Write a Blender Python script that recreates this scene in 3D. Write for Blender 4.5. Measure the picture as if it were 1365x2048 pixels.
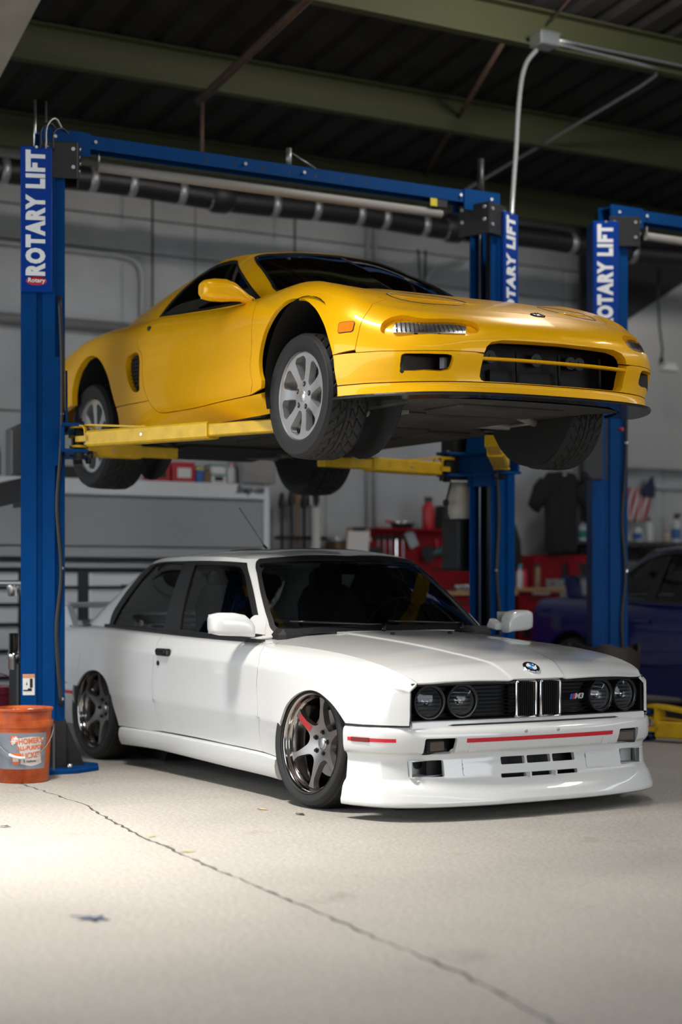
import bpy, bmesh, math, random
import numpy as np
from mathutils import Vector, Matrix, Euler
from mathutils.geometry import delaunay_2d_cdt
for o in list(bpy.data.objects): bpy.data.objects.remove(o)
# ------------------------------------------------------------------ camera, light, exposure
SC = bpy.context.scene
CAM_H = 1.0274
cam = bpy.data.cameras.new('camera'); cam_o = bpy.data.objects.new('camera', cam); SC.collection.objects.link(cam_o)
cam.sensor_fit = 'HORIZONTAL'; cam.sensor_width = 36.0
cam.lens = 36.0 * 3371.6 / 1365
cam.shift_y = (1170 - 1024) / 1365          # rise: verticals stay parallel, horizon below the middle
cam.clip_end = 200
cam_o.location = (0, 0, CAM_H); cam_o.rotation_euler = (math.radians(90), 0, 0)
cam.dof.use_dof = True; cam.dof.focus_distance = 7.9; cam.dof.aperture_fstop = 2.0
SC.camera = cam_o
SC.view_settings.view_transform = 'Standard'; SC.view_settings.look = 'None'
SC.view_settings.gamma = 1.0; SC.view_settings.use_curve_mapping = False
SC.view_settings.exposure = 0.0
world = bpy.data.worlds.new('sky'); SC.world = world; world.use_nodes = True
bg = world.node_tree.nodes['Background']
bg.inputs['Color'].default_value = (.86, .93, 1.0, 1); bg.inputs['Strength'].default_value = 4.1
# ------------------------------------------------------------------ numeric helpers
def tangents(t, P):
    """Finite-difference (non-uniform Catmull-Rom) tangents."""
    t = np.asarray(t, float); P = np.asarray(P, float)
    h = np.diff(t); s = np.diff(P, axis=0) / h.reshape((-1,) + (1,) * (P.ndim - 1))
    m = np.zeros_like(P)
    m[0] = s[0]; m[-1] = s[-1]
    for i in range(1, len(t) - 1):
        m[i] = (s[i - 1] * h[i] + s[i] * h[i - 1]) / (h[i] + h[i - 1])
    return m

def hermite(t, P, m, q):
    t = np.asarray(t, float); q = np.asarray(q, float)
    i = np.clip(np.searchsorted(t, q, side='right') - 1, 0, len(t) - 2)
    h = t[i + 1] - t[i]; u = (q - t[i]) / h
    sh = (-1,) + (1,) * (P.ndim - 1)
    u = u.reshape(sh); h = h.reshape(sh)
    return ((2*u**3 - 3*u**2 + 1) * P[i] + (u**3 - 2*u**2 + u) * h * m[i]
            + (-2*u**3 + 3*u**2) * P[i + 1] + (u**3 - u**2) * h * m[i + 1])

class Curve:
    def __init__(s, t, P):
        s.t = np.asarray(t, float); s.P = np.asarray(P, float); s.m = tangents(s.t, s.P)
    def __call__(s, q):
        return hermite(s.t, s.P, s.m, np.asarray(q, float))

def curve_of(pts):
    """[(x, a, b...)] -> Curve of (a, b...) over x, sorted."""
    p = np.array(sorted(pts), float)
    return Curve(p[:, 0], p[:, 1:])

class Loft:
    """Key lines over a common parameter a; smooth across them in b (b = metres, nominal)."""
    def __init__(s, lines, b, sharp=()):
        s.lines = lines; s.b = np.asarray(b, float); s.sharp = set(sharp)
    def __call__(s, a, b):
        a = np.asarray(a, float).ravel(); b = np.asarray(b, float).ravel()
        L = np.stack([np.asarray(l(a)) for l in s.lines])          # K,n,3
        K = len(s.lines); t = s.b
        i = np.clip(np.searchsorted(t, b, side='right') - 1, 0, K - 2)
        n = np.arange(len(a))
        h = np.diff(t)
        sl = np.diff(L, axis=0) / h[:, None, None]
        m0 = np.zeros_like(L); m1 = np.zeros_like(L)      # tangent leaving knot upward / arriving from below
        for k in range(K):
            if k == 0: v = sl[0]; m0[k] = m1[k] = v
            elif k == K - 1: v = sl[-1]; m0[k] = m1[k] = v
            elif k in s.sharp: m0[k] = sl[k]; m1[k] = sl[k - 1]
            else: m0[k] = m1[k] = (sl[k - 1] * h[k] + sl[k] * h[k - 1]) / (h[k] + h[k - 1])
        hh = h[i]; u = ((b - t[i]) / hh)[:, None]; hh = hh[:, None]
        return ((2*u**3 - 3*u**2 + 1) * L[i, n] + (u**3 - 2*u**2 + u) * hh * m0[i, n]
                + (-2*u**3 + 3*u**2) * L[i + 1, n] + (u**3 - u**2) * hh * m1[i + 1, n])

def invert(surf, target, mapf, ar, br, n=(160, 60), it=8):
    """Parameters (a, b) on surf whose mapf(point) equals target (N, 2)."""
    target = np.asarray(target, float)
    A, Bq = np.meshgrid(np.linspace(ar[0], ar[1], n[0]), np.linspace(br[0], br[1], n[1]), indexing='ij')
    A = A.ravel(); Bq = Bq.ravel()
    M = mapf(surf(A, Bq))
    out = np.zeros((len(target), 2))
    for k, tg in enumerate(target):
        j = np.argmin(((M - tg) ** 2).sum(1)); out[k] = A[j], Bq[j]
    ha = (ar[1] - ar[0]) * 1e-4; hb = (br[1] - br[0]) * 1e-4
    lim = np.array([(ar[1] - ar[0]) / n[0], (br[1] - br[0]) / n[1]]) * 2
    for _ in range(it):
        a, b = out[:, 0], out[:, 1]
        r = mapf(surf(a, b)) - target
        da = (mapf(surf(a + ha, b)) - mapf(surf(a - ha, b))) / (2 * ha)
        db = (mapf(surf(a, b + hb)) - mapf(surf(a, b - hb))) / (2 * hb)
        det = da[:, 0] * db[:, 1] - da[:, 1] * db[:, 0]
        det = np.where(np.abs(det) < 1e-9, 1e-9, det)
        sa = (r[:, 0] * db[:, 1] - r[:, 1] * db[:, 0]) / det
        sb = (da[:, 0] * r[:, 1] - da[:, 1] * r[:, 0]) / det
        st = np.clip(np.stack([sa, sb], 1), -lim, lim)
        out = out - st
        out[:, 0] = np.clip(out[:, 0], ar[0], ar[1]); out[:, 1] = np.clip(out[:, 1], br[0], br[1])
    return out

def smooth_poly(pts, n=6, closed=False):
    """Catmull-Rom through 2-D points; a point given as (x, y, 1) is a sharp corner."""
    P = [np.array(p[:2], float) for p in pts]; S = [len(p) > 2 for p in pts]
    N = len(P); out = []
    rng = range(N) if closed else range(N - 1)
    for i in rng:
        p1, p2 = P[i], P[(i + 1) % N]
        p0 = P[i - 1] if (closed or i > 0) and not S[i] else p1 + (p1 - p2)
        p3 = P[(i + 2) % N] if (closed or i + 2 < N) and not S[(i + 1) % N] else p2 + (p2 - p1)
        d = max(np.linalg.norm(p2 - p1), 1e-9)
        d0 = max(np.linalg.norm(p1 - p0), 1e-9); d2 = max(np.linalg.norm(p3 - p2), 1e-9)
        m1 = ((p1 - p0) / d0 * d + (p2 - p1) / d * d0) / (d0 + d) * d
        m2 = ((p2 - p1) / d * d2 + (p3 - p2) / d2 * d) / (d2 + d) * d
        for k in range(n):
            u = k / n
            out.append((2*u**3-3*u**2+1)*p1 + (u**3-2*u**2+u)*m1 + (-2*u**3+3*u**2)*p2 + (u**3-u**2)*m2)
    if not closed: out.append(P[-1])
    return np.array(out)

def resample(P, h, closed=True):
    """Split long segments so no edge is longer than h (corners kept)."""
    P = np.asarray(P, float); out = []
    N = len(P)
    for i in range(N if closed else N - 1):
        p, q = P[i], P[(i + 1) % N]
        k = max(1, int(np.ceil(np.linalg.norm(q - p) / h)))
        for j in range(k): out.append(p + (q - p) * j / k)
    if not closed: out.append(P[-1])
    return np.array(out)

def area2(P):
    x, y = P[:, 0], P[:, 1]
    return 0.5 * np.sum(x * np.roll(y, -1) - np.roll(x, -1) * y)

def inset(P, d):
    """Move a closed outline inward by d (outward if negative)."""
    P = np.asarray(P, float)
    s = np.sign(area2(P))
    e = np.roll(P, -1, 0) - P
    L = np.linalg.norm(e, axis=1, keepdims=True); L[L < 1e-9] = 1e-9
    nrm = np.stack([-e[:, 1], e[:, 0]], 1) / L * s
    n2 = nrm + np.roll(nrm, 1, 0)
    l2 = (n2 ** 2).sum(1, keepdims=True)
    n2 = n2 * 2 / np.maximum(l2, 0.7)
    return P + n2 * d

def inside(P, q):
    """Even-odd test of points q (n,2) in polygon P."""
    x, y = q[:, 0][:, None], q[:, 1][:, None]
    x0, y0 = P[:, 0][None], P[:, 1][None]
    x1, y1 = np.roll(P[:, 0], -1)[None], np.roll(P[:, 1], -1)[None]
    c = ((y0 > y) != (y1 > y))
    dy = np.where(np.abs(y1 - y0) < 1e-12, 1e-12, y1 - y0)
    xi = x0 + (y - y0) * (x1 - x0) / dy
    return (np.sum(c & (x < xi), axis=1) % 2) == 1
# ------------------------------------------------------------------ scene helpers
COL = bpy.context.scene.collection
R = math.radians
def lin(h):
    """sRGB hex -> linear rgba"""
    h = h.lstrip('#'); c = [int(h[i:i+2], 16) / 255 for i in (0, 2, 4)]
    return tuple((v / 12.92 if v <= .04045 else ((v + .055) / 1.055) ** 2.4) for v in c) + (1,)
MATS = {}
def mat(name, col, rough=.5, metal=0., coat=0., spec=.5, bump=0., bscale=60., vary=0., vscale=4., emit=0., alpha=1.,
        trans=0., ior=1.45, col2=None, stretch=None, coat_rough=.03, aniso=0.):
    if name in MATS: return MATS[name]
    m = bpy.data.materials.new(name); m.use_nodes = True
    nt = m.node_tree; b = nt.nodes['Principled BSDF']
    c = lin(col) if isinstance(col, str) else tuple(col) + ((1,) if len(col) == 3 else ())
    b.inputs['Base Color'].default_value = c
    b.inputs['Roughness'].default_value = rough
    b.inputs['Metallic'].default_value = metal
    b.inputs['Specular IOR Level'].default_value = spec
    b.inputs['Coat Weight'].default_value = coat
    b.inputs['Coat Roughness'].default_value = coat_rough
    b.inputs['IOR'].default_value = ior
    b.inputs['Transmission Weight'].default_value = trans
    b.inputs['Alpha'].default_value = alpha
    b.inputs['Anisotropic'].default_value = aniso
    if emit:
        b.inputs['Emission Color'].default_value = c; b.inputs['Emission Strength'].default_value = emit
    if vary or bump:
        tc = nt.nodes.new('ShaderNodeTexCoord'); src = tc.outputs['Object']
        if stretch:
            mp = nt.nodes.new('ShaderNodeMapping'); mp.inputs['Scale'].default_value = stretch
            nt.links.new(src, mp.inputs['Vector']); src = mp.outputs['Vector']
    if vary:
        n = nt.nodes.new('ShaderNodeTexNoise'); n.inputs['Scale'].default_value = vscale; n.inputs['Detail'].default_value = 6
        nt.links.new(src, n.inputs['Vector'])
        mx = nt.nodes.new('ShaderNodeMix'); mx.data_type = 'RGBA'
        c2 = lin(col2) if col2 else tuple(v * (1 - vary) for v in c[:3]) + (1,)
        rp = nt.nodes.new('ShaderNodeMapRange'); rp.inputs[1].default_value = .35; rp.inputs[2].default_value = .7
        nt.links.new(n.outputs['Fac'], rp.inputs[0]); nt.links.new(rp.outputs[0], mx.inputs['Factor'])
        mx.inputs['A'].default_value = c; mx.inputs['B'].default_value = c2
        nt.links.new(mx.outputs['Result'], b.inputs['Base Color'])
    if bump:
        n = nt.nodes.new('ShaderNodeTexNoise'); n.inputs['Scale'].default_value = bscale; n.inputs['Detail'].default_value = 4
        nt.links.new(src, n.inputs['Vector'])
        bp = nt.nodes.new('ShaderNodeBump'); bp.inputs['Strength'].default_value = bump; bp.inputs['Distance'].default_value = .01
        nt.links.new(n.outputs['Fac'], bp.inputs['Height']); nt.links.new(bp.outputs['Normal'], b.inputs['Normal'])
    MATS[name] = m
    return m

def glass_mat(name, tint, refl=.5, rough=.0):
    """Thin pane: tinted see-through plus a Fresnel mirror coat."""
    if name in MATS: return MATS[name]
    m = bpy.data.materials.new(name); m.use_nodes = True; nt = m.node_tree
    for n in list(nt.nodes): nt.nodes.remove(n)
    o = nt.nodes.new('ShaderNodeOutputMaterial'); t = nt.nodes.new('ShaderNodeBsdfTransparent')
    g = nt.nodes.new('ShaderNodeBsdfGlossy'); f = nt.nodes.new('ShaderNodeFresnel'); x = nt.nodes.new('ShaderNodeMixShader')
    t.inputs['Color'].default_value = tuple(tint) + (1,); g.inputs['Roughness'].default_value = rough
    f.inputs['IOR'].default_value = 1.0 + refl
    nt.links.new(f.outputs[0], x.inputs[0]); nt.links.new(t.outputs[0], x.inputs[1]); nt.links.new(g.outputs[0], x.inputs[2])
    nt.links.new(x.outputs[0], o.inputs['Surface'])
    MATS[name] = m
    return m

def tag(o, label=None, cat=None, group=None, kind=None):
    if label: o['label'] = label
    if cat: o['category'] = cat
    if group: o['group'] = group
    if kind: o['kind'] = kind
    return o
def empty(name, loc=(0, 0, 0), rz=0., label=None, cat=None, group=None):
    o = bpy.data.objects.new(name, None); COL.objects.link(o)
    o.empty_display_size = .1
    o.location = loc; o.rotation_euler = (0, 0, rz)
    return tag(o, label, cat, group)
def copy_tree(o, parent=None):
    c = o.copy(); COL.objects.link(c); c.parent = parent
    for ch in list(o.children): copy_tree(ch, c)
    return c

class MB:
    """Collects faces for ONE mesh object."""
    def __init__(s): s.v = []; s.f = []; s.m = []; s.sm = []; s.cur = 0
    def add(s, vs, fs, smooth=False, mi=None):
        o = len(s.v); s.v += [tuple(map(float, v)) for v in vs]
        for f in fs:
            s.f.append([i + o for i in f]); s.m.append(s.cur if mi is None else mi); s.sm.append(smooth)
        return s
    def box(s, c, d, rot=None, bev=0., mi=None):
        x, y, z = d[0] / 2, d[1] / 2, d[2] / 2
        if bev > 0:
            b = min(bev, x * .9, y * .9, z * .9); vs = []; 
            for sx in (-1, 1):
                for sy in (-1, 1):
                    for sz in (-1, 1):
                        vs += [(sx*x, sy*(y-b), sz*(z-b)), (sx*(x-b), sy*y, sz*(z-b)), (sx*(x-b), sy*(y-b), sz*z)]
            idx = lambda sx, sy, sz, k: ((sx > 0) * 4 + (sy > 0) * 2 + (sz > 0)) * 3 + k
            fs = []
            q = [(-1, -1), (1, -1), (1, 1), (-1, 1)]
            for g in (-1, 1):
                fs.append([idx(g, a, e, 0) for a, e in q][::g]); fs.append([idx(e, g, a, 1) for a, e in q][::g]); fs.append([idx(a, e, g, 2) for a, e in q][::g])
            for a in (-1, 1):
                for e in (-1, 1):
                    fs.append([idx(a, e, -1, 0), idx(a, e, 1, 0), idx(a, e, 1, 1), idx(a, e, -1, 1)][::-a*e])
                    fs.append([idx(-1, a, e, 1), idx(1, a, e, 1), idx(1, a, e, 2), idx(-1, a, e, 2)][::-a*e])
                    fs.append([idx(a, -1, e, 0), idx(a, 1, e, 0), idx(a, 1, e, 2), idx(a, -1, e, 2)][::a*e])
                    for h in (-1, 1):
                        fs.append([idx(a, e, h, 0), idx(a, e, h, 1), idx(a, e, h, 2)][::a*e*h])
        else:
            vs = [(sx*x, sy*y, sz*z) for sx in (-1, 1) for sy in (-1, 1) for sz in (-1, 1)]
            fs = [(0,1,3,2),(4,6,7,5),(0,4,5,1),(2,3,7,6),(0,2,6,4),(1,5,7,3)]
        if rot is not None: 
            M = rot if isinstance(rot, Matrix) else Euler(rot).to_matrix()
            vs = [M @ Vector(v) for v in vs]
        return s.add([(v[0]+c[0], v[1]+c[1], v[2]+c[2]) for v in vs], fs, mi=mi)
    def ring(s, rings, closed=True, caps=(True, True), smooth=True, mi=None):
        n = len(rings[0]); vs = [p for r in rings for p in r]; fs = []
        for i in range(len(rings) - 1):
            for j in range(n if closed else n - 1):
                k = (j + 1) % n
                fs.append((i*n+j, i*n+k, (i+1)*n+k, (i+1)*n+j))
        s.add(vs, fs, smooth, mi)
        o = len(s.v) - len(vs)
        for e, cp in ((0, caps[0]), (len(rings) - 1, caps[1])):
            if cp:
                f = [o + e*n + j for j in range(n)]
                s.f.append(f[::-1] if e == 0 else f); s.m.append(s.cur if mi is None else mi); s.sm.append(False)
        return s
    def cyl(s, p, q, r, n=16, r2=None, caps=(True, True), smooth=True, mi=None):
        p, q = Vector(p), Vector(q); d = (q - p).normalized()
        u = d.orthogonal().normalized(); w = d.cross(u)
        r2 = r if r2 is None else r2
        R1 = [p + (u*math.cos(2*math.pi*k/n) + w*math.sin(2*math.pi*k/n)) * r for k in range(n)]
        R2 = [q + (u*math.cos(2*math.pi*k/n) + w*math.sin(2*math.pi*k/n)) * r2 for k in range(n)]
        return s.ring([R1, R2], True, caps, smooth, mi)
    def tube(s, path, r, n=8, caps=True, mi=None, closed=False):
        P = [Vector(p) for p in path]; rings = []; prev = None
        N = len(P)
        for i in range(N):
            if closed: d = (P[(i+1) % N] - P[i-1]).normalized()
            else: d = (P[min(i+1, N-1)] - P[max(i-1, 0)]).normalized()
            if prev is None: u = d.orthogonal().normalized()
            else:
                u = prev - d * prev.dot(d)
                u = u.normalized() if u.length > 1e-6 else d.orthogonal().normalized()
            prev = u; w = d.cross(u)
            rr = r[i] if isinstance(r, (list, tuple)) else r
            rings.append([P[i] + (u*math.cos(2*math.pi*k/n) + w*math.sin(2*math.pi*k/n)) * rr for k in range(n)])
        if closed: rings.append(rings[0]); caps = False
        return s.ring(rings, True, (caps, caps), True, mi)
    def lathe(s, prof, c=(0, 0, 0), axis='z', n=32, mi=None, smooth=True, a0=0., a1=None):
        """prof: [(r, h)], revolved about axis through c."""
        full = a1 is None; a1 = 2*math.pi if full else a1
        rings = []
        for k in range(n if full else n + 1):
            a = a0 + (a1 - a0) * k / n; ca, sa = math.cos(a), math.sin(a)
            row = []
            for r, h in prof:
                if axis == 'z': v = (r*ca, r*sa, h)
                elif axis == 'y': v = (r*sa, h, r*ca)
                else: v = (h, r*ca, r*sa)
                row.append((v[0]+c[0], v[1]+c[1], v[2]+c[2]))
            rings.append(row)
        m = len(prof); vs = [p for r in rings for p in r]; fs = []
        K = len(rings)
        for k in range(K if full else K - 1):
            k2 = (k + 1) % K
            for j in range(m - 1): fs.append((k*m+j, k2*m+j, k2*m+j+1, k*m+j+1))
        return s.add(vs, fs, smooth, mi)
    def prism(s, poly, d, frame=None, mi=None, bev=0.):
        """poly: 2-D outline in the frame's (u, v) plane, thickness d along w. frame = (origin, u, v)"""
        o, u, v = frame if frame else ((0, 0, 0), (1, 0, 0), (0, 1, 0))
        o, u, v = Vector(o), Vector(u), Vector(v); w = u.cross(v).normalized()
        P = np.array([p[:2] for p in poly], float)
        if area2(P) < 0: P = P[::-1]
        def lay(Q, h): return [o + u*float(p[0]) + v*float(p[1]) + w*h for p in Q]
        if bev > 0:
            Pi = inset(P, bev)
            return s.ring([lay(Pi, 0), lay(P, bev), lay(P, d - bev), lay(Pi, d)], True, (True, True), False, mi)
        return s.ring([lay(P, 0), lay(P, d)], True, (True, True), False, mi)
    def sphere(s, c, r, n=16, m=10, sc=(1, 1, 1), mi=None):
        prof = [(max(1e-5, math.sin(math.pi*k/m)), -math.cos(math.pi*k/m)) for k in range(m + 1)]
        o = len(s.v); s.lathe(prof, (0, 0, 0), 'z', n, mi)
        for i in range(o, len(s.v)):
            v = s.v[i]; s.v[i] = (c[0]+v[0]*r*sc[0], c[1]+v[1]*r*sc[1], c[2]+v[2]*r*sc[2])
        return s
    def sweep(s, path, prof, up=(0, 0, 1), closed_prof=True, caps=True, smooth=False, mi=None, closed=False):
        """profile [(side, up)] carried along path; side = right-hand of travel."""
        P = [Vector(p) for p in path]; up = Vector(up); rings = []; N = len(P)
        for i in range(N):
            if closed: d0 = (P[i] - P[i-1]).normalized(); d1 = (P[(i+1) % N] - P[i]).normalized()
            else:
                d0 = (P[i] - P[max(i-1, 0)]); d1 = (P[min(i+1, N-1)] - P[i])
                d0 = d0.normalized() if d0.length > 0 else d1.normalized(); d1 = d1.normalized() if d1.length > 0 else d0
            d = (d0 + d1).normalized(); sd = d.cross(up).normalized(); w = sd.cross(d)
            k = 1 / max(.4, sd.dot(d0.cross(up).normalized()))
            rings.append([P[i] + sd*float(a)*k + w*float(b) for a, b in prof])
        if closed: rings.append(rings[0]); caps = False
        return s.ring(rings, closed_prof, (caps, caps), smooth, mi)
    def build(s, name, mats, parent=None, label=None, cat=None, group=None, kind=None, sharp=None, loc=None, rz=None):
        me = bpy.data.meshes.new(name); me.from_pydata(s.v, [], s.f)
        for m in (mats if isinstance(mats, (list, tuple)) else [mats]): me.materials.append(m)
        me.polygons.foreach_set('material_index', s.m)
        me.polygons.foreach_set('use_smooth', s.sm)
        me.update()
        if sharp: me.set_sharp_from_angle(angle=R(sharp))
        o = bpy.data.objects.new(name, me); COL.objects.link(o); o.parent = parent
        if loc is not None: o.location = loc
        if rz is not None: o.rotation_euler = (0, 0, rz)
        return tag(o, label, cat, group, kind)

def mesh_obj(name, me, parent=None, loc=None, rot=None, **k):
    o = bpy.data.objects.new(name, me); COL.objects.link(o); o.parent = parent
    if loc is not None: o.location = loc
    if rot is not None: o.rotation_euler = rot
    return tag(o, **k)

def orient(me):
    bm = bmesh.new(); bm.from_mesh(me); bmesh.ops.recalc_face_normals(bm, faces=bm.faces); bm.to_mesh(me); bm.free()

def surf_normals(surf, a, b, e=1e-3):
    da = surf(a + e, b) - surf(a - e, b); db = surf(a, b + e) - surf(a, b - e)
    n = np.cross(da, db); l = np.linalg.norm(n, axis=1, keepdims=True); l[l < 1e-12] = 1
    return n / l

def patch(name, surf, outline, material, parent, holes=(), h=.03, flange=.015, gap=0., flip=False, mirror=False, off=0.,
          lines=(), asp=1., hedge=None, fmat=None, ref=(-1.3, 0., .2), **tags):
    """Panel: region of surf bounded by outline (and holes) in (a, b); its rim is turned inward by flange."""
    A = lambda P: np.asarray(P, float)[:, :2] * np.array([asp, 1.])
    loops = []
    hedge = hedge or h * .8
    o = resample(A(outline), hedge)
    if area2(o) < 0: o = o[::-1]
    loops.append(inset(o, gap) if gap else o)
    for q in holes:
        q = resample(A(q), hedge)
        if area2(q) > 0: q = q[::-1]
        loops.append(inset(q, -gap) if gap else q)
    pts = list(np.concatenate(loops)); edges = []; c = 0
    for l in loops:
        n = len(l); edges += [(c + i, c + (i + 1) % n) for i in range(n)]; c += n
    nb = c
    for l in lines:
        l = resample(A(l), hedge, False); n = len(l); pts += list(l)
        edges += [(c + i, c + i + 1) for i in range(n - 1)]; c += n
    lo, hi = loops[0].min(0), loops[0].max(0)
    gx = np.arange(lo[0] + h * .5, hi[0], h); gy = np.arange(lo[1] + h * .5, hi[1], h)
    if len(gx) and len(gy):
        G = np.stack(np.meshgrid(gx, gy, indexing='ij'), -1).reshape(-1, 2)
        ok = inside(loops[0], G)
        for l in loops[1:]: ok &= ~inside(l, G)
        G = G[ok]
        if len(G):
            B0 = np.array(pts); keep = np.ones(len(G), bool)
            for i in range(0, len(G), 2000):
                d = ((G[i:i+2000, None] - B0[None]) ** 2).sum(2).min(1); keep[i:i+2000] = d > (h * .45) ** 2
            pts += list(G[keep])
    r = delaunay_2d_cdt([Vector((float(p[0]), float(p[1]))) for p in pts], edges, [], 0, 1e-6)
    V = np.array([(v.x, v.y) for v in r[0]]); F = np.array([f for f in r[2] if len(f) == 3])
    cen = V[F].mean(1); ok = inside(loops[0], cen)
    for l in loops[1:]: ok &= ~inside(l, cen)
    F = F[ok]
    a, b = V[:, 0] / asp, V[:, 1]
    P = surf(a, b); Nn = surf_normals(surf, a, b)
    if ref is not None: flip = float(((P - np.array(ref)) * Nn).sum()) < 0
    if flip: Nn = -Nn
    if off: P = P + Nn * off
    # face winding to agree with the normal
    fn = np.cross(P[F[:, 1]] - P[F[:, 0]], P[F[:, 2]] - P[F[:, 0]])
    sw = (fn * Nn[F].sum(1)).sum(1) < 0
    F[sw] = F[sw][:, [0, 2, 1]]
    ar = np.linalg.norm(fn, axis=1); F = F[ar > 1e-10]
    nv = len(P); faces = [tuple(int(i) for i in f) for f in F]; norms = [Nn[i] for f in F for i in f]
    mi = [0] * len(faces)
    allP = P
    if flange:
        cnt = {}
        for f in faces:
            for i in range(3):
                e = (f[i], f[(i + 1) % 3]); k = (min(e), max(e)); cnt.setdefault(k, []).append(e)
        be = [v[0] for v in cnt.values() if len(v) == 1]
        ids = sorted({i for e in be for i in e}); mp = {i: nv + j for j, i in enumerate(ids)}
        allP = np.concatenate([P, P[ids] - Nn[ids] * flange])
        for i, j in be:
            f = (j, i, mp[i], mp[j]); faces.append(f); mi.append(1 if fmat else 0)
            fnm = np.cross(allP[f[1]] - allP[f[0]], allP[f[2]] - allP[f[0]]); ln = np.linalg.norm(fnm)
            fnm = fnm / ln if ln > 1e-12 else np.array([0, 0, 1.])
            norms += [fnm] * 4
    def make(nm, pv, nrm, rev):
        me = bpy.data.meshes.new(nm)
        me.from_pydata([tuple(map(float, p)) for p in pv], [], [f[::-1] for f in faces] if rev else faces)
        me.materials.append(material)
        if fmat: me.materials.append(fmat)
        me.polygons.foreach_set('material_index', mi)
        me.polygons.foreach_set('use_smooth', [True] * len(faces)); me.update()
        if rev:
            q = []; k = 0
            for f in faces: q += nrm[k:k+len(f)][::-1]; k += len(f)
            nrm = q
        me.normals_split_custom_set([tuple(map(float, n)) for n in nrm])
        ob = bpy.data.objects.new(nm, me); COL.objects.link(ob); ob.parent = parent
        return tag(ob, **tags)
    obs = [make(name, allP, norms, False)]
    if mirror:
        mP = allP * np.array([1, -1, 1]); mN = [n * np.array([1, -1, 1]) for n in norms]
        obs.append(make(name, mP, mN, True))
    return obs

def mirror_copy(o, parent=None):
    """Mirror image (y -> -y) of a part as its own object."""
    me = o.data.copy()
    co = np.zeros(len(me.vertices) * 3); me.vertices.foreach_get('co', co); co[1::3] *= -1
    me.vertices.foreach_set('co', co); me.flip_normals(); me.update()
    c = bpy.data.objects.new(o.name.split('.')[0], me); COL.objects.link(c); c.parent = parent or o.parent
    c.location = (o.location.x, -o.location.y, o.location.z); c.rotation_euler = (-o.rotation_euler.x, o.rotation_euler.y, -o.rotation_euler.z)
    for k in o.keys():
        if k in ('label', 'kind'): c[k] = o[k]
    return c

FONT = None
def text_mesh(body, size, bold=True, extrude=.001, shear=0., spacing=1., font_scale_x=1., align='CENTER', offset=0.):
    """Lettering as a mesh in the local XY plane."""
    cu = bpy.data.curves.new('lettering', 'FONT'); cu.body = body; cu.size = size; cu.extrude = extrude
    cu.align_x = align; cu.align_y = 'CENTER'; cu.shear = shear; cu.space_character = spacing; cu.offset = offset
    cu.resolution_u = 3
    ob = bpy.data.objects.new('lettering', cu); COL.objects.link(ob)
    dg = bpy.context.evaluated_depsgraph_get(); dg.update()
    me = bpy.data.meshes.new_from_object(ob.evaluated_get(dg))
    bpy.data.objects.remove(ob); bpy.data.curves.remove(cu)
    if font_scale_x != 1.:
        co = np.zeros(len(me.vertices) * 3); me.vertices.foreach_get('co', co); co[0::3] *= font_scale_x
        me.vertices.foreach_set('co', co); me.update()
    return me
def text_obj(name, body, size, material, parent, M, **k):
    tags = {q: k.pop(q) for q in ('label', 'kind') if q in k}
    me = text_mesh(body, size, **k); me.materials.clear(); me.materials.append(material); me.transform(M)
    o = bpy.data.objects.new(name, me); COL.objects.link(o); o.parent = parent
    return tag(o, **tags)
def frame_matrix(o, u, v):
    u = Vector(u).normalized(); v = Vector(v); v = (v - u * v.dot(u)).normalized(); w = u.cross(v)
    M = Matrix((u, v, w)).transposed().to_4x4(); M.translation = Vector(o)
    return M
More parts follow.
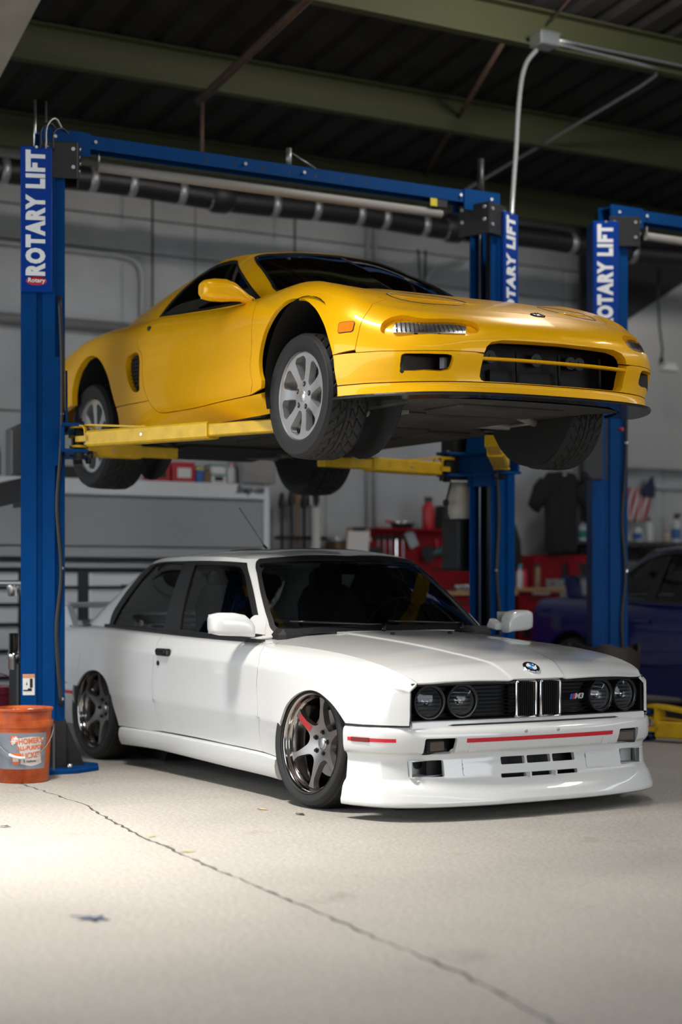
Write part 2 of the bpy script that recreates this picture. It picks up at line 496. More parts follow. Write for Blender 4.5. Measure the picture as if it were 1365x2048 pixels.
# ------------------------------------------------------------------ the workshop shell, in bay coordinates (x along the cars, y across the bays)
BAY_LOC = (0.5337, 8.2007, 0); BAY_RZ = -1.0313
ROOM = dict(loc=BAY_LOC, rz=BAY_RZ)
def bay(x, y, z=0.):
    c, s = math.cos(BAY_RZ), math.sin(BAY_RZ)
    return (BAY_LOC[0] + c*x - s*y, BAY_LOC[1] + s*x + c*y, z)
random.seed(4)
def floor_mat():
    m = bpy.data.materials.new('worn concrete'); m.use_nodes = True; nt = m.node_tree; b = nt.nodes['Principled BSDF']
    tc = nt.nodes.new('ShaderNodeTexCoord')
    def noise(s, d, rough=.6):
        n = nt.nodes.new('ShaderNodeTexNoise'); n.inputs['Scale'].default_value = s; n.inputs['Detail'].default_value = d; n.inputs['Roughness'].default_value = rough
        nt.links.new(tc.outputs['Object'], n.inputs['Vector']); return n
    def ramp(src, a, b_, ca, cb):
        r = nt.nodes.new('ShaderNodeValToRGB'); r.color_ramp.elements[0].position = a; r.color_ramp.elements[1].position = b_
        r.color_ramp.elements[0].color = ca; r.color_ramp.elements[1].color = cb; nt.links.new(src, r.inputs[0]); return r
    def mixc(kind, fac, A, B):
        x = nt.nodes.new('ShaderNodeMix'); x.data_type = 'RGBA'; x.blend_type = kind; x.inputs['Factor'].default_value = fac
        nt.links.new(A, x.inputs['A']); nt.links.new(B, x.inputs['B']); return x.outputs['Result']
    big = ramp(noise(.7, 5).outputs['Fac'], .3, .75, (.43,.405,.37,1), (.33,.315,.29,1))
    fine = ramp(noise(55, 8, .75).outputs['Fac'], .3, .72, (.62,.62,.62,1), (1.25,1.24,1.22,1))
    grit = ramp(noise(260, 2, .5).outputs['Fac'], .30, .62, (.62,.60,.58,1), (1.1,1.1,1.1,1))
    stain = ramp(noise(1.9, 7, .7).outputs['Fac'], .60, .78, (1,1,1,1), (.55,.52,.49,1))
    c = mixc('MULTIPLY', 1., big.outputs[0], fine.outputs[0]); c = mixc('MULTIPLY', .7, c, grit.outputs[0]); c = mixc('MULTIPLY', .8, c, stain.outputs[0])
    nt.links.new(c, b.inputs['Base Color']); b.inputs['Roughness'].default_value = .78; b.inputs['Specular IOR Level'].default_value = .35
    bp = nt.nodes.new('ShaderNodeBump'); bp.inputs['Strength'].default_value = .25; bp.inputs['Distance'].default_value = .004
    nt.links.new(noise(160, 4).outputs['Fac'], bp.inputs['Height']); nt.links.new(bp.outputs[0], b.inputs['Normal'])
    return m
CONC = floor_mat()
m = MB(); m.box((1.6, 1.85, -.16), (17.0, 18.5, .2)); FLOOR = m.build('floor', mat('joint dirt', (.05,.045,.04), .9), kind='structure', **ROOM)
crack = [(-6.9,-1.45),(-4.0,-1.5),(-2.0,-1.60),(-1.0,-1.63),(-.607,-1.653),(.002,-1.764),(.466,-1.832),(1.138,-1.913),(1.605,-1.95),(2.05,-2.004),(2.405,-2.031),(2.633,-2.068),(2.891,-2.084),(3.089,-2.104),(3.321,-2.144),(3.634,-2.215),(5.0,-2.4),(10.0,-2.9)]
cp = resample(np.array(crack), .05, False); rj = random.Random(2)
jig = [(x, y + rj.uniform(-.009, .009)) for x, y in cp]
gapw = [rj.uniform(.003, .010) for _ in jig]
i0 = min(range(len(jig)), key=lambda i: abs(jig[i][0] + .545))
def slab(poly):
    m = MB(); m.prism(poly, .06, ((0, 0, -.06), (1, 0, 0), (0, 1, 0))); return m.build('slab', CONC, FLOOR)
L = [(x, y - g) for (x, y), g in zip(jig, gapw)]; Rr = [(x, y + g) for (x, y), g in zip(jig, gapw)]
jl = [(-.545 + rj.uniform(-.003, .003), y) for y in np.arange(-1.64, 9.6, .12)]
slab(L + [(10, -7.4), (-6.9, -7.4)])
slab(Rr[i0:] + [(10, 11)] + [(x + .0012, y) for x, y in [(-.545, 11)] + jl[::-1]])
slab([(x - .0012, y) for x, y in jl + [(-.545, 11)]] + [(-6.9, 11)] + Rr[:i0])
# rear wall: painted boards over a backing
WALLP = mat('grey-white painted wall', (.46,.47,.48), .6, vary=.22, vscale=1.6, bump=.08, bscale=30)
m = MB(); m.box((-6.45, 1.85, 2.6), (.20, 18.7, 5.2)); WB = m.build('wall_back', mat('wall gap shadow', (.10,.10,.10), .8), kind='structure', **ROOM)  # dark grey backing, seen in the joints between the boards
zs = [0, 1.22, 2.44, 3.20, 3.83, 4.12, 5.0]
for i in range(len(zs) - 1):
    for j in range(5 if i < 3 else 6):
        y0 = -9.0 + j*4.0 + (0 if i < 3 else -1.3); y1 = min(y0 + 4.0, 11.0); y0 = max(y0, -7.3)
        m = MB(); m.box((-6.34, (y0+y1)/2, (zs[i]+zs[i+1])/2), (.04, y1 - y0 - .008, zs[i+1] - zs[i] - .012), bev=.004); m.build('wall_panel', WALLP, WB)
m = MB(); m.box((1.5, 11.1, 2.6), (17, .2, 5.2)); m.build('wall_right', WALLP, kind='structure', **ROOM)
OP = (-4.8, 2.2, 3.9)      # open roll-up door in the left wall: from x, to x, height
m = MB(); m.box(((-6.55 + OP[0])/2, -7.4, 3.0), (OP[0] + 6.55, .2, 6.0)); m.box(((OP[1] + 9.95)/2, -7.4, 3.0), (9.95 - OP[1], .2, 6.0)); m.box(((OP[0] + OP[1])/2, -7.4, (OP[2] + 6)/2), (OP[1] - OP[0], .2, 6 - OP[2])); m.build('wall_left', WALLP, kind='structure', **ROOM)
m = MB(); m.box((1.5, -17.4, -.12), (40, 19.8, .1)); m.box((20, 1, -.12), (20, 40, .1)); m.build('ground_outside', mat('yard concrete', (.30,.29,.27), .85), kind='structure', **ROOM)
m = MB(); m.box((10.0, -4.9, 3.3), (.2, 5.0, 6.6)); m.box((10.0, 8.1, 3.3), (.2, 6.2, 6.6)); m.box((10.0, 1.3, 5.0), (.2, 7.4, 3.2)); m.build('wall_front', WALLP, kind='structure', **ROOM)
# roof: dark ribbed sheets falling towards the back
rz = lambda x: 4.47 + .14*(x + 5.9) + .27
DECK = mat('dark ribbed roof sheet', (.030,.030,.030), .6, .0, spec=.2, vary=.3, vscale=3)
m = MB(); m.ring([[(x, yy, rz(x) + .12) for yy in (-7.6, 11.2)] for x in (-6.6, 9.95)], False, (False, False), False)
CEIL = m.build('ceiling', DECK, kind='structure', **ROOM)
y = -7.5; ks = 0
while y < 11.1:           # one overlapping ribbed sheet after another
    prof = []
    for r_ in range(3): prof += [(y + r_*.32, 0), (y + r_*.32 + .16, 0), (y + r_*.32 + .19, .05), (y + r_*.32 + .29, .05)]
    prof += [(y + .96, 0), (y + .975, 0)]; dz = .003*(ks % 2)
    m = MB(); m.ring([[(x, yy, rz(x) + zz + dz) for yy, zz in prof] for x in (-6.55, 9.9)], False, (False, False), False); m.build('roof_sheet', DECK, CEIL)
    y += .96; ks += 1
OLIVE = mat('olive purlin paint', (.068,.075,.038), .6, spec=.15, vary=.12, vscale=3, stretch=(1, .15, 1))
PUR = None
for k, x in enumerate((-5.9, -4.4, -2.89, -1.39, .11, 1.61, 3.11, 4.61, 6.11, 7.61, 9.1)):
    b = 4.47 + .14*(x + 5.9); m = MB()
    m.sweep([(x, -7.3, b), (x, 11, b)], [(-.035,0),(-.035,.25),(.045,.25),(.045,.262),(-.047,.262),(-.047,.012),(-.047,-.012),(.045,-.012),(.045,0)])
    m.build('trim_%d' % (k + 1), OLIVE, kind='structure', **ROOM)
RUST = mat('rusty pipe', (.085,.050,.032), .7, vary=.4, vscale=9)
# main frame rafter at the left
m = MB(); m.sweep([(-1.2, -1.13, 5.20), (-3.62, -1.13, 4.26), (-6.3, -1.13, 3.2)], [(-.12,0),(.12,0),(.12,.03),(.012,.03),(.012,.30),(.12,.30),(.12,.33),(-.12,.33),(-.12,.30),(-.012,.30),(-.012,.03),(-.12,.03)])
m.build('trim_21', mat('pale beam paint', (.36,.35,.30), .6, vary=.2), kind='structure', **ROOM)
def tubes(name, paths, r, material, label, cat, group=None, n=8):
    m = MB()
    for p in paths: m.tube(p, r, n)
    return m.build(name, material, None, label, cat, group, **ROOM)
sp = tubes('sprinkler_pipe', [[(1.5, .55, 5.33), (-2.37, .55, 4.68), (-3.90, .55, 4.42)]], .03, RUST, 'rusty pipe running back under the roof above the yellow car', 'pipe')
m = MB(); m.tube([(-3.85, .55, 4.42), (-3.85, .55, 3.95)], .014, 8); m.build('dropper', RUST, sp)
tubes('sag_rod', [[(-2.9, 2.47, 4.90), (-5.9, 3.79, 4.73)]], .020, RUST, 'thin rusty brace rod crossing between the roof beams', 'rod')
tubes('hanger_rod', [[(-2.80, 2.80, 5.05), (-2.30, 3.00, 5.5)], ], .010, RUST, 'short rod bolted to the front roof beam', 'rod')
GALV = mat('galvanised steel', (.50,.52,.54), .38, .9)
m = MB(); m.box((-2.79, 2.74, 4.90), (.14, .17, .09), bev=.006); jb = m.build('junction_box', GALV, None, 'galvanised junction box fixed under the front roof beam', 'junction box', **ROOM)
m = MB(); m.box((-2.79, 2.74, 4.947), (.15, .18, .006)); m.build('lid', GALV, jb)
fp = [(-2.8, 2.675, 4.829), (-2.78, 2.58, 4.73), (-2.74, 2.506, 4.609), (-2.68, 2.435, 4.443), (-2.6, 2.357, 4.239), (-2.5, 2.27, 4.015), (-2.38, 2.163, 3.789), (-2.28, 2.076, 3.607), (-2.22, 2.023, 3.473)]
m = MB(); m.tube([tuple(p) for p in Curve(np.arange(9), np.array(fp))(np.linspace(0, 8, 60))], [.0155 + .0015*(k % 2) for k in range(60)], 10)
fc = m.build('flexible_conduit', mat('flex conduit', (.62,.64,.66), .35, .7, bump=.0), None, 'silver flexible conduit curving down to the lift column', 'conduit', **ROOM)
tubes('steel_conduit', [[(-2.80, 2.80, 4.90), (-2.84, 3.0, 4.915), (-2.85, 3.7, 4.90), (-2.86, 3.85, 4.895), (-2.95, 3.92, 4.88), (-3.15, 3.94, 4.85), (-5.4, 3.98, 4.56), (-6.3, 3.98, 4.44)]], .013, GALV, 'thin steel conduit running from the junction box to the rear wall', 'conduit')
tubes('beam_conduit', [[(-2.80, 2.84, 4.93), (-2.84, 3.1, 4.95), (-2.84, 10, 4.95)]], .013, GALV, 'steel conduit strapped along the front roof beam', 'conduit')
# ventilation hose along the wall
BLACKH = mat('black hose', (.014,.014,.015), .45, bump=.4, bscale=25)
m = MB(); hp = [(-5.2, y, 4.10 + .012*math.sin(y*3.1)) for y in np.arange(-7.2, 10.6, .15)]; m.tube(hp, .095, 14); hose = m.build('exhaust_hose', BLACKH, None, 'thick black exhaust hose slung along the rear wall below the roof', 'hose', **ROOM)
TAPE = mat('silver tape', (.42,.43,.45), .35, .6)
for y in (-.42, .28, .60, 1.02, 1.30, 1.43, 1.85, 2.23, 2.65, 2.9, 3.3, 3.55, 3.68, 3.85, 4.9, 5.6, 6.3, 7.0):
    m = MB(); m.tube([(-5.2, y - .03, 4.10 + .012*math.sin(y*3.1)), (-5.2, y + .03, 4.10 + .012*math.sin(y*3.1))], .098, 14); m.build('tape_band', TAPE, hose)
for y in (1.37, 3.62):
    m = MB(); m.lathe([(.10,-.10),(.125,-.05),(.125,.05),(.10,.10)], (-5.2, y, 4.10), 'y', 16); m.build('hose_coupling', BLACKH, hose)
# wall conduits and pipes
tubes('bent_conduit', [[(-6.28, -4.9, 3.785), (-6.28, .95, 3.785), (-6.28, 1.10, 3.765), (-6.28, 1.17, 3.70), (-6.28, 1.187, 3.60), (-6.28, 1.187, 3.25)]], .022, WALLP, 'painted conduit bending down the rear wall at upper left', 'conduit')
tubes('wall_pipe', [[(-6.23, -4.9, 3.17), (-6.23, 3.0, 3.17)]], .045, mat('grey pipe', (.20,.20,.21), .5), 'grey pipe fixed level across the rear wall behind the yellow car', 'pipe')
for y, w_ in ((3.42, 'left'), (3.50, 'right')): tubes('wall_riser', [[(-6.28, y, 1.5), (-6.28, y, 4.4)]], .016, WALLP, w_ + ' one of two thin painted risers on the wall behind the lift arm', 'conduit', 'paired wall risers')
tubes('riser_bend', [[(-6.27, 4.05, 3.60), (-6.27, 4.05, 3.86), (-6.26, 4.15, 3.98), (-6.2, 4.45, 4.08)]], .018, WALLP, 'bent conduit stub high on the wall right of centre', 'conduit')
CH = mat('dark chain', (.02,.02,.02), .5, .6)
def chain(y, z0, z1, label):
    m = MB(); z = z0; k = 0
    while z > z1:
        a = [(.011*math.cos(t), 0, .020*math.sin(t)) for t in np.linspace(0, 2*math.pi, 8, endpoint=False)]
        if k % 2: a = [(0, p[0], p[2]) for p in a]
        m.tube([(-5.9 + p[0], y + p[1], z + p[2]) for p in a], .004, 5, closed=True); z -= .03; k += 1
    return m.build('hanging_chain', CH, None, label, 'chain', kind=None, **ROOM)
chain(1.106, 4.42, 3.28, 'dark chain hanging on the wall left of the yellow car roof')
chain(2.446, 4.42, 3.86, 'short dark chain hanging behind the yellow car roof')
tubes('power_cable', [[(-5.9, 3.72, 4.05), (-5.9, 3.74, 3.8), (-5.9, 3.78, 3.55), (-5.9, 3.79, 3.3)], [(-5.9, 3.80, 4.05), (-5.9, 3.79, 3.7), (-5.9, 3.80, 3.4)]], .010, BLACKH, 'black cord hanging behind the windscreen of the yellow car', 'cord')
# dark steel column and pale sheet panel at the right
m = MB(); m.sweep([(-6.0, 5.92, 0), (-6.0, 5.92, 4.6)], [(-.15,-.15),(.15,-.15),(.15,-.12),(.015,-.12),(.015,.12),(.15,.12),(.15,.15),(-.15,.15),(-.15,.12),(-.015,.12),(-.015,-.12),(-.15,-.12)], up=(1, 0, 0))
m.build('trim_22', mat('dark column paint', (.03,.03,.032), .6), kind='structure', **ROOM)
m = MB(); m.prism([(5.9, 3.40),(8.6, 5.0),(10.9, 5.0),(5.9, 5.0)], .03, ((-6.10, 0, 0), (0,1,0), (0,0,1))); m.build('trim_23', mat('dark gable sheet', (.03,.03,.03), .7), kind='structure', **ROOM)
m = MB(); m.prism([(6.08, 2.2),(10.8, 2.2),(10.8, 4.95),(8.55, 4.95),(6.08, 3.50)], .02, ((-6.20, 0, 0), (0,1,0), (0,0,1))); m.build('trim_24', mat('pale metal sheet', (.48,.48,.48), .38, .35), kind='structure', **ROOM)
# ------------------------------------------------------------------ ceiling lamps (above the frame)
def high_bay(x, y, z, energy, size, label, tilt=(0, 0), colour=(1., .95, .885), spread=180.):
    root = empty('ceiling_lamp', bay(x, y, z), BAY_RZ, label, 'lamp', 'high-bay ceiling lamps')
    m = MB(); m.box((0, 0, .05), (size[0] + .06, size[1] + .06, .06), bev=.01); m.build('housing', mat('lamp housing', (.5,.5,.5), .5), root)
    m = MB(); m.box((0, 0, .015), (size[0], size[1], .01)); m.build('diffuser', mat('lit diffuser', (1., .96, .9), .5, emit=6.), root)
    m = MB()
    for sx in (-1, 1): m.tube([(sx*size[0]*.4, 0, .08), (sx*size[0]*.4, 0, 4.74 + .14*(x + 5.9) - z)], .004, 6)
    m.build('suspension_wire', mat('wire', (.2,.2,.2), .5, .8), root, kind='stuff')
    li = bpy.data.lights.new('lamp_light', 'AREA'); li.shape = 'RECTANGLE'; li.size = size[0]; li.size_y = size[1]; li.energy = energy; li.color = colour; li.spread = R(spread)
    lo = bpy.data.objects.new('lamp_light', li); COL.objects.link(lo); lo.parent = root; lo.location = (0, 0, -.005)
    lo.rotation_euler = (tilt[0], tilt[1], 0)
    return root
high_bay(.35, -2.55, 4.6, 132, (.8, .5), 'ceiling lamp above the floor left of the white car', spread=84.)
high_bay(3.0, -.6, 4.9, 28, (1.2, .5), 'ceiling lamp in front of both cars')
high_bay(2.6, 4.4, 4.9, 40, (1.2, .5), 'ceiling lamp over the front of the neighbouring bay')
high_bay(-3.0, 8.6, 4.6, 25, (1.2, .4), 'ceiling lamp near the right-hand wall')  # unseen lamp, added to keep some light on the right-hand wall
# bare batten tube just out of frame above the two columns at the right
bl_ = empty('batten_lamp', bay(-1.15, 2.1, 4.98), BAY_RZ, 'bare tube batten lamp hung in front of the lit roof beam', 'lamp')
m = MB(); m.box((0, 0, .05), (.08, 1.2, .05), bev=.006); m.build('housing', mat('lamp housing', (.5,.5,.5), .5), bl_)
m = MB(); m.tube([(0, -.56, 0), (0, .56, 0)], .014, 10); m.build('tube', mat('lit tube', (1., .97, .92), .5, emit=8.), bl_)
li = bpy.data.lights.new('batten_light', 'POINT'); li.energy = 130; li.shadow_soft_size = .12; li.color = (1., .95, .88)
lo = bpy.data.objects.new('batten_light', li); COL.objects.link(lo); lo.parent = bl_; lo.location = (0, 0, -.14)
# ------------------------------------------------------------------ white coupe: surfaces (x forward from front axle, y left, z up; right half)
class XLine:
    """Key line over x: (x, half-width, height) -> point on the right-hand side."""
    def __init__(s, pts): s.c = curve_of(pts); s.lo = s.c.t[0]; s.hi = s.c.t[-1]
    def __call__(s, a):
        v = s.c(np.clip(a, s.lo, s.hi)); return np.stack([a, -v[:, 0], v[:, 1]], 1)
def front_corner(w0, z0, z1, inn=0.):
    """plan curve of the wing from the arch to the lamp panel"""
    zz = lambda k: z0 + (z1 - z0) * k
    return [(.40, w0 - .004, zz(0)), (.48, w0 - .030 - inn*.2, zz(.25)), (.55, w0 - .072 - inn*.4, zz(.5)), (.60, w0 - .110 - inn*.6, zz(.7)),
            (.635, w0 - .143 - inn*.8, zz(.85)), (.660, w0 - .170 - inn, zz(1.))]
BK_bot = XLine([(-3.50,.70,.30),(-3.40,.765,.28),(-3.1,.80,.25),(-2.9,.825,.22),(-2.56,.835,.21),(-2.2,.82,.21),(-1.9,.79,.21),(-1.6,.775,.21),(-.7,.775,.205),(-.4,.79,.20),(-.2,.815,.20),(.1,.83,.20),(.3,.828,.20)] + front_corner(.82,.20,.20))
BK_low = XLine([(-3.50,.72,.42),(-3.40,.785,.41),(-3.1,.825,.40),(-2.9,.84,.395),(-2.56,.845,.393),(-2.2,.838,.392),(-1.9,.815,.391),(-1.6,.803,.390),(-.7,.803,.380),(-.4,.815,.377),(-.2,.833,.373),(.1,.845,.37),(.3,.84,.37)] + front_corner(.828,.37,.40,-.010))
BK_low2 = XLine([(x, y + .008, z + .012) for x, y, z in [(-3.50,.72,.42),(-3.40,.785,.41),(-3.1,.825,.40),(-2.9,.84,.395),(-2.56,.845,.393),(-2.2,.838,.392),(-1.9,.815,.391),(-1.6,.803,.390),(-.7,.803,.380),(-.4,.815,.377),(-.2,.833,.373),(.1,.843,.37),(.3,.836,.37)]] + front_corner(.826,.385,.415,-.012))
BK_mid = XLine([(-3.50,.73,.55),(-3.40,.795,.54),(-3.1,.83,.53),(-2.9,.846,.53),(-2.56,.848,.53),(-2.2,.843,.528),(-1.9,.825,.525),(-1.6,.815,.52),(-.7,.812,.51),(-.4,.818,.50),(-.2,.83,.50),(.1,.838,.50),(.3,.83,.495)] + front_corner(.818,.49,.50,-.020))
BK_cr = XLine([(-3.50,.73,.665),(-3.40,.795,.665),(-3.1,.82,.664),(-2.56,.832,.664),(-2.05,.828,.660),(-1.66,.822,.651),(-1.04,.819,.640),(-.47,.819,.629),(-.3,.820,.622),(0,.822,.612),(.2,.818,.60)] + front_corner(.802,.59,.545,-.036))
BK_cr2 = XLine([(-3.50,.725,.678),(-3.40,.788,.678),(-3.1,.812,.677),(-2.56,.824,.677),(-2.05,.820,.672),(-1.66,.814,.663),(-1.04,.811,.652),(-.47,.811,.641),(-.3,.813,.633),(0,.817,.622),(.2,.813,.609)] + front_corner(.797,.598,.552,-.040))
BK_sh = XLine([(-3.50,.715,.735),(-3.40,.77,.735),(-3.1,.792,.738),(-2.56,.80,.738),(-2.05,.795,.728),(-1.66,.79,.718),(-1.04,.788,.706),(-.47,.785,.696),(-.3,.782,.693),(0,.777,.680),(.2,.768,.667)] + [(.40,.750,.645),(.48,.737,.625),(.55,.719,.608),(.60,.702,.592),(.635,.684,.581),(.66,.661,.572)])
BK_sh2 = XLine([(-3.50,.70,.757),(-3.40,.75,.757),(-3.1,.772,.760),(-2.56,.778,.768),(-2.05,.775,.757),(-1.66,.77,.747),(-1.04,.768,.735),(-.47,.757,.724),(-.3,.748,.717),(0,.738,.704),(.2,.73,.690)] + [(.40,.714,.668),(.48,.703,.648),(.55,.690,.630),(.60,.676,.612),(.635,.660,.597),(.66,.642,.588)])
BK_top = XLine([(-3.50,.67,.763),(-3.40,.72,.763),(-3.1,.74,.769),(-2.56,.745,.782),(-2.05,.742,.770),(-1.66,.74,.760),(-1.04,.738,.748),(-.47,.712,.739),(-.3,.704,.735),(0,.696,.721),(.2,.691,.705),(.40,.683,.680),(.50,.674,.661),(.58,.662,.640),(.635,.645,.617),(.66,.628,.600)])
BSIDE = Loft([BK_bot, BK_low, BK_low2, BK_mid, BK_cr, BK_cr2, BK_sh, BK_sh2, BK_top],
             [0, .175, .19, .31, .425, .438, .51, .54, .585], sharp=(1, 2, 4, 5))
BSIDE_R = ((-3.50, .66), (0, .585))

# bonnet: height over (x, y)
_bh_c = curve_of([(-.62,.800),(-.45,.790),(-.2,.770),(.1,.742),(.35,.712),(.50,.688),(.60,.664),(.645,.640),(.685,.614),(.70,.600)])
_bh_e = curve_of([(-.62,.745),(-.47,.739),(-.3,.735),(0,.721),(.2,.705),(.40,.680),(.50,.661),(.58,.640),(.635,.617),(.66,.600),(.70,.590)])
_bh_w = curve_of([(-.62,.72),(-.47,.712),(-.3,.704),(0,.696),(.2,.691),(.40,.683),(.50,.674),(.58,.662),(.635,.645),(.66,.628),(.72,.60)])
def BHOOD(x, y):
    x = np.asarray(x, float).ravel(); y = np.asarray(y, float).ravel()
    w = _bh_w(np.clip(x, -.62, .72))[:, 0]; c = _bh_c(np.clip(x, -.62, .70))[:, 0]; e = _bh_e(np.clip(x, -.62, .70))[:, 0]
    u = np.abs(y) / w
    z = e + (c - e) * np.clip(1 - u ** 2.6, -.3, 1)
    # raised centre panel with a soft crease line either side
    cw = np.interp(x, [-.5, .35, .72], [.345, .245, .155])
    d = np.clip((cw - np.abs(y)) / .022, 0, 1)
    z = z + .007 * d * d * (3 - 2 * d)
    return np.stack([x, y, z], 1)
# boot lid
def BBOOT(x, y):
    x = np.asarray(x, float).ravel(); y = np.asarray(y, float).ravel()
    e = np.interp(x, [-3.5, -3.4, -3.1, -2.56], [.763, .763, .769, .782]) 
    z = e + .045 * np.clip(1 - (np.abs(y) / .74) ** 2.4, 0, 1) + .012 * np.clip((-3.0 - x) / .4, 0, 1)
    return np.stack([x, y, z], 1)

# cabin: perimeter surface from windscreen centre round to rear-window centre; a = station, b = metres up
_g_base = [(-.44,0,.795),(-.46,.25,.795),(-.525,.50,.785),(-.60,.635,.772),(-.665,.690,.760),(-.76,.718,.745),(-1.2,.735,.742),(-1.7,.735,.755),(-2.4,.725,.776),(-2.84,.70,.790),(-3.00,.63,.80),(-3.04,.40,.81),(-3.05,0,.815)]
_g_top = [(-.985,0,1.190),(-.997,.2,1.187),(-1.035,.38,1.177),(-1.075,.468,1.165),(-1.12,.512,1.165),(-1.22,.540,1.172),(-1.5,.557,1.182),(-1.8,.555,1.184),(-2.14,.548,1.178),(-2.30,.522,1.160),(-2.38,.46,1.153),(-2.42,.28,1.163),(-2.43,0,1.17)]
_g_a = np.array([0, .26, .53, .69, .78, .89, 1.32, 1.82, 2.40, 2.75, 2.92, 3.16, 3.55])
_gb = np.array(_g_base); _gt = np.array(_g_top)
_gn = np.zeros_like(_gb)
_cx = np.array([-1.65, 0, 0])
_d = (_gb + _gt) / 2 - _cx; _gn[:, 0] = _d[:, 0] * np.array([1,1,1,.8,.5,.2,.05,0,.1,.4,.8,1,1]); _gn[:, 1] = _d[:, 1]
_gn /= np.maximum(np.linalg.norm(_gn, axis=1, keepdims=True), 1e-6)
def _lev(t, bulge): return Curve(_g_a, (_gb * (1 - t) + _gt * t + _gn * bulge) * np.array([1, -1, 1]))
BCAB = Loft([_lev(0, 0), _lev(.3, .016), _lev(.6, .020), _lev(.88, .012), _lev(1, 0)], [0, .135, .27, .395, .45])
BCAB_R = ((0, 3.55), (0, .45))
_roof_y = curve_of([(-2.43,.02,1.17),(-2.42,.28,1.163),(-2.38,.46,1.153),(-2.30,.522,1.160),(-2.14,.548,1.178),(-1.8,.555,1.184),(-1.5,.557,1.182),(-1.22,.540,1.172),(-1.12,.512,1.165),(-1.075,.468,1.165),(-1.035,.38,1.177),(-.997,.2,1.187),(-.985,.02,1.190)])
_roof_c = curve_of([(-2.43,1.17),(-2.3,1.192),(-2.1,1.212),(-1.6,1.230),(-1.3,1.227),(-1.1,1.210),(-.985,1.190)])
def BROOF(x, y):
    x = np.asarray(x, float).ravel(); y = np.asarray(y, float).ravel()
    xc = np.clip(x, -2.43, -.985)
    v = _roof_y(xc); c = np.maximum(_roof_c(xc)[:, 0], v[:, 1]); w = np.maximum(v[:, 0], .02)
    u = np.clip(np.abs(y) / w, 0, 1.02)
    z = v[:, 1] + (c - v[:, 1]) * (1 - u ** 2.8)
    return np.stack([x, y, z], 1)

# front bumper: plan path from the centre round to the wheel arch, section = (outset, height)
_bp = [(.742,0),(.740,.15),(.732,.30),(.716,.44),(.694,.55),(.665,.635),(.627,.705),(.577,.758),(.515,.795),(.45,.820),(.375,.836)]
def _offset_path(path, d):
    P = np.array(path, float); t = np.gradient(P, axis=0); t /= np.linalg.norm(t, axis=1, keepdims=True)
    n = np.stack([t[:, 1], -t[:, 0]], 1); return P + n * np.asarray(d).reshape(-1, 1)
_bp_a = np.concatenate([[0], np.cumsum(np.linalg.norm(np.diff(np.array(_bp), axis=0), axis=1))])
def perim_loft(path, a, sec, sharp=(), ramps=None):
    """sec: [(outset at centre, outset at side, z)] -> Loft over (a = metres round, b = metres down the section)"""
    L = []; b = [0.]; last = None
    for k, (d0, d1, z) in enumerate(sec):
        u = np.clip((a / a[-1] - .3) / .6, 0, 1); d = d0 + (d1 - d0) * u
        q = _offset_path(path, d); zz = np.full(len(a), z) if np.isscalar(z) else np.interp(a, *z)
        L.append(Curve(a, np.stack([q[:, 0], -q[:, 1], zz], 1)))
        p = np.array([d0, np.mean(zz)])
        if last is not None: b.append(b[-1] + max(.004, np.linalg.norm(p - last)))
        last = p
    return Loft(L, b, sharp), b
BBUMP, _bb = perim_loft(_bp, _bp_a, [(-.060,-.040,.412),(-.030,-.018,.409),(-.010,-.004,.398),(0,0,.382),(.001,0,.346),(-.014,-.003,.314),(-.024,-.008,.296),(-.042,-.021,.289),(-.046,-.025,.280),(-.040,-.025,.225),(-.030,-.020,.174),(-.022,-.014,.168),(-.012,-.006,.158),(.032,.010,.104),(.042,.015,.078),(.038,.013,.067),(.0,-.01,.062)], sharp=(6,7,10))
BBUMP_R = ((0, float(_bp_a[-1])), (0, float(_bb[-1])))
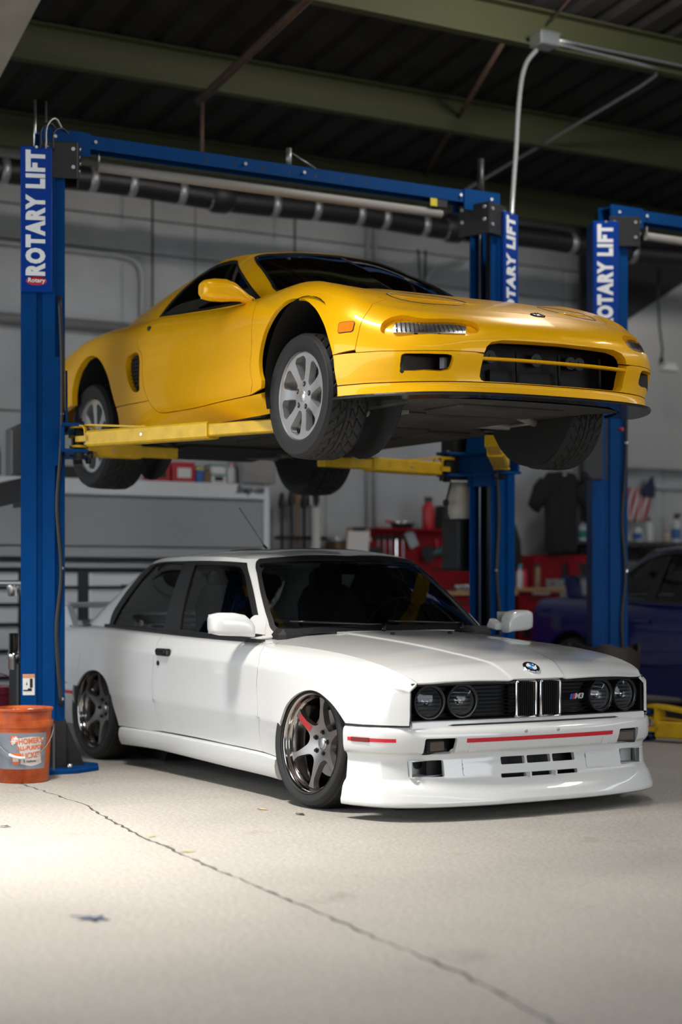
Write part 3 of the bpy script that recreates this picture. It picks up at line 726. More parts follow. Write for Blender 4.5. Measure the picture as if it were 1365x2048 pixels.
# ------------------------------------------------------------------ yellow sports car: surfaces (z = 0 at the wheel centres)
_n_a = np.array([0, .25, .46, .66, .80, .93, 1.11, 1.36, 1.56, 1.86, 2.16, 2.66, 3.16, 3.56, 3.96, 4.31, 4.66, 4.95, 5.33, 5.72])
_NX = dict(
 lip0=[(.955,0,-.052),(.945,.25,-.052),(.905,.46,-.053),(.825,.64,-.054),(.735,.745,-.055),(.62,.815,-.055),(.45,.855,-.055),(.2,.84,-.055),(0,.83,-.055),(-.3,.80,-.060),(-.6,.795,-.060),(-1.1,.80,-.058),(-1.6,.81,-.055),(-2.0,.82,-.05),(-2.4,.83,-.04),(-2.75,.82,-.03),(-3.1,.78,-.01),(-3.35,.68,.02),(-3.43,.4,.03),(-3.45,0,.03)],
 lip1=[(.945,0,-.008),(.935,.25,-.008),(.895,.46,-.008),(.815,.635,-.008),(.728,.74,-.007),(.615,.81,-.005),(.45,.856,-.005),(.2,.85,-.005),(0,.845,-.005),(-.3,.835,-.015),(-.6,.835,-.015),(-1.1,.84,-.012),(-1.6,.85,-.01),(-2.0,.86,0),(-2.4,.865,.01),(-2.75,.855,.02),(-3.1,.82,.04),(-3.35,.72,.06),(-3.44,.4,.07),(-3.46,0,.07)],
 low=[(.95,0,.03),(.94,.25,.03),(.90,.46,.03),(.82,.64,.03),(.733,.745,.03),(.62,.815,.03),(.45,.862,.032),(.2,.862,.032),(0,.862,.032),(-.3,.86,.032),(-.6,.862,.030),(-1.1,.868,.03),(-1.6,.878,.06),(-2.0,.885,.09),(-2.4,.89,.10),(-2.75,.88,.10),(-3.1,.845,.12),(-3.35,.745,.14),(-3.45,.4,.15),(-3.47,0,.15)],
 seam=[(.985,0,.125),(.972,.25,.125),(.930,.46,.125),(.845,.645,.125),(.755,.752,.127),(.635,.822,.129),(.45,.868,.14),(.2,.872,.145),(0,.874,.15),(-.3,.874,.160),(-.6,.877,.163),(-1.1,.884,.170),(-1.6,.896,.178),(-2.0,.902,.20),(-2.4,.905,.22),(-2.75,.895,.22),(-3.1,.865,.23),(-3.35,.77,.24),(-3.46,.4,.25),(-3.48,0,.25)],
 lens0=[(.985,0,.195),(.968,.25,.196),(.920,.46,.198),(.830,.64,.200),(.740,.745,.203),(.628,.815,.208),(.45,.862,.235),(.2,.872,.25),(0,.876,.26),(-.3,.872,.265),(-.6,.872,.27),(-1.1,.876,.28),(-1.6,.89,.29),(-2.0,.90,.31),(-2.4,.905,.33),(-2.75,.893,.33),(-3.1,.862,.33),(-3.35,.775,.34),(-3.46,.4,.35),(-3.48,0,.35)],
 lens1=[(.955,0,.250),(.935,.25,.252),(.880,.46,.258),(.790,.63,.268),(.705,.725,.276),(.600,.795,.288),(.45,.842,.325),(.2,.855,.37),(0,.862,.395),(-.3,.862,.385),(-.6,.866,.392),(-1.1,.872,.405),(-1.6,.882,.42),(-2.0,.89,.44),(-2.4,.892,.455),(-2.75,.882,.44),(-3.1,.85,.42),(-3.35,.765,.43),(-3.45,.4,.44),(-3.47,0,.44)],
 roll=[(.905,0,.285),(.885,.25,.288),(.83,.45,.296),(.745,.605,.309),(.67,.69,.322),(.575,.755,.345),(.45,.79,.393),(.2,.806,.462),(0,.812,.495),(-.3,.825,.482),(-.6,.838,.478),(-1.1,.846,.49),(-1.6,.858,.51),(-2.0,.866,.55),(-2.4,.862,.565),(-2.75,.842,.545),(-3.1,.80,.50),(-3.35,.72,.49),(-3.43,.4,.50),(-3.45,0,.50)],
 crest=[(.84,0,.318),(.82,.24,.319),(.765,.43,.326),(.685,.57,.338),(.618,.645,.350),(.535,.70,.375),(.42,.73,.428),(.2,.735,.505),(0,.73,.552),(-.3,.755,.548),(-.6,.77,.530),(-1.1,.79,.552),(-1.6,.80,.587),(-2.0,.79,.603),(-2.4,.77,.607),(-2.75,.74,.593),(-3.1,.69,.545),(-3.33,.62,.53),(-3.38,.35,.55),(-3.40,0,.555)])
for _k in _NX:
    for _i, _f in ((3, .965), (4, .95), (5, .965)):
        _p = _NX[_k][_i]; _NX[_k][_i] = (_p[0], _p[1] * _f, _p[2])
_nh_c = curve_of([(-.60,.585),(-.30,.572),(0,.545),(.27,.490),(.5,.434),(.7,.374),(.80,.336),(.84,.318),(.9,.288)])
_nh_w = curve_of([(-.60,.77,.530),(-.3,.755,.548),(0,.73,.552),(.2,.735,.505),(.42,.73,.428),(.535,.70,.375),(.618,.645,.350),(.685,.57,.338),(.765,.43,.326),(.82,.24,.319),(.845,.05,.318)])
def NHOOD(x, y):
    x = np.asarray(x, float).ravel(); y = np.asarray(y, float).ravel(); xc = np.clip(x, -.6, .845)
    w = _nh_w(xc); c = _nh_c(xc)[:, 0]
    u = np.clip(np.abs(y) / np.maximum(w[:, 0], .05), 0, 1.05)
    z = w[:, 1] + (c - w[:, 1]) * (1 - u ** 2.2) 
    # shallow valley between wing crest and bonnet centre near the screen
    v = np.clip((.35 - x) / .6, 0, 1); z = z - .022 * v * np.exp(-((u - .72) / .13) ** 2)
    return np.stack([x, y, z], 1)
_in = []
for _i, _p in enumerate(_NX['crest']):
    _dx = (.05, .05, .045, .035, .025, .012, 0, 0, 0, 0)[_i] if _i < 10 else 0.; _dy = (0, 0, .02, .03, .04, .05, .06, .06, .06, .05)[_i] if _i < 10 else .03
    _x, _y = _p[0] - _dx, _p[1] - _dy if _p[1] > 0 else 0.
    _in.append((_x, _y, float(NHOOD(np.array([_x]), np.array([_y]))[0, 2]) if _i < 10 else _p[2] + .003))
_NX['inner'] = _in
NSIDE = Loft([Curve(_n_a, np.array(_NX[k]) * np.array([1, -1, 1])) for k in ('lip0','lip1','low','seam','lens0','lens1','roll','crest','inner')],
             [0, .05, .09, .19, .275, .385, .475, .575, .63])
NSIDE_R = ((0, 5.72), (0, .63))
_nc_base = [(-.30,0,.565),(-.34,.3,.562),(-.42,.52,.558),(-.50,.64,.555),(-.56,.70,.548),(-.68,.745,.535),(-.95,.78,.540),(-1.3,.793,.563),(-1.65,.80,.588),(-2.0,.78,.604),(-2.45,.68,.612),(-2.75,.50,.615),(-2.85,0,.62)]
_nc_top = [(-1.03,0,.925),(-1.045,.2,.920),(-1.08,.34,.910),(-1.12,.44,.900),(-1.155,.475,.897),(-1.21,.497,.897),(-1.32,.510,.900),(-1.42,.510,.899),(-1.55,.502,.888),(-1.72,.485,.862),(-1.86,.44,.842),(-1.94,.3,.846),(-1.97,0,.85)]
_nc_a = np.array([0, .3, .55, .70, .79, .90, 1.14, 1.42, 1.72, 2.04, 2.40, 2.72, 3.2])
_nb = np.array(_nc_base); _nt = np.array(_nc_top)
_nn = np.zeros_like(_nb); _d = (_nb + _nt) / 2 - np.array([-1.35, 0, 0])
_nn[:, 0] = _d[:, 0] * np.array([1,1,1,.8,.4,.1,0,0,0,.1,.4,.8,1]); _nn[:, 1] = _d[:, 1]; _nn[:, 2] = .12
_nn /= np.maximum(np.linalg.norm(_nn, axis=1, keepdims=True), 1e-6)
def _nlev(t, bulge): return Curve(_nc_a, (_nb * (1 - t) + _nt * t + _nn * bulge) * np.array([1, -1, 1]))
NCAB = Loft([_nlev(0, 0), _nlev(.3, .026), _nlev(.6, .034), _nlev(.88, .018), _nlev(1, 0)], [0, .15, .30, .44, .50])
NCAB_R = ((0, 3.2), (0, .50))
_nr = sorted([(x, y, z) for x, y, z in _nc_top if y > 0] + [(-1.03, .02, .925), (-1.97, .02, .85)])
_nr_y = curve_of(_nr); _nr_c = curve_of([(-1.97,.85),(-1.85,.875),(-1.7,.902),(-1.5,.930),(-1.3,.944),(-1.15,.940),(-1.03,.925)])
def NROOF(x, y):
    x = np.asarray(x, float).ravel(); y = np.asarray(y, float).ravel(); xc = np.clip(x, -1.97, -1.03)
    v = _nr_y(xc); c = np.maximum(_nr_c(xc)[:, 0], v[:, 1]); w = np.maximum(v[:, 0], .02)
    u = np.clip(np.abs(y) / w, 0, 1.02)
    return np.stack([x, y, v[:, 1] + (c - v[:, 1]) * (1 - u ** 2.5)], 1)
# outlines of the panels, measured in car coordinates (metres)
D = {
 'b_door_rear': [(-1.669, 0.718), (-1.66, 0.653), (-1.686, 0.52), (-1.687, 0.393), (-1.679, 0.303), (-1.636, 0.228)],
 'b_door_front': [(-0.49, 0.694), (-0.46, 0.628), (-0.478, 0.534), (-0.463, 0.445), (-0.458, 0.386), (-0.478, 0.288), (-0.462, 0.216)],
 'b_sill': [(-2.132, 0.224), (-1.789, 0.222), (-1.636, 0.228), (-1.265, 0.226), (-0.881, 0.219), (-0.462, 0.216), (-0.265, 0.207)],
 'b_rear_arch': [(-2.691, 0.424), (-2.63, 0.475), (-2.544, 0.514), (-2.441, 0.528), (-2.355, 0.518), (-2.267, 0.478), (-2.218, 0.42), (-2.198, 0.347), (-2.158, 0.262), (-2.144, 0.223)],
 'b_front_arch': [(-0.26, 0.208), (-0.247, 0.312), (-0.19, 0.385), (-0.151, 0.454), (-0.091, 0.499), (-0.022, 0.528), (0.058, 0.544), (0.137, 0.541), (0.219, 0.517), (0.287, 0.486), (0.34, 0.448), (0.378, 0.414)],
 'b_bumper_gap': [(0.378, 0.414), (0.511, 0.416), (0.609, 0.416), (0.651, 0.415)],
 'b_fuel': [(-2.811, 0.632), (-2.677, 0.633), (-2.687, 0.514), (-2.8, 0.516)],
 'b_handle': [(-1.63, 0.681), (-1.477, 0.684), (-1.454, 0.647), (-1.579, 0.645)],
 'b_lock': [(-1.603, 0.604)],
 'b_win_outer': [(-2.506, 0.788), (-2.511, 0.841), (-2.453, 0.946), (-2.358, 1.063), (-2.307, 1.136), (-2.268, 1.163), (-2.096, 1.181), (-1.5, 1.179), (-1.297, 1.175), (-1.173, 1.164), (-1.109, 1.143), (-0.977, 1.047), (-0.785, 0.885), (-0.668, 0.773)],
 'b_qglass': [(-2.459, 0.794), (-2.429, 0.857), (-2.347, 0.966), (-2.252, 1.08), (-2.18, 1.14), (-2.102, 1.15), (-1.773, 1.146), (-1.732, 0.79)],
 'b_dglass': [(-1.622, 1.139), (-1.244, 1.131), (-1.135, 1.122), (-1.088, 1.101), (-0.926, 0.976), (-0.702, 0.782), (-1.047, 0.774), (-1.522, 0.786)],
 'b_bpillar': [(-1.773, 1.146), (-1.622, 1.139), (-1.522, 0.786), (-1.732, 0.79)],
 'b_ws_outer': [(-0.525, 1.116), (-0.5, 1.148), (-0.472, 1.165), (-0.438, 1.168), (-0.276, 1.181), (-0.013, 1.185)],
 'b_ws_low': [(-0.525, 1.116), (-0.589, 0.969), (-0.627, 0.852), (-0.637, 0.8), (-0.627, 0.781), (-0.56, 0.78), (-0.29, 0.795)],
 'b_crease': [(-0.243, -0.298), (0.191, -0.251), (0.405, -0.221), (0.562, -0.186), (0.637, -0.149), (0.686, -0.109)],
 'b_roundel': [(0.64, 0.021)],
 'b_jets': [(-0.26, -0.198), (-0.25, 0.146)],
 'n_rear_arch': [(-2.672, 0.193), (-2.658, 0.284), (-2.615, 0.365), (-2.547, 0.421), (-2.465, 0.454), (-2.361, 0.458), (-2.261, 0.43), (-2.16, 0.364), (-2.095, 0.296), (-2.036, 0.195), (-2.006, 0.122), (-2.002, 0.085), (-2.012, 0.036)],
 'n_front_arch': [(-0.262, -0.045), (-0.283, -0.012), (-0.288, 0.016), (-0.256, 0.094), (-0.274, 0.134), (-0.273, 0.235), (-0.242, 0.307), (-0.193, 0.369), (-0.135, 0.427), (-0.062, 0.456), (0.017, 0.455), (0.09, 0.442), (0.187, 0.399), (0.274, 0.347), (0.347, 0.283), (0.387, 0.222), (0.414, 0.171), (0.428, 0.135), (0.437, 0.061), (0.443, -0.007)],
 'n_door_rear': [(-1.724, 0.498), (-1.738, 0.476), (-1.722, 0.432), (-1.655, 0.387), (-1.637, 0.281), (-1.604, 0.192), (-1.55, 0.116), (-1.497, 0.067), (-1.452, 0.044), (-1.382, 0.036), (-1.148, 0.03), (-0.781, 0.033), (-0.39, 0.036)],
 'n_door_front': [(-0.407, 0.487), (-0.399, 0.463), (-0.38, 0.401), (-0.362, 0.283), (-0.367, 0.13), (-0.354, 0.1), (-0.39, 0.036)],
 'n_qsill': [(-1.999, 0.121), (-1.549, 0.118)],
 'n_vent': [(-1.846, 0.37), (-1.829, 0.393), (-1.697, 0.384), (-1.689, 0.302), (-1.677, 0.211), (-1.65, 0.183), (-1.723, 0.19), (-1.794, 0.256)],
 'n_vent_out': [(-1.933, 0.408), (-1.913, 0.432), (-1.713, 0.425), (-1.652, 0.387), (-1.635, 0.282), (-1.604, 0.192), (-1.71, 0.18), (-1.778, 0.179), (-1.83, 0.218), (-1.894, 0.309)],
 'n_bump_seam': [(0.428, 0.137), (0.558, 0.137), (0.67, 0.134), (0.755, 0.129)],
 'n_nose_shut': [(0.533, 0.372), (0.557, 0.345), (0.563, 0.291), (0.563, 0.211), (0.556, 0.149)],
 'n_marker': [(0.453, 0.24), (0.452, 0.278), (0.464, 0.284), (0.528, 0.281), (0.539, 0.272), (0.543, 0.24), (0.535, 0.231)],
 'n_lock': [(-1.629, 0.526)],
 'n_lens_rec': [(0.659, 0.227), (0.653, 0.272), (0.668, 0.29), (0.78, 0.276), (0.886, 0.263), (0.922, 0.225), (0.927, 0.207), (0.831, 0.203), (0.666, 0.218)],
 'n_lens': [(0.701, 0.224), (0.692, 0.266), (0.792, 0.261), (0.875, 0.257), (0.886, 0.252), (0.909, 0.213), (0.828, 0.212)],
 'n_mouth': [(0.738, 0.059), (0.754, 0.115), (0.764, 0.121), (0.901, 0.113), (0.877, 0.041), (0.756, 0.045)],
 'n_lip_gap': [(0.446, -0.009), (0.726, -0.004), (0.895, -0.016)],
 'n_cmouth': [(-0.387, 0.146), (-0.367, 0.167), (-0.306, 0.181), (-0.128, 0.176), (-0.396, 0.013), (-0.39, -0.0), (-0.099, 0.001)],
 'n_win': [(-1.593, 0.592), (-1.504, 0.679), (-1.854, 0.832), (-1.569, 0.873), (-1.264, 0.861), (-1.127, 0.872), (-1.09, 0.865), (-0.868, 0.745), (-0.596, 0.56), (-0.701, 0.546), (-0.85, 0.545)],
 'n_ws': [(-0.671, 0.578), (-0.598, 0.721), (-0.494, 0.859), (-0.453, 0.887), (-0.34, 0.899), (-0.176, 0.909)],
 'b_ind': [(-0.597, 0.356), (-0.466, 0.356), (-0.446, 0.293), (-0.58, 0.292)],
 'b_fog': [(-0.65, 0.26), (-0.487, 0.261), (-0.501, 0.189), (-0.663, 0.189)],
 'b_plate': [(-0.398, 0.262), (-0.261, 0.261), (-0.288, 0.188), (-0.416, 0.189)],
 'b_gr_up': [(-0.192, 0.261), (0.008, 0.262), (0.222, 0.261), (0.205, 0.23), (0.003, 0.232), (-0.205, 0.228)],
 'b_gr_lo': [(-0.225, 0.183), (0.18, 0.182), (0.153, 0.158), (-0.225, 0.156)],
 'b_indL': [(0.46, 0.359), (0.827, 0.326), (0.647, 0.286), (0.496, 0.29)],
 'b_fogL': [(0.463, 0.262), (0.94, 0.217), (0.928, 0.141), (0.428, 0.195)],
 'b_strip': [(-0.407, 0.354), (-0.404, 0.336), (-0.031, 0.36), (-0.027, 0.338)],
 'b_sstrip': [(0.425, 0.364), (0.665, 0.347), (0.662, 0.332), (0.43, 0.349), (0.462, 0.363), (0.591, 0.36)],
 'b_lip': [(-0.811, 0.175), (-0.632, 0.173), (-0.418, 0.177), (-0.835, 0.093), (-0.66, 0.076), (-0.276, 0.08)],
 'b_tow': [(-0.388, 0.332), (-0.352, 0.332), (-0.331, 0.291), (-0.371, 0.292)],
}
# ------------------------------------------------------------------ wheels
def tread_height(kind, th, w):
    """Tread relief in metres (0 = block top) at angle th, across w in -1..1."""
    d = np.zeros_like(th)
    if kind == 'v':            # directional pattern: swept V grooves and two ribs
        ph = th * 30 / (2 * math.pi) + np.abs(w) ** .8 * 1.9
        g = np.abs((ph % 1) - .5)
        d = np.where((g > .39) & (np.abs(w) > .12), -.006, d)
        ph2 = th * 30 / (2 * math.pi) + .5 + np.abs(w) ** .8 * 2.6
        g2 = np.abs((ph2 % 1) - .5)
        d = np.where((g2 > .42) & (np.abs(w) > .28) & (np.abs(w) < .8), -.005, d)
        for c in (.12, .55): d = np.where(np.abs(np.abs(w) - c) < .035, -.007, d)
    else:
        for c in (.0, .42): d = np.where(np.abs(np.abs(w) - c) < .04, -.006, d)
        ph = th * 40 / (2 * math.pi) + w * .5
        d = np.where((np.abs((ph % 1) - .5) > .42) & (np.abs(w) > .55), -.004, d)
    return d
def tire_mesh(name, Ro, Rr, W, rimW, kind, material, nseg=300, nw=44):
    """Outward = -y. Ro outer radius, Rr bead radius, W tread width, rimW bead width."""
    sw = np.array([(Rr - .004, rimW/2 - .004), (Rr + .006, rimW/2 + .002), (Rr + (Ro-Rr)*.30, max(rimW, W)/2 + .008), (Rr + (Ro-Rr)*.55, max(rimW, W)/2 + .009),
                   (Rr + (Ro-Rr)*.78, W/2 + .012), (Ro - .012, W/2 + .003), (Ro - .004, W/2 - .010)])
    side = Curve(np.arange(len(sw)), sw)(np.linspace(0, len(sw) - 1, 20))
    tr_w = np.linspace(W/2 - .012, -(W/2 - .012), nw)
    th = np.linspace(0, 2*math.pi, nseg, endpoint=False)
    TH, WW = np.meshgrid(th, tr_w / (W/2 - .012), indexing='ij')
    hgt = tread_height(kind, TH, WW)
    crown = -.004 * np.abs(WW) ** 3
    rt = Ro + hgt + crown
    ns = len(side)
    prof_r = np.concatenate([np.repeat(side[None, :, 0], nseg, 0), rt, np.repeat(side[None, ::-1, 0], nseg, 0)], 1)
    prof_y = np.concatenate([np.repeat(side[None, :, 1], nseg, 0), np.repeat(tr_w[None], nseg, 0), np.repeat(-side[None, ::-1, 1], nseg, 0)], 1)
    m = prof_r.shape[1]
    V = np.stack([prof_r * np.cos(th)[:, None], -prof_y, prof_r * np.sin(th)[:, None]], -1).reshape(-1, 3)
    k, j = np.meshgrid(np.arange(nseg), np.arange(m - 1), indexing='ij'); k2 = (k + 1) % nseg
    Fc = np.stack([k*m+j, k*m+j+1, k2*m+j+1, k2*m+j], -1).reshape(-1, 4)
    me = bpy.data.meshes.new(name); me.from_pydata(V.tolist(), [], Fc.tolist())
    me.materials.append(material); me.polygons.foreach_set('use_smooth', [True] * len(Fc)); me.update(); me.set_sharp_from_angle(angle=R(35))
    return me
def polar_hole(n, k, pts, ns=5):
    """closed outline given as (r, lateral) mirrored pairs round spoke-gap k"""
    a = 2*math.pi*(k + .5)/n + math.pi/2
    P = smooth_poly(pts, ns, True)
    ca, sa = math.cos(a), math.sin(a)
    return np.stack([P[:, 0]*ca - P[:, 1]*sa, P[:, 0]*sa + P[:, 1]*ca], 1)
def wheel_face(name, n, rad, depth, hole, material, thick, parent, h=.012, extra=()):
    """Spoked face as one casting: dished disc with n openings. depth = Curve r -> inward offset"""
    def surf(a, b):
        r = np.sqrt(a*a + b*b); d = depth(np.clip(r, 0, rad * 1.02))[:, 0]
        return np.stack([a, d, b], 1)
    t = np.linspace(0, 2*math.pi, 96, endpoint=False)
    out = np.stack([rad*np.cos(t), rad*np.sin(t)], 1)
    return patch(name, surf, out, material, parent, holes=[polar_hole(n, k, hole) for k in range(n)] + list(extra), h=h, hedge=.006, flange=thick, flip=False, ref=None)[0]
# ------------------------------------------------------------------ white coupe
WHITE = mat('white paint', (.66,.66,.645), .28, coat=1., coat_rough=.03)
BLACK_TRIM = mat('black rubber trim', (.012,.012,.013), .38)
BLACK_MATTE = mat('matte black plastic', (.012,.012,.012), .6)
GLOSS_BLACK = mat('satin black plastic', (.010,.010,.011), .25)
LINER = mat('wheel arch liner', (.008,.008,.008), .8)
CHROME = mat('chrome', (.82,.82,.84), .06, 1.)
RUBBER = mat('tyre rubber', (.016,.016,.016), .62, bump=.15, bscale=140)
RED = mat('red stripe', (.55,.015,.03), .35)
GUN = mat('dark bronze wheel', (.26,.245,.235), .34, .8)
GUNLIP = mat('polished dark rim', (.48,.45,.43), .12, 1.)
CABG = glass_mat('car window glass', (.52,.56,.56), .5)
INT = mat('dark cabin trim', (.014,.014,.015), .7)
LEATHER = mat('black seat cloth', (.018,.019,.021), .75)
LENSG = glass_mat('headlamp glass', (.62,.64,.66), .5, .02)
AMBER_D = mat('smoked lamp', (.10,.075,.055), .12, coat=.6)
STEEL = mat('bare steel', (.42,.42,.43), .35, 1.)
B_A = 1.0313
bmw = empty('coupe_car', (0.5337, 8.2007, 0), -B_A, 'white two-door coupe with box flares and rear wing on the floor under the yellow car', 'car')

def ab_side(surf, rng, pts, axes=(0, 2)):
    return invert(surf, np.array([p[:2] for p in pts]), lambda P: P[:, list(axes)], *rng, n=(220, 70))
bs = lambda pts: ab_side(BSIDE, BSIDE_R, pts)
TOPB = BSIDE_R[1][1]
dr = bs(smooth_poly(D['b_door_rear'], 4)); df = bs(smooth_poly(D['b_door_front'], 4)); sl = bs(D['b_sill'])
fa = bs(smooth_poly(D['b_front_arch'], 4)); ra = bs(smooth_poly(D['b_rear_arch'], 4)); bgp = bs(D['b_bumper_gap'])
low = lambda x: float(np.interp(x, sl[:, 0], sl[:, 1]))
dr = np.vstack([[(-1.60, TOPB), (-1.645, TOPB - .03)], dr]); df = np.vstack([[(-.53, TOPB), (-.515, TOPB - .03)], df])
sub = lambda a, b: [(x, low(x)) for x in np.linspace(a, b, 12)]
top = lambda a, b, n=16: [(x, TOPB) for x in np.linspace(a, b, n)]
# arch clipped to the lower edge of the panel
fender = list(df[::-1]) + top(-.52, .658, 40)[1:] + [(.66, TOPB - .03), (.66, .35), (.66, .25)] + [(.658, bgp[-1, 1])] + list(bgp[::-1][1:]) + list(fa[::-1][1:]) + [(x, low(x)) for x in np.linspace(fa[0, 0], df[-1, 0], 6)][1:-1]
PAN = dict(h=.028, hedge=.014, asp=1., gap=.0018)
patch('front_wing', BSIDE, fender, WHITE, bmw, mirror=True, flange=.012, **PAN)
door = list(df) + sub(df[-1, 0], dr[-1, 0])[1:-1] + list(dr[::-1]) + top(-1.60, -.53, 30)[1:-1]
door_o = patch('door', BSIDE, door, WHITE, bmw, mirror=True, flange=.025, **PAN)
ra0 = ra[0]
quarter = list(dr) + sub(dr[-1, 0], ra[-1, 0])[1:-1] + list(ra[::-1]) + [(-2.80, ra0[1] + .004), (-3.0, .24), (-3.3, .25), (-3.49, .26)] + [(-3.495, b) for b in np.linspace(.28, TOPB, 8)] + top(-3.49, -1.60, 40)[1:-1]
fuel = bs(D['b_fuel']); fuel_r = inset(np.array(fuel), 0.)
quarter_o = patch('rear_quarter_panel', BSIDE, quarter, WHITE, bmw, mirror=True, flange=.012, **PAN)
fl = smooth_poly([tuple(p) for p in np.array([(-2.80,.632),(-2.735,.634),(-2.675,.632),(-2.672,.575),(-2.68,.520),(-2.74,.514),(-2.80,.517),(-2.805,.575)])], 4, True)
patch('fuel_flap', BSIDE, bs(fl), WHITE, bmw, h=.03, hedge=.012, flange=.004, off=.0025)

# bonnet and boot
hw = lambda x: float(_bh_w(np.array([np.clip(x, -.62, .72)]))[0, 0])
lead = [(x, y) for x, y in [(.66,.628),(.672,.56),(.684,.42),(.692,.28),(.699,.14),(.70,0)]]
ho = [(x, -hw(x)) for x in np.linspace(-.47, .655, 40)] + [(x, -y) for x, y in lead] + [(x, y) for x, y in lead[::-1][1:]] + [(x, hw(x)) for x in np.linspace(.655, -.47, 40)]
ho += [(-.50, .66), (-.47, .52), (-.43, .30), (-.41, 0), (-.43, -.30), (-.47, -.52), (-.50, -.66)]
cr = [(x, -np.interp(x, [-.5, .35, .72], [.345, .245, .155])) for x in np.linspace(-.4, .68, 40)]
cl = lambda s, o: [(x, s * (-y) - s * o) for x, y in cr]
bonnet = patch('bonnet', BHOOD, ho, WHITE, bmw, h=.028, hedge=.012, gap=.0015, flange=.007,
      lines=[cl(1, 0), cl(1, .011), cl(1, .022), cl(-1, 0), cl(-1, .011), cl(-1, .022)])[0]
patch('cowl_panel', BHOOD, [(-.474, -.712), (-.504, -.66), (-.474, -.52), (-.434, -.30), (-.414, 0), (-.434, .30), (-.474, .52), (-.504, .66), (-.474, .712), (-.62, .722), (-.80, .725), (-.80, .60), (-.60, .45), (-.55, 0), (-.60, -.45), (-.80, -.60), (-.80, -.725), (-.62, -.722)], WHITE, bmw, h=.04, hedge=.02, flange=.02)
bt = [(-3.06, -.62), (-3.06, .62)] + [(x, .70) for x in (-2.98, -3.1, -3.3)] + [(-3.40, .69), (-3.46, .60), (-3.49, .3), (-3.495, 0), (-3.49, -.3), (-3.46, -.60), (-3.40, -.69)] + [(x, -.70) for x in (-3.3, -3.1, -2.98)]
bt2 = [(-2.5, -.735), (-3.0, -.735), (-3.4, -.715), (-3.46, -.62), (-3.495, 0), (-3.46, .62), (-3.4, .715), (-3.0, .735), (-2.5, .735)]
patch('boot_lid', BBOOT, bt2, WHITE, bmw, h=.05, hedge=.03, flange=.02)
# rear panel and bumper (behind)
m = MB(); m.box((-3.495, 0, .56), (.02, 1.42, .40), bev=.008); m.build('rear_panel', WHITE, bmw)
for s in (-1, 1):
    m = MB(); m.box((-3.508, s*.54, .60), (.02, .34, .13), bev=.006); m.build('tail_lamp', mat('tail lamp red', (.35,.01,.01), .15), bmw)
rb = [(-2.78,-.842),(-2.95,-.842),(-3.2,-.835),(-3.40,-.80),(-3.53,-.70),(-3.57,-.5),(-3.58,0),(-3.57,.5),(-3.53,.70),(-3.40,.80),(-3.2,.835),(-2.95,.842),(-2.78,.842)]
m = MB(); m.sweep([(x, y, 0) for x, y in rb[::-1]], [(-.06,.44),(-.012,.432),(0,.415),(.002,.36),(-.006,.34),(-.012,.30),(-.02,.22),(-.03,.19),(-.07,.18),(-.09,.30)], smooth=True)
rbo = m.build('rear_bumper', WHITE, bmw, sharp=40)
m = MB(); m.sweep([(x, y, 0) for x, y in rb[:4][::-1]], [(.0035,.392),(.0035,.372),(0,.372),(0,.392)]); m.build('stripe', RED, rbo)
# rear wing
wing = MB()
prof = [(-.09,.004),(-.06,.018),(0,.022),(.06,.012),(.085,-.006),(.06,-.012),(0,-.010),(-.06,-.008)]
wing.sweep([(-3.34, -.66, .895), (-3.34, 0, .905), (-3.34, .66, .895)], prof, smooth=True)
wg = wing.build('rear_wing', WHITE, bmw, sharp=50)
for s in (-1, 1):
    m = MB(); m.prism([(-3.47,.765),(-3.12,.775),(-3.22,.90),(-3.43,.915)], .05, ((0, s*.66 + (.05 if s > 0 else 0), 0), (1,0,0), (0,0,1)), bev=.006); m.build('wing_upright', WHITE, wg)

# cabin: pillars and roof skin, glass, trim
ca = lambda pts, ax=(0, 2), hi=2.8: ab_side(BCAB, ((0., hi), (0, .45)), pts, ax)
wo = [tuple(p) for p in D['b_win_outer']]
win = np.vstack([ca(smooth_poly(wo[:5], 4)), ca(smooth_poly(wo[4:11], 4)), ca(smooth_poly(wo[10:], 4))])
win[:, 1] = np.clip(win[:, 1], .012, .425)
wtop = ca(smooth_poly(D['b_ws_outer'], 4), (1, 2), 1.0); wlow = ca(smooth_poly(D['b_ws_low'], 4), (1, 2), 1.0)
wl = [p for p in wlow if p[0] > .02]; wt = [p for p in wtop if p[0] > .02]
blow = max(.0, float(wlow[-1, 1])); btop = float(np.clip(wtop[-1, 1], .40, .44))
ws_o = [(0., blow)] + [tuple(p) for p in wl[::-1]] + [tuple(p) for p in wt] + [(0., btop)]
ws_o = np.array(ws_o); 
def symm(P):
    """half outline starting and ending at a = 0 -> full outline with negative a"""
    P = np.array(P); L = P[::-1] * np.array([-1, 1]); return np.vstack([P, L[1:-1]])
def BCABF(a, b):
    a = np.asarray(a, float).ravel(); s = np.where(a < 0, -1., 1.)
    P = BCAB(np.abs(a), b); P[:, 1] *= s; return P
shell_out = np.array([(a, 0.) for a in np.linspace(0, 3.55, 60)] + [(a, .45) for a in np.linspace(3.55, 0, 60)])
full_out = np.array([(a, 0.) for a in np.linspace(-2.60, 2.60, 90)] + [(a, .45) for a in np.linspace(2.60, -2.60, 90)])
rw = np.array([(2.98,.05),(3.2,.045),(3.55,.045),(3.55,.40),(3.2,.40),(3.02,.385),(2.95,.30)])
mir = lambda P: np.array(P) * np.array([-1, 1])
WSF = symm(ws_o)
half = [(0.,0.)] + [(a, 0.) for a in np.linspace(0,3.55,60)][1:] + [(a,.45) for a in np.linspace(3.55,0,60)]
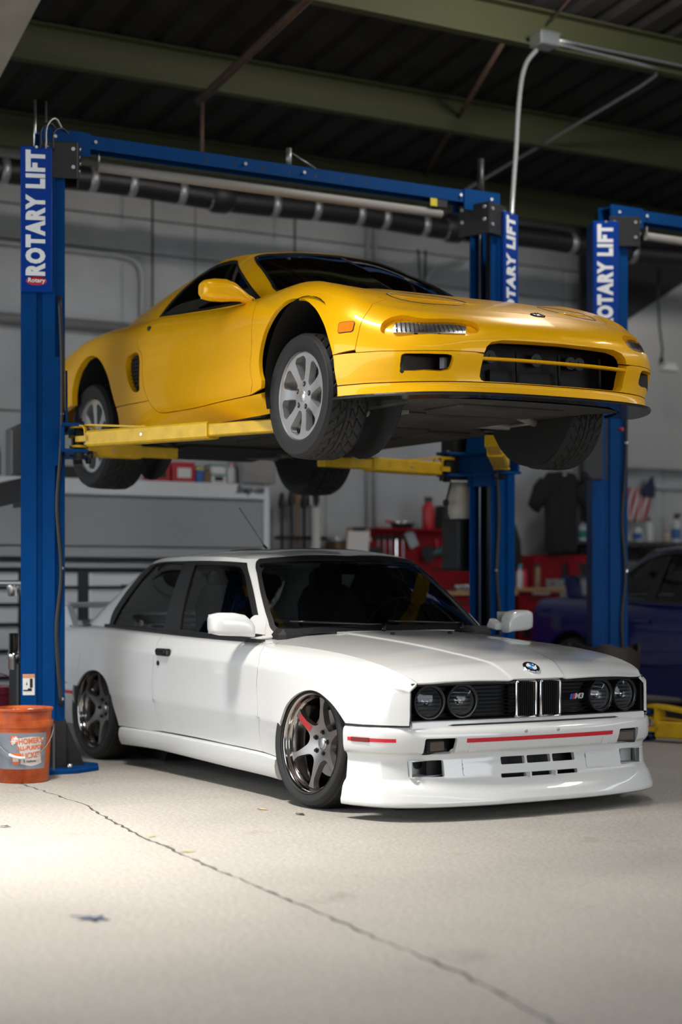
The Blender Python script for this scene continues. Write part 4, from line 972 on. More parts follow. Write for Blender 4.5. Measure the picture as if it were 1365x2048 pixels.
pillar = np.array([(0., 0.)] + [(a, 0.) for a in np.linspace(.05, 3.55, 70)] + [(3.55,.04),(3.2,.045),(2.98,.05),(2.93,.20),(2.95,.34),(3.02,.385),(3.2,.40),(3.55,.405)] + [(a, .45) for a in np.linspace(3.55, 0, 70)] + [tuple(p) for p in ws_o[::-1]])
patch('cabin_pillars', BCAB, pillar, WHITE, bmw, holes=[win], h=.03, hedge=.012, flange=.02, mirror=True)
ro = [(x, -float(_roof_y(np.array([x]))[0,0]) - .0) for x in np.linspace(-2.43, -.985, 60)]
roof_out = np.array(ro + [(x, -y) for x, y in ro[::-1]])
roof = patch('roof', BROOF, roof_out, WHITE, bmw, h=.04, hedge=.02, flange=.0)[0]
m = MB(); 
sun = [(-1.30,-.32),(-1.30,.32),(-1.72,.32),(-1.72,-.32)]
m.tube([(x, y, float(BROOF(np.array([x]), np.array([y]))[0,2]) + .0005) for x, y in resample(np.array(sun), .05)], .003, 6, closed=True); m.build('sunroof_seal', BLACK_TRIM, roof)
# windscreen
patch('windscreen_seal', BCABF, WSF, BLACK_TRIM, bmw, holes=[inset(WSF, .030)], h=.03, hedge=.012, flange=.006, off=.003)
patch('windscreen', BCABF, inset(WSF, .026), CABG, bmw, h=.05, hedge=.025, flange=0)
rwf = np.vstack([rw])
patch('rear_window', BCAB, rwf, CABG, bmw, h=.06, hedge=.03, flange=0, mirror=True)
# side glass
qg = ca(smooth_poly([tuple(D['b_qglass'][0]) + (1,)] + list(D['b_qglass'][1:6]) + [tuple(D['b_qglass'][6]) + (1,), tuple(D['b_qglass'][7]) + (1,)], 4, True))
dgp = D['b_dglass']
dg = ca(smooth_poly([tuple(dgp[0]) + (1,), dgp[1], dgp[2], dgp[3], dgp[4], tuple(dgp[5]) + (1,), dgp[6], tuple(dgp[7]) + (1,)], 4, True))
for q in (qg, dg): q[:, 1] = np.clip(q[:, 1], .02, .42)
patch('window_frame_trim', BCAB, win, BLACK_TRIM, bmw, holes=[qg, dg], h=.03, hedge=.012, flange=.012, off=.002, mirror=True)
patch('quarter_window', BCAB, inset(qg, -.004), CABG, bmw, h=.05, flange=0, off=-.006, mirror=True)
patch('door_window', BCAB, inset(dg, -.004), CABG, bmw, h=.05, flange=0, off=-.006, mirror=True)
# belt moulding
xs = np.linspace(-2.50, -.60, 40)
for s in (-1, 1):
    m = MB(); P = BSIDE(xs, np.full(40, TOPB)); m.sweep([(p[0], s*(-p[1]) - s*.004, p[2] - .002) for p in P], [(-.014,-.012),(.014,-.012),(.014,.018),(-.014,.018)] ); m.build('belt_moulding', BLACK_TRIM, bmw)

# side skirts
for s in (-1, 1):
    xs = np.linspace(-2.10, -.262, 24); m = MB(); rings = []
    for x in xs:
        y = np.interp(x, [-2.10, -1.9, -1.6, -.7, -.4, -.26], [.835, .815, .805, .805, .815, .83]); zt = np.interp(x, [-2.13,-1.64,-.46,-.265], [.221,.223,.213,.205]); zb = np.interp(x, [-2.1,-1.7,-.8,-.26], [.120,.124,.104,.100])
        rings.append([(x, s*(y-.05), zt), (x, s*(y-.012), zt), (x, s*(y), zt-.008), (x, s*(y+.004), zt-.04), (x, s*(y-.002), zb+.03), (x, s*(y-.014), zb+.006), (x, s*(y-.03), zb), (x, s*(y-.12), zb+.01)])
    m.ring(rings, True, (True, True), True); o = m.build('side_skirt', WHITE, bmw, sharp=45); orient(o.data)

# front bumper (one skin), with its openings
bu = lambda pts: invert(lambda a, b: BBUMP(a, b), np.array(pts, float), lambda P: P[:, 1:3], (0, BBUMP_R[0][1]), BBUMP_R[1], n=(160, 120))
def BBUMPF(a, b):
    a = np.asarray(a, float).ravel(); s = np.where(a < 0, -1., 1.); P = BBUMP(np.abs(a), b); P[:, 1] *= s; return P
def rrect(y0, y1, z0, z1, r=.008, n=3, skew=0.):
    c = [(y1-r, z1-r, 0), (y0+r, z1-r, 90), (y0+r, z0+r, 180), (y1-r, z0+r, 270)]; out = []
    for cy, cz, a in c:
        for k in range(n + 1): t = R(a + 90*k/n); out.append((cy + r*math.cos(t) + skew*(cz-z0), cz + r*math.sin(t)))
    return np.array(out)
ind = bu(rrect(-.602, -.458, .288, .360)); fog = bu(rrect(-.655, -.498, .190, .262)); 
A1, B1 = BBUMP_R[0][1], BBUMP_R[1][1]
gu = [bu(rrect(y0, y1, .230, .262, .004)) for y0, y1 in ((-.205,-.075),(-.062,-.002))]
def yspan(y0, y1, z0, z1, r=.006):
    """opening symmetric about the centre line -> (a, b) with signed a"""
    P = rrect(y0, y1, z0, z1, r); q = bu(np.stack([-np.abs(P[:, 0]), P[:, 1]], 1)); q[:, 0] *= np.where(P[:, 0] > 0, -1, 1); return q
holes = [ind, fog, mir(ind), mir(fog)] + [yspan(a, b, .229, .263) for a, b in ((-.208,-.078),(-.066,.066),(.078,.208))] + [yspan(a, b, .172, .190, .004) for a, b in ((-.215,-.078),(-.066,.066),(.078,.215))]
bo = [(a, 0.) for a in np.linspace(-A1, A1, 60)] + [(a, B1) for a in np.linspace(A1, -A1, 60)]
bump = patch('front_bumper', BBUMPF, bo, WHITE, bmw, holes=holes, h=.02, hedge=.010, flange=.02, flip=True)[0]
m = MB(); m.box((.60, 0, .23), (.02, 1.10, .12)); m.build('bumper_backing', BLACK_MATTE, bump)
for s in (-1, 1):
    m = MB(); m.box((.60, s*.53, .325), (.10, .15, .075), rot=(0,0,-s*.16)); m.build('indicator_recess', BLACK_MATTE, bump)
    m = MB(); m.box((.652, s*.532, .324), (.03, .118, .056), rot=(0,0,-s*.20), bev=.004); il = m.build('indicator_lamp', GLOSS_BLACK, bump)
    m = MB(); m.box((.660, s*.534, .324), (.022, .088, .042), rot=(0,0,-s*.20), bev=.004); m.build('indicator_lens', AMBER_D, il)
    m = MB(); GREYD = mat('duct grey', (.50,.52,.51), .5)
    c, dz = (.585, s*.565, .226), .072
    for w_ in ((.0,.165,.004,0,dz/2),(.0,.165,.004,0,-dz/2)): m.box((c[0], c[1], c[2]+w_[4]), (.11, .19, .004), rot=(0,0,-s*.22))
    for dy in (-.092, .092): m.box((c[0]-s*dy*.0, c[1]+dy, c[2]), (.11, .004, dz), rot=(0,0,-s*.22))
    m.box((.545, s*.56, c[2]), (.004, .19, dz), rot=(0,0,-s*.22)); duct = m.build('brake_duct', GREYD, bump)
    m = MB(); m.cyl((.549, s*.56, .240), (.556, s*.56, .240), .024, 24); m.build('duct_hole', BLACK_MATTE, duct)
    # blanking plate and tow cover: shallow raised covers
    pl = bu(rrect(-.408, -.272, .190, .261, .008)) * np.array([1 if s < 0 else -1, 1])
    patch('licence_blank', BBUMPF, pl, WHITE, bump, h=.03, hedge=.01, flange=.004, off=.004, flip=True)
    tw = bu(rrect(-.392, -.352, .297, .333, .002)) * np.array([1 if s < 0 else -1, 1])
    patch('tow_cover', BBUMPF, tw, WHITE, bump, h=.02, flange=.003, off=.0028, flip=True)
    # stripes
    st = [(a, .1005 + .0) for a in np.linspace(.69, A1 - .045, 12)]; st = [(a, BZ) for a, BZ in st]
    s1 = np.array([(a, .094) for a in np.linspace(.735, A1-.03, 10)] + [(a, .110) for a in np.linspace(A1-.03, .735, 10)])
    patch('side_stripe', BBUMPF, s1 * np.array([1 if s < 0 else -1, 1]), RED, bump, h=.03, hedge=.02, flange=.001, off=.0012, flip=True)
    s2 = np.array([(a, .092) for a in np.linspace(.86, A1-.055, 6)] + [(a, .112) for a in np.linspace(A1-.055, .86, 6)])
    patch('side_reflector', BBUMPF, s2 * np.array([1 if s < 0 else -1, 1]), mat('dark red reflector', (.20,.01,.015), .15), bump, h=.03, hedge=.02, flange=.004, off=.004, flip=True)
a4 = .412
s3 = np.array([(a, .0975) for a in np.linspace(-a4, a4, 30)] + [(a, .1165) for a in np.linspace(a4, -a4, 30)])
patch('front_stripe', BBUMPF, s3, RED, bump, h=.03, hedge=.02, flange=.001, off=.0012, flip=True)
for y in (-.105, .075):
    q = bu([(-abs(y), .376)])[0]; P = BBUMPF(np.array([q[0] * (-1 if y > 0 else 1)]), np.array([q[1]]))[0]
    m = MB(); m.cyl((P[0]-.004, P[1], P[2]), (P[0]+.005, P[1], P[2]+.002), .007, 10); m.cyl((P[0]+.004, P[1], P[2]), (P[0]+.007, P[1], P[2]), .003, 8); m.build('plate_screw', STEEL, bump)
# lower ribs and black gap strip above bumper
for y in (-.072, .072): 
    m = MB(); m.box((.712, y, .181), (.05, .008, .022)); m.build('lip_rib', WHITE, bump)
gd_ = -.050 + .030*np.clip((_bp_a/_bp_a[-1] - .3)/.6, 0, 1); go_ = _offset_path(_bp, gd_)
gp = [(x, -y, .4125) for x, y in go_][::-1] + [(x, y, .4125) for x, y in go_][1:]
m = MB(); m.sweep(gp, [(-.03,-.004),(.010,-.004),(.012,0),(.010,.005),(-.03,.005)]); m.build('bumper_gap_seal', BLACK_TRIM, bmw)
# white strip below the grille
vp = [(.655,.655),(.668,.56),(.682,.40),(.692,.2),(.695,0)]; vv = [(x, -y) for x, y in vp] + [(x, y) for x, y in vp[::-1][1:]]
m = MB(); m.sweep([(x, y, 0) for x, y in vv], [(-.05,.400),(.002,.400),(.004,.404),(.002,.428),(-.004,.432),(-.05,.432)], smooth=False); m.build('front_valance', WHITE, bmw)
# grille
gpth = [(.632,.652),(.642,.56),(.658,.40),(.668,.2),(.670,0)]; gg = [(x, -y) for x, y in gpth] + [(x, y) for x, y in gpth[::-1][1:]]
m = MB(); m.sweep([(x - .055, y, 0) for x, y in gg], [(-.01,.425),(0,.425),(0,.605),(-.01,.605)]); gr = m.build('grille', BLACK_MATTE, bmw)
m = MB()
for k in range(9): m.sweep([(x - .022, y, .445 + k*.0168) for x, y in gg], [(-.03,-.0022),(.002,-.0022),(.004,0),(.002,.0022),(-.03,.0022)])
m.build('grille_bars', GLOSS_BLACK, gr, kind='stuff')
m = MB(); m.sweep([(x, y, 0) for x, y in gg], [(-.03,.586),(.012,.586),(.020,.594),(.020,.599),(-.03,.602)]); m.sweep([(x, y, 0) for x, y in gg], [(-.03,.428),(.008,.428),(.008,.436),(-.03,.440)])
for s in (-1, 1): m.box((.615, s*.652, .512), (.05, .008, .168))
m.build('grille_surround', GLOSS_BLACK, gr)
for s in (-1, 1):
    for nm, (cx, cy, cz) in (('outer', (.634, .552, .514)), ('inner', (.654, .391, .516))):
        ax = Vector((1, s*.10, 0)).normalized(); c = Vector((cx, s*cy, cz))
        Mx = frame_matrix(c, ax.cross(Vector((0, 0, 1))), (0, 0, 1))  # local z points backward
        def place(mb):
            for i, v in enumerate(mb.v):
                q = Vector(v); p = c + ax * q.z + Vector((0, 0, 1)) * q.y + ax.cross(Vector((0, 0, 1))) * q.x; mb.v[i] = tuple(p)
            return mb
        m = MB(); m.lathe([(.062,-.05),(.064,-.005),(.066,.004),(.069,.006),(.074,.006),(.077,.009),(.079,.006),(.079,-.05)], n=40); hl = place(m).build('headlight', GLOSS_BLACK, bmw, sharp=40)
        m = MB(); m.lathe([(.0001,-.045),(.020,-.044),(.045,-.03),(.062,-.006)], n=36); place(m).build('reflector', mat('lamp reflector', (.62,.63,.65), .30, .8), hl)
        m = MB(); m.lathe([(.0001,.022 if nm == 'inner' else .014),(.022,.020 if nm == 'inner' else .013),(.045,.013 if nm == 'inner' else .008),(.064,.002)], n=36); place(m).build('lamp_glass', LENSG, hl)
        m = MB(); m.lathe([(.0001,-.012),(.012,-.014),(.016,-.02),(.016,-.044)], n=20); place(m).build('bulb_shield', CHROME, hl)
# kidneys
for s in (-1, 1):
    K = rrect(s*.068 - .061, s*.068 + .061, .430, .603, .018, 5)
    m = MB(); path = [(.690 + .0*abs(p[0]), p[0], p[1]) for p in K]
    rings = []
    Ki = inset(K, .013); Km = inset(K, .0065)
    for P_, x in ((K, .640), (K, .690), (inset(K, .002), .700), (Km, .704), (inset(K, .011), .699), (Ki, .690), (Ki, .650)): rings.append([(x, p[0], p[1]) for p in P_])
    m.ring(rings, True, (False, False), True); kd = m.build('kidney_grille', CHROME, bmw, sharp=60); orient(kd.data)
    m = MB(); 
    for k in range(9): m.box((.672, s*.068 + (k-4)*.0113, .5165), (.03, .0042, .150))
    m.build('kidney_bars', GLOSS_BLACK, kd, kind='stuff')
    m = MB(); m.box((.648, s*.068, .5165), (.01, .10, .155)); m.build('kidney_backing', BLACK_MATTE, kd)
# badge on the grille
badge = None
Mb = frame_matrix((.671, .232, .517), (-.06, 1, 0), (0, 0, 1))
m = MB(); m.box((0,0,0), (.092,.030,.002)); 
tb = text_obj('badge_lettering', 'M3', .034, mat('badge silver', (.80,.80,.82), .25, .6), gr, Mb @ Matrix.Translation((.018, 0, .002)), extrude=.0015, shear=.25, font_scale_x=1.25, offset=.0012)
for k, c in enumerate(((.03,.12,.45), (.05,.06,.20), (.60,.03,.03))):
    m = MB(); m.prism([(-.036 + k*.009, -.0125), (-.028 + k*.009, -.0125), (-.0215 + k*.009, .0125), (-.0295 + k*.009, .0125)], .002, (Mb.translation + Mb.to_3x3() @ Vector((0,0,.001)), Mb.to_3x3() @ Vector((1,0,0)), Mb.to_3x3() @ Vector((0,1,0))))
    m.build('badge_stripe', mat('badge stripe %d' % k, c, .3), gr)
# bonnet roundel
c0 = BHOOD(np.array([.640]), np.array([0.]))[0]; n0 = surf_normals(BHOOD, np.array([.640]), np.array([0.]))[0]
Mr = frame_matrix(c0 + n0*.002, (0, 1, 0), np.cross(n0, (0, 1, 0)))
def placeM(mb, M):
    for i, v in enumerate(mb.v): mb.v[i] = tuple(M @ Vector(v))
    return mb
m = MB(); m.lathe([(.0001,.006),(.026,.006),(.028,.0075),(.038,.0065),(.041,.004),(.041,-.004)], n=40); rd = placeM(m, Mr).build('bonnet_roundel', GLOSS_BLACK, bonnet, sharp=40)
m = MB(); m.lathe([(.0385,.0066),(.040,.0072),(.0415,.005),(.0412,-.003)], n=40); m.lathe([(.0255,.0066),(.0265,.008),(.0275,.0078)], n=40); placeM(m, Mr).build('chrome_ring', CHROME, rd)
for k in range(4):
    m = MB(); m.lathe([(.0003,.0068),(.0255,.0068)], n=10, a0=k*math.pi/2, a1=(k+1)*math.pi/2); placeM(m, Mr).build('roundel_quadrant', mat('roundel blue', (.02,.20,.50), .2, coat=.5) if k % 2 == 0 else mat('roundel white', (.8,.8,.8), .2, coat=.5), rd)
for s in (-1, 1):
    p = BHOOD(np.array([-.255]), np.array([s*.172]))[0]; m = MB(); m.box((p[0], p[1], p[2]+.007), (.024, .018, .013), bev=.004); m.build('washer_jet', GLOSS_BLACK, bonnet)

# door furniture
def side_pt(x, z, off=0.):
    q = bs([(x, z)]); P = BSIDE(q[:, 0], q[:, 1])[0]; N_ = surf_normals(BSIDE, q[:, 0], q[:, 1])[0]
    if N_[1] > 0: N_ = -N_
    return P + N_ * off
for s in (-1, 1):
    ro_ = door_o[0] if s < 0 else door_o[1]
    p = side_pt(-1.535, .665, .0)
    m = MB(); m.box((p[0], s*(-p[1] + .012), p[2]), (.150, .030, .040), bev=.008); hd = m.build('door_handle', GLOSS_BLACK, ro_)
    m = MB(); m.box((p[0] - .005, s*(-p[1] + .028), p[2] + .004), (.115, .010, .020), bev=.004); m.build('handle_grip', GLOSS_BLACK, hd)
    p = side_pt(-1.603, .604); m = MB(); m.cyl((p[0], s*(-p[1]-.004), p[2]), (p[0], s*(-p[1]+.006), p[2]), .013, 16); m.build('door_lock', GLOSS_BLACK, ro_)
    # mirror
    m = MB(); rings = []
    for k, (y, hx, hz, cx, cz) in enumerate(((.775,.035,.030,-.600,.800),(.79,.050,.042,-.612,.812),(.82,.058,.054,-.628,.828),(.87,.060,.058,-.640,.834),(.935,.058,.056,-.652,.836),(.965,.050,.048,-.656,.836),(.975,.036,.036,-.656,.836))):
        pr = []
        for t in range(16):
            a = 2*math.pi*t/16; ca_, sa_ = math.cos(a), math.sin(a); e = .45
            pr.append((cx + hx*math.copysign(abs(ca_)**e, ca_), s*y, cz + hz*math.copysign(abs(sa_)**e, sa_)))
        rings.append(pr)
    m.ring(rings, True, (True, True), True); mo = m.build('door_mirror', WHITE, bmw, sharp=50); orient(mo.data)
    sl_ = ca(smooth_poly([(-.655,.776,1),(-.735,.862),(-.790,.870),(-.815,.79,1)], 4, True)); sl_[:, 1] = np.clip(sl_[:, 1], .01, .4)
    patch('mirror_sail', BCABF, sl_ * np.array([1 if s < 0 else -1, 1]), WHITE, mo, h=.03, hedge=.015, flange=.006, off=.006)
    m = MB(); m.prism([(-.735,.795),(-.64,.785),(-.63,.82),(-.70,.845)], .05, ((0, s*.76 + .025, 0), (1, 0, 0), (0, 0, 1)), bev=.008); m.build('mirror_stalk', WHITE, mo)
    m = MB(); m.box((-.7135, s*.88, .835), (.004, .16, .095), bev=.001); m.build('mirror_glass', mat('mirror silver', (.7,.72,.74), .03, 1.), mo)
# wipers
for y0, y1 in ((-.10, -.56), (.42, -.06)):
    P = []
    for t in np.linspace(0, 1, 8):
        y = y0 + (y1 - y0)*t; q = invert(BCABF, np.array([(y, .815 + .018*t)]), lambda P_: P_[:, 1:3], (-.9, .9), (0, .2), n=(120, 40))
        Pp = BCABF(q[:, 0], q[:, 1])[0]; P.append((Pp[0] + .022, Pp[1], Pp[2] + .012))
    m = MB(); m.tube(P, .0065, 6); wp = m.build('wiper', GLOSS_BLACK, bmw)
    m = MB(); m.tube([P[0], (P[0][0]+.03, P[0][1]-.02, P[0][2]-.03)], .011, 8); m.build('wiper_pivot', GLOSS_BLACK, wp)
# aerial
m = MB(); m.box((-2.05, .10, 1.228), (.07, .03, .014), bev=.005); an = m.build('roof_aerial', GLOSS_BLACK, bmw)
m = MB(); m.tube([(-2.05, .10, 1.235), (-2.10, .10, 1.262)], .008, 8); m.tube([(-2.09, .10, 1.258), (-2.42, .10, 1.50)], .0022, 6); m.build('aerial_mast', BLACK_TRIM, an)

# wheel wells, underbody
for s in (-1, 1):
    for x, r in ((.06, .335), (-2.44, .33)):
        m = MB(); m.lathe([(r, -.30), (r, .0)], (x, s*.80 + (0 if s < 0 else 0) , .24), 'y', 28, a0=-1.75, a1=1.75)
        if s < 0:
            for i, v in enumerate(m.v): m.v[i] = (v[0], -.80 + (-(v[1] + .80)), v[2])
        m.cyl((x, s*.50, .24), (x, s*.495, .24), r, 28); o = m.build('wheel_arch_liner', LINER, bmw)
m = MB(); m.box((-1.2, 0, .19), (2.0, 1.5, .14), bev=.02); m.box((-3.0, 0, .25), (.9, 1.1, .2)); m.box((.2, 0, .2), (.7, .95, .2)); m.build('underbody', LINER, bmw)
m = MB(); m.box((-1.25, 0, .44), (1.75, 1.44, .40)); m.box((-2.75, 0, .55), (1.2, .94, .36)); m.box((.05, 0, .43), (.95, .94, .30)); m.build('body_core', LINER, bmw)  # added black boxes inside the body, stop light and views through the gaps
# cabin interior
m = MB(); m.box((-.74, 0, .76), (.42, 1.30, .10), bev=.03); m.box((-.86, 0, .68), (.25, 1.36, .16), bev=.04); m.build('dashboard', INT, bmw)
m = MB(); m.box((-2.78, 0, .80), (.36, 1.2, .02)); m.build('parcel_shelf', INT, bmw)
for s in (-1, 1):
    rings = []
    for z, x, hx, hy in ((.72,-1.62,.07,.22),(.80,-1.66,.065,.23),(.92,-1.71,.055,.215),(1.00,-1.745,.045,.16),(1.03,-1.755,.03,.12)):
        rings.append([(x + hx*math.copysign(abs(math.cos(t))**.6, math.cos(t)), s*.33 + hy*math.copysign(abs(math.sin(t))**.6, math.sin(t)), z) for t in np.linspace(0, 2*math.pi, 16, endpoint=False)])
    m = MB(); m.ring(rings, True, (True, True), True); st = m.build('front_seat', LEATHER, bmw); orient(st.data)
    m = MB(); m.box((-1.77, s*.33, 1.06), (.06, .22, .10), bev=.025); m.build('headrest', LEATHER, st)
m = MB(); m.lathe([(.185,-.0), (.175,.012), (.165,0), (.175,-.012), (.185,0)], n=36); m.box((0,0,0), (.34,.035,.02), bev=.005); m.box((0,-.08,0), (.04,.17,.02)); m.cyl((0,0,-.02),(0,0,.02),.045,16)
Ms = Matrix.Translation((-1.02, .33, .80)) @ Matrix.Rotation(R(-63), 4, 'Y') @ Matrix.Rotation(R(90), 4, 'Z'); placeM(m, Ms).build('steering_wheel', INT, bmw)
m = MB(); m.box((-1.06, 0, 1.115), (.03, .24, .060), bev=.012); rvm = m.build('rear_view_mirror', INT, bmw)
m = MB(); m.tube([(-1.05, 0, 1.13), (-1.00, 0, 1.165)], .008, 8); m.build('mirror_stem', INT, rvm)
m = MB(); m.box((-1.6, 0, 1.165), (.9, .9, .01)); m.build('headliner', INT, bmw)

# wheels
WY = .300
wroot = empty('wheel'); wroot.parent = bmw
dcurve = Curve(np.array([0, .03, .065, .10, .15, .19, .208, .23]), np.array([[.082], [.080], [.070], [.060], [.050], [.046], [.046], [.046]]))
m = MB(); m.lathe([(.2335,-.002),(.2345,.004),(.2335,.010),(.226,.014),(.222,.018),(.219,.030),(.217,.044),(.209,.050),(.206,.056),(.203,.075),(.198,.11),(.196,.19),(.205,.215),(.226,.225)], axis='y', n=72)
barrel = m.build('rim', GUNLIP, wroot, sharp=50)
hole = [(.086,-.014),(.088,.014),(.120,.050),(.165,.079),(.195,.083),(.203,.060),(.206,0),(.203,-.060),(.195,-.083),(.165,-.079),(.120,-.050)]
face = wheel_face('spokes', 6, .210, dcurve, hole, GUN, .030, barrel, h=.010)
for k in range(5):
    a = 2*math.pi*k/5 + .3; q = (.052*math.cos(a), .052*math.sin(a)); m = MB(); m.cyl((q[0], .071, q[1]), (q[0], .076, q[1]), .0125, 14); m.cyl((q[0], .062, q[1]), (q[0], .074, q[1]), .008, 6, smooth=False); m.build('lug_nut', mat('lug nut', (.05,.05,.05), .3, .8), barrel)
m = MB(); m.lathe([(.0001,.070),(.022,.070),(.026,.072),(.028,.078),(.032,.078)], axis='y', n=28); m.build('centre_cap', STEEL, barrel)
m = MB(); m.cyl((0, .13, 0), (0, .15, 0), .155, 40); m.build('brake_disc', mat('brake disc', (.25,.24,.23), .4, 1.), barrel)
tm = tire_mesh('tire', .3015, .231, .195, .232, 'plain', RUBBER)
tire = mesh_obj('tire', tm, wroot, (0, .119, 0))
WHEELS = []
first = True
for x, y in ((0, -1), (0, 1), (-2.535, -1), (-2.535, 1)):
    w = wroot if first else copy_tree(wroot, bmw)
    w.location = (x + .026 if x == 0 else x, y*.812 if x == 0 else y*.818, WY); w.rotation_euler = (R(-3.2), R(8 if x == 0 else 55), (0 if y < 0 else math.pi) + R(4 if x == 0 else 0))
    WHEELS.append(w); first = False
# red decal on one spoke of the near front wheel
a = R(150)
P = []
fr = WHEELS[0].children[0]
def fs(r, lat): 
    x, z = r*math.cos(a) - lat*math.sin(a), r*math.sin(a) + lat*math.cos(a); d = float(dcurve(np.array([math.hypot(x, z)]))[0, 0]); return (x, d - .0012, z)
m = MB(); rr = np.linspace(.095, .188, 8); rings = [[fs(r, -.0155), fs(r, .0155)] for r in rr]
m.ring(rings, False, (False, False), True); o = m.build('spoke_decal', mat('red decal', (.60,.03,.03), .4), fr, label='red sticker on one wheel spoke')
# ------------------------------------------------------------------ yellow sports car on the lift
YEL = mat('yellow pearl paint', (.90,.455,.002), .34, metal=.10, spec=.2, coat=.42, coat_rough=.03)
ALLOY = mat('machined alloy', (.74,.74,.74), .30, .85)
UNDER = mat('dusty underbody', (.045,.040,.034), .75, vary=.5, vscale=5, bump=.3, bscale=20)
CARBON = mat('black splitter', (.010,.010,.011), .22, coat=.5)
NGLASS = glass_mat('dark tinted glass', (.20,.22,.23), .5)
N_A = 1.0363
nsx = empty('sports_car', (0.4952, 8.4189, 1.927), -N_A, 'yellow mid-engined sports car raised on the two-post lift', 'car')
NR = ((0., 4.75), (0., .575))
nsd = lambda pts, r=NR: invert(NSIDE, np.array([p[:2] for p in pts], float), lambda P: P[:, [0, 2]], *r, n=(260, 90))
nsf = lambda pts: invert(NSIDE, np.array([p[:2] for p in pts], float), lambda P: P[:, [1, 2]], (0., 1.0), (0., .575), n=(200, 90))
def NSIDEF(a, b):
    a = np.asarray(a, float).ravel(); s = np.where(a < 0, -1., 1.); P = NSIDE(np.abs(a), b); P[:, 1] *= s; return P
NT = .63
fa = nsd(smooth_poly(D['n_front_arch'], 4)); ra = nsd(smooth_poly(D['n_rear_arch'], 4))
drr = nsd(smooth_poly(D['n_door_rear'][:9], 4)); dbt = nsd(D['n_door_rear'][9:]); dfr = nsd(smooth_poly(D['n_door_front'], 4))
shut = nsd(smooth_poly(D['n_nose_shut'], 4)); seam = nsd(D['n_bump_seam']); qs = nsd(D['n_qsill']); lipg = nsd(D['n_lip_gap'])
aT = shut[0, 0]; shut = np.vstack([[(aT + .01, NT)], shut])
NP = dict(h=.03, hedge=.014, gap=.0018)
topn = lambda a, b, n=30: [(x, NT) for x in np.linspace(a, b, n)]
# split the front arch at wing bottom (rear foot) and at the bumper seam (front)
iz = int(np.argmin(np.abs(fa[:, 0] - seam[0, 0]) + np.abs(fa[:, 1] - seam[0, 1]))); 
doorbot = float(dfr[-1, 1]); jr = next(i for i in range(len(fa)) if fa[i, 1] >= doorbot)
wing = list(shut) + [tuple(p) for p in seam[::-1] if p[0] > shut[-1, 0] + .01] + list(fa[jr:iz+1][::-1]) + [tuple(dfr[-1])] + list(dfr[::-1][1:]) + [(float(dfr[0, 0]) - .0, NT)] + topn(float(dfr[0, 0]), aT + .01)[1:-1]
patch('front_wing', NSIDE, wing, YEL, nsx, mirror=True, flange=.02, **NP)
d_top0, d_top1 = float(dfr[0, 0]), float(drr[0, 0]) - .02
ndoor = [(d_top0, NT)] + list(dfr) + list(dbt[::-1]) + list(drr[::-1]) + [(d_top1, NT)] + topn(d_top1, d_top0)[1:-1]
nd = patch('door', NSIDE, ndoor, YEL, nsx, mirror=True, flange=.02, **NP)
vent = nsd(smooth_poly([(-1.86,.345),(-1.845,.385),(-1.80,.398),(-1.70,.392),(-1.685,.37),(-1.678,.30),(-1.668,.22),(-1.665,.19),(-1.70,.18),(-1.75,.192),(-1.80,.235),(-1.84,.29)], 3, True))
ext = lambda P: [tuple(p) for p in P]
q_top = [(5.72, NT)] 
quarter = [(d_top1, NT)] + ext(drr) + [(float(p[0]), float(p[1])) for p in qs[::-1] if p[0] > drr[-1, 0]] 
# quarter: door edge down to the sill seam, seam back to the arch, over the arch, tail
dcut = [p for p in drr if p[1] > qs[1, 1]]
quarter = [(d_top1, NT)] + ext(dcut) + [tuple(qs[1]), tuple(qs[0])] + ext([p for p in ra[::-1] if p[1] > qs[0, 1]]) + [(4.30, .16), (4.6, .10), (4.95, .06), (5.70, .06), (5.70, .30), (5.70, NT)] + topn(5.70, d_top1, 60)[1:-1]
patch('rear_quarter_panel', NSIDE, quarter, YEL, nsx, mirror=True, holes=[vent], flange=.035, **NP)
# sill
s_front = list(fa[:jr])
sill = ext(s_front) + [tuple(dfr[-1])] + ext(dbt[::-1]) + ext([p for p in drr[::-1] if p[1] < qs[1, 1]]) + [tuple(qs[1]), tuple(qs[0])] + ext([p for p in ra if p[1] < qs[0, 1] and p[0] < 3.9]) + [(3.62, .0)] + [(a, 0.) for a in np.linspace(3.5, float(fa[0, 0]), 20)]
patch('sill_panel', NSIDE, sill, YEL, nsx, mirror=True, flange=.03, **NP)
# nose and bumper
cm = nsf([(-.402,.120),(-.392,.146),(-.370,.167),(-.312,.180)]); cm0 = nsf([(-.001,.181)])[0]
cb = nsf([(-.404,.115),(-.404,.02),(-.396,.005),(-.38,.0)]); cb0 = nsf([(-.001,.0)])[0]
seam_in = nsf([(-.60,.126),(-.50,.124),(-.44,.122)])
nose = [(0., NT)] + topn(0, aT + .01, 20)[1:-1] + ext(shut) + ext([p for p in seam[1:] if p[0] < shut[-1, 0]]) + ext(seam_in) + ext(cm) + [(0., float(cm0[1]))]
NOSE = symm(np.array(nose))
lr = nsd([tuple(p) for p in smooth_poly(D['n_lens_rec'], 4, True)])
lens = nsd([tuple(p) for p in smooth_poly([tuple(D['n_lens'][0]) + (1,)] + list(D['n_lens'][1:5]) + [tuple(D['n_lens'][5]) + (1,), D['n_lens'][6]], 4, True)])
no = patch('nose_panel', NSIDEF, NOSE, YEL, nsx, holes=[lr, mir(lr)], flange=.05, h=.026, hedge=.012, gap=.0015, flip=False)[0]
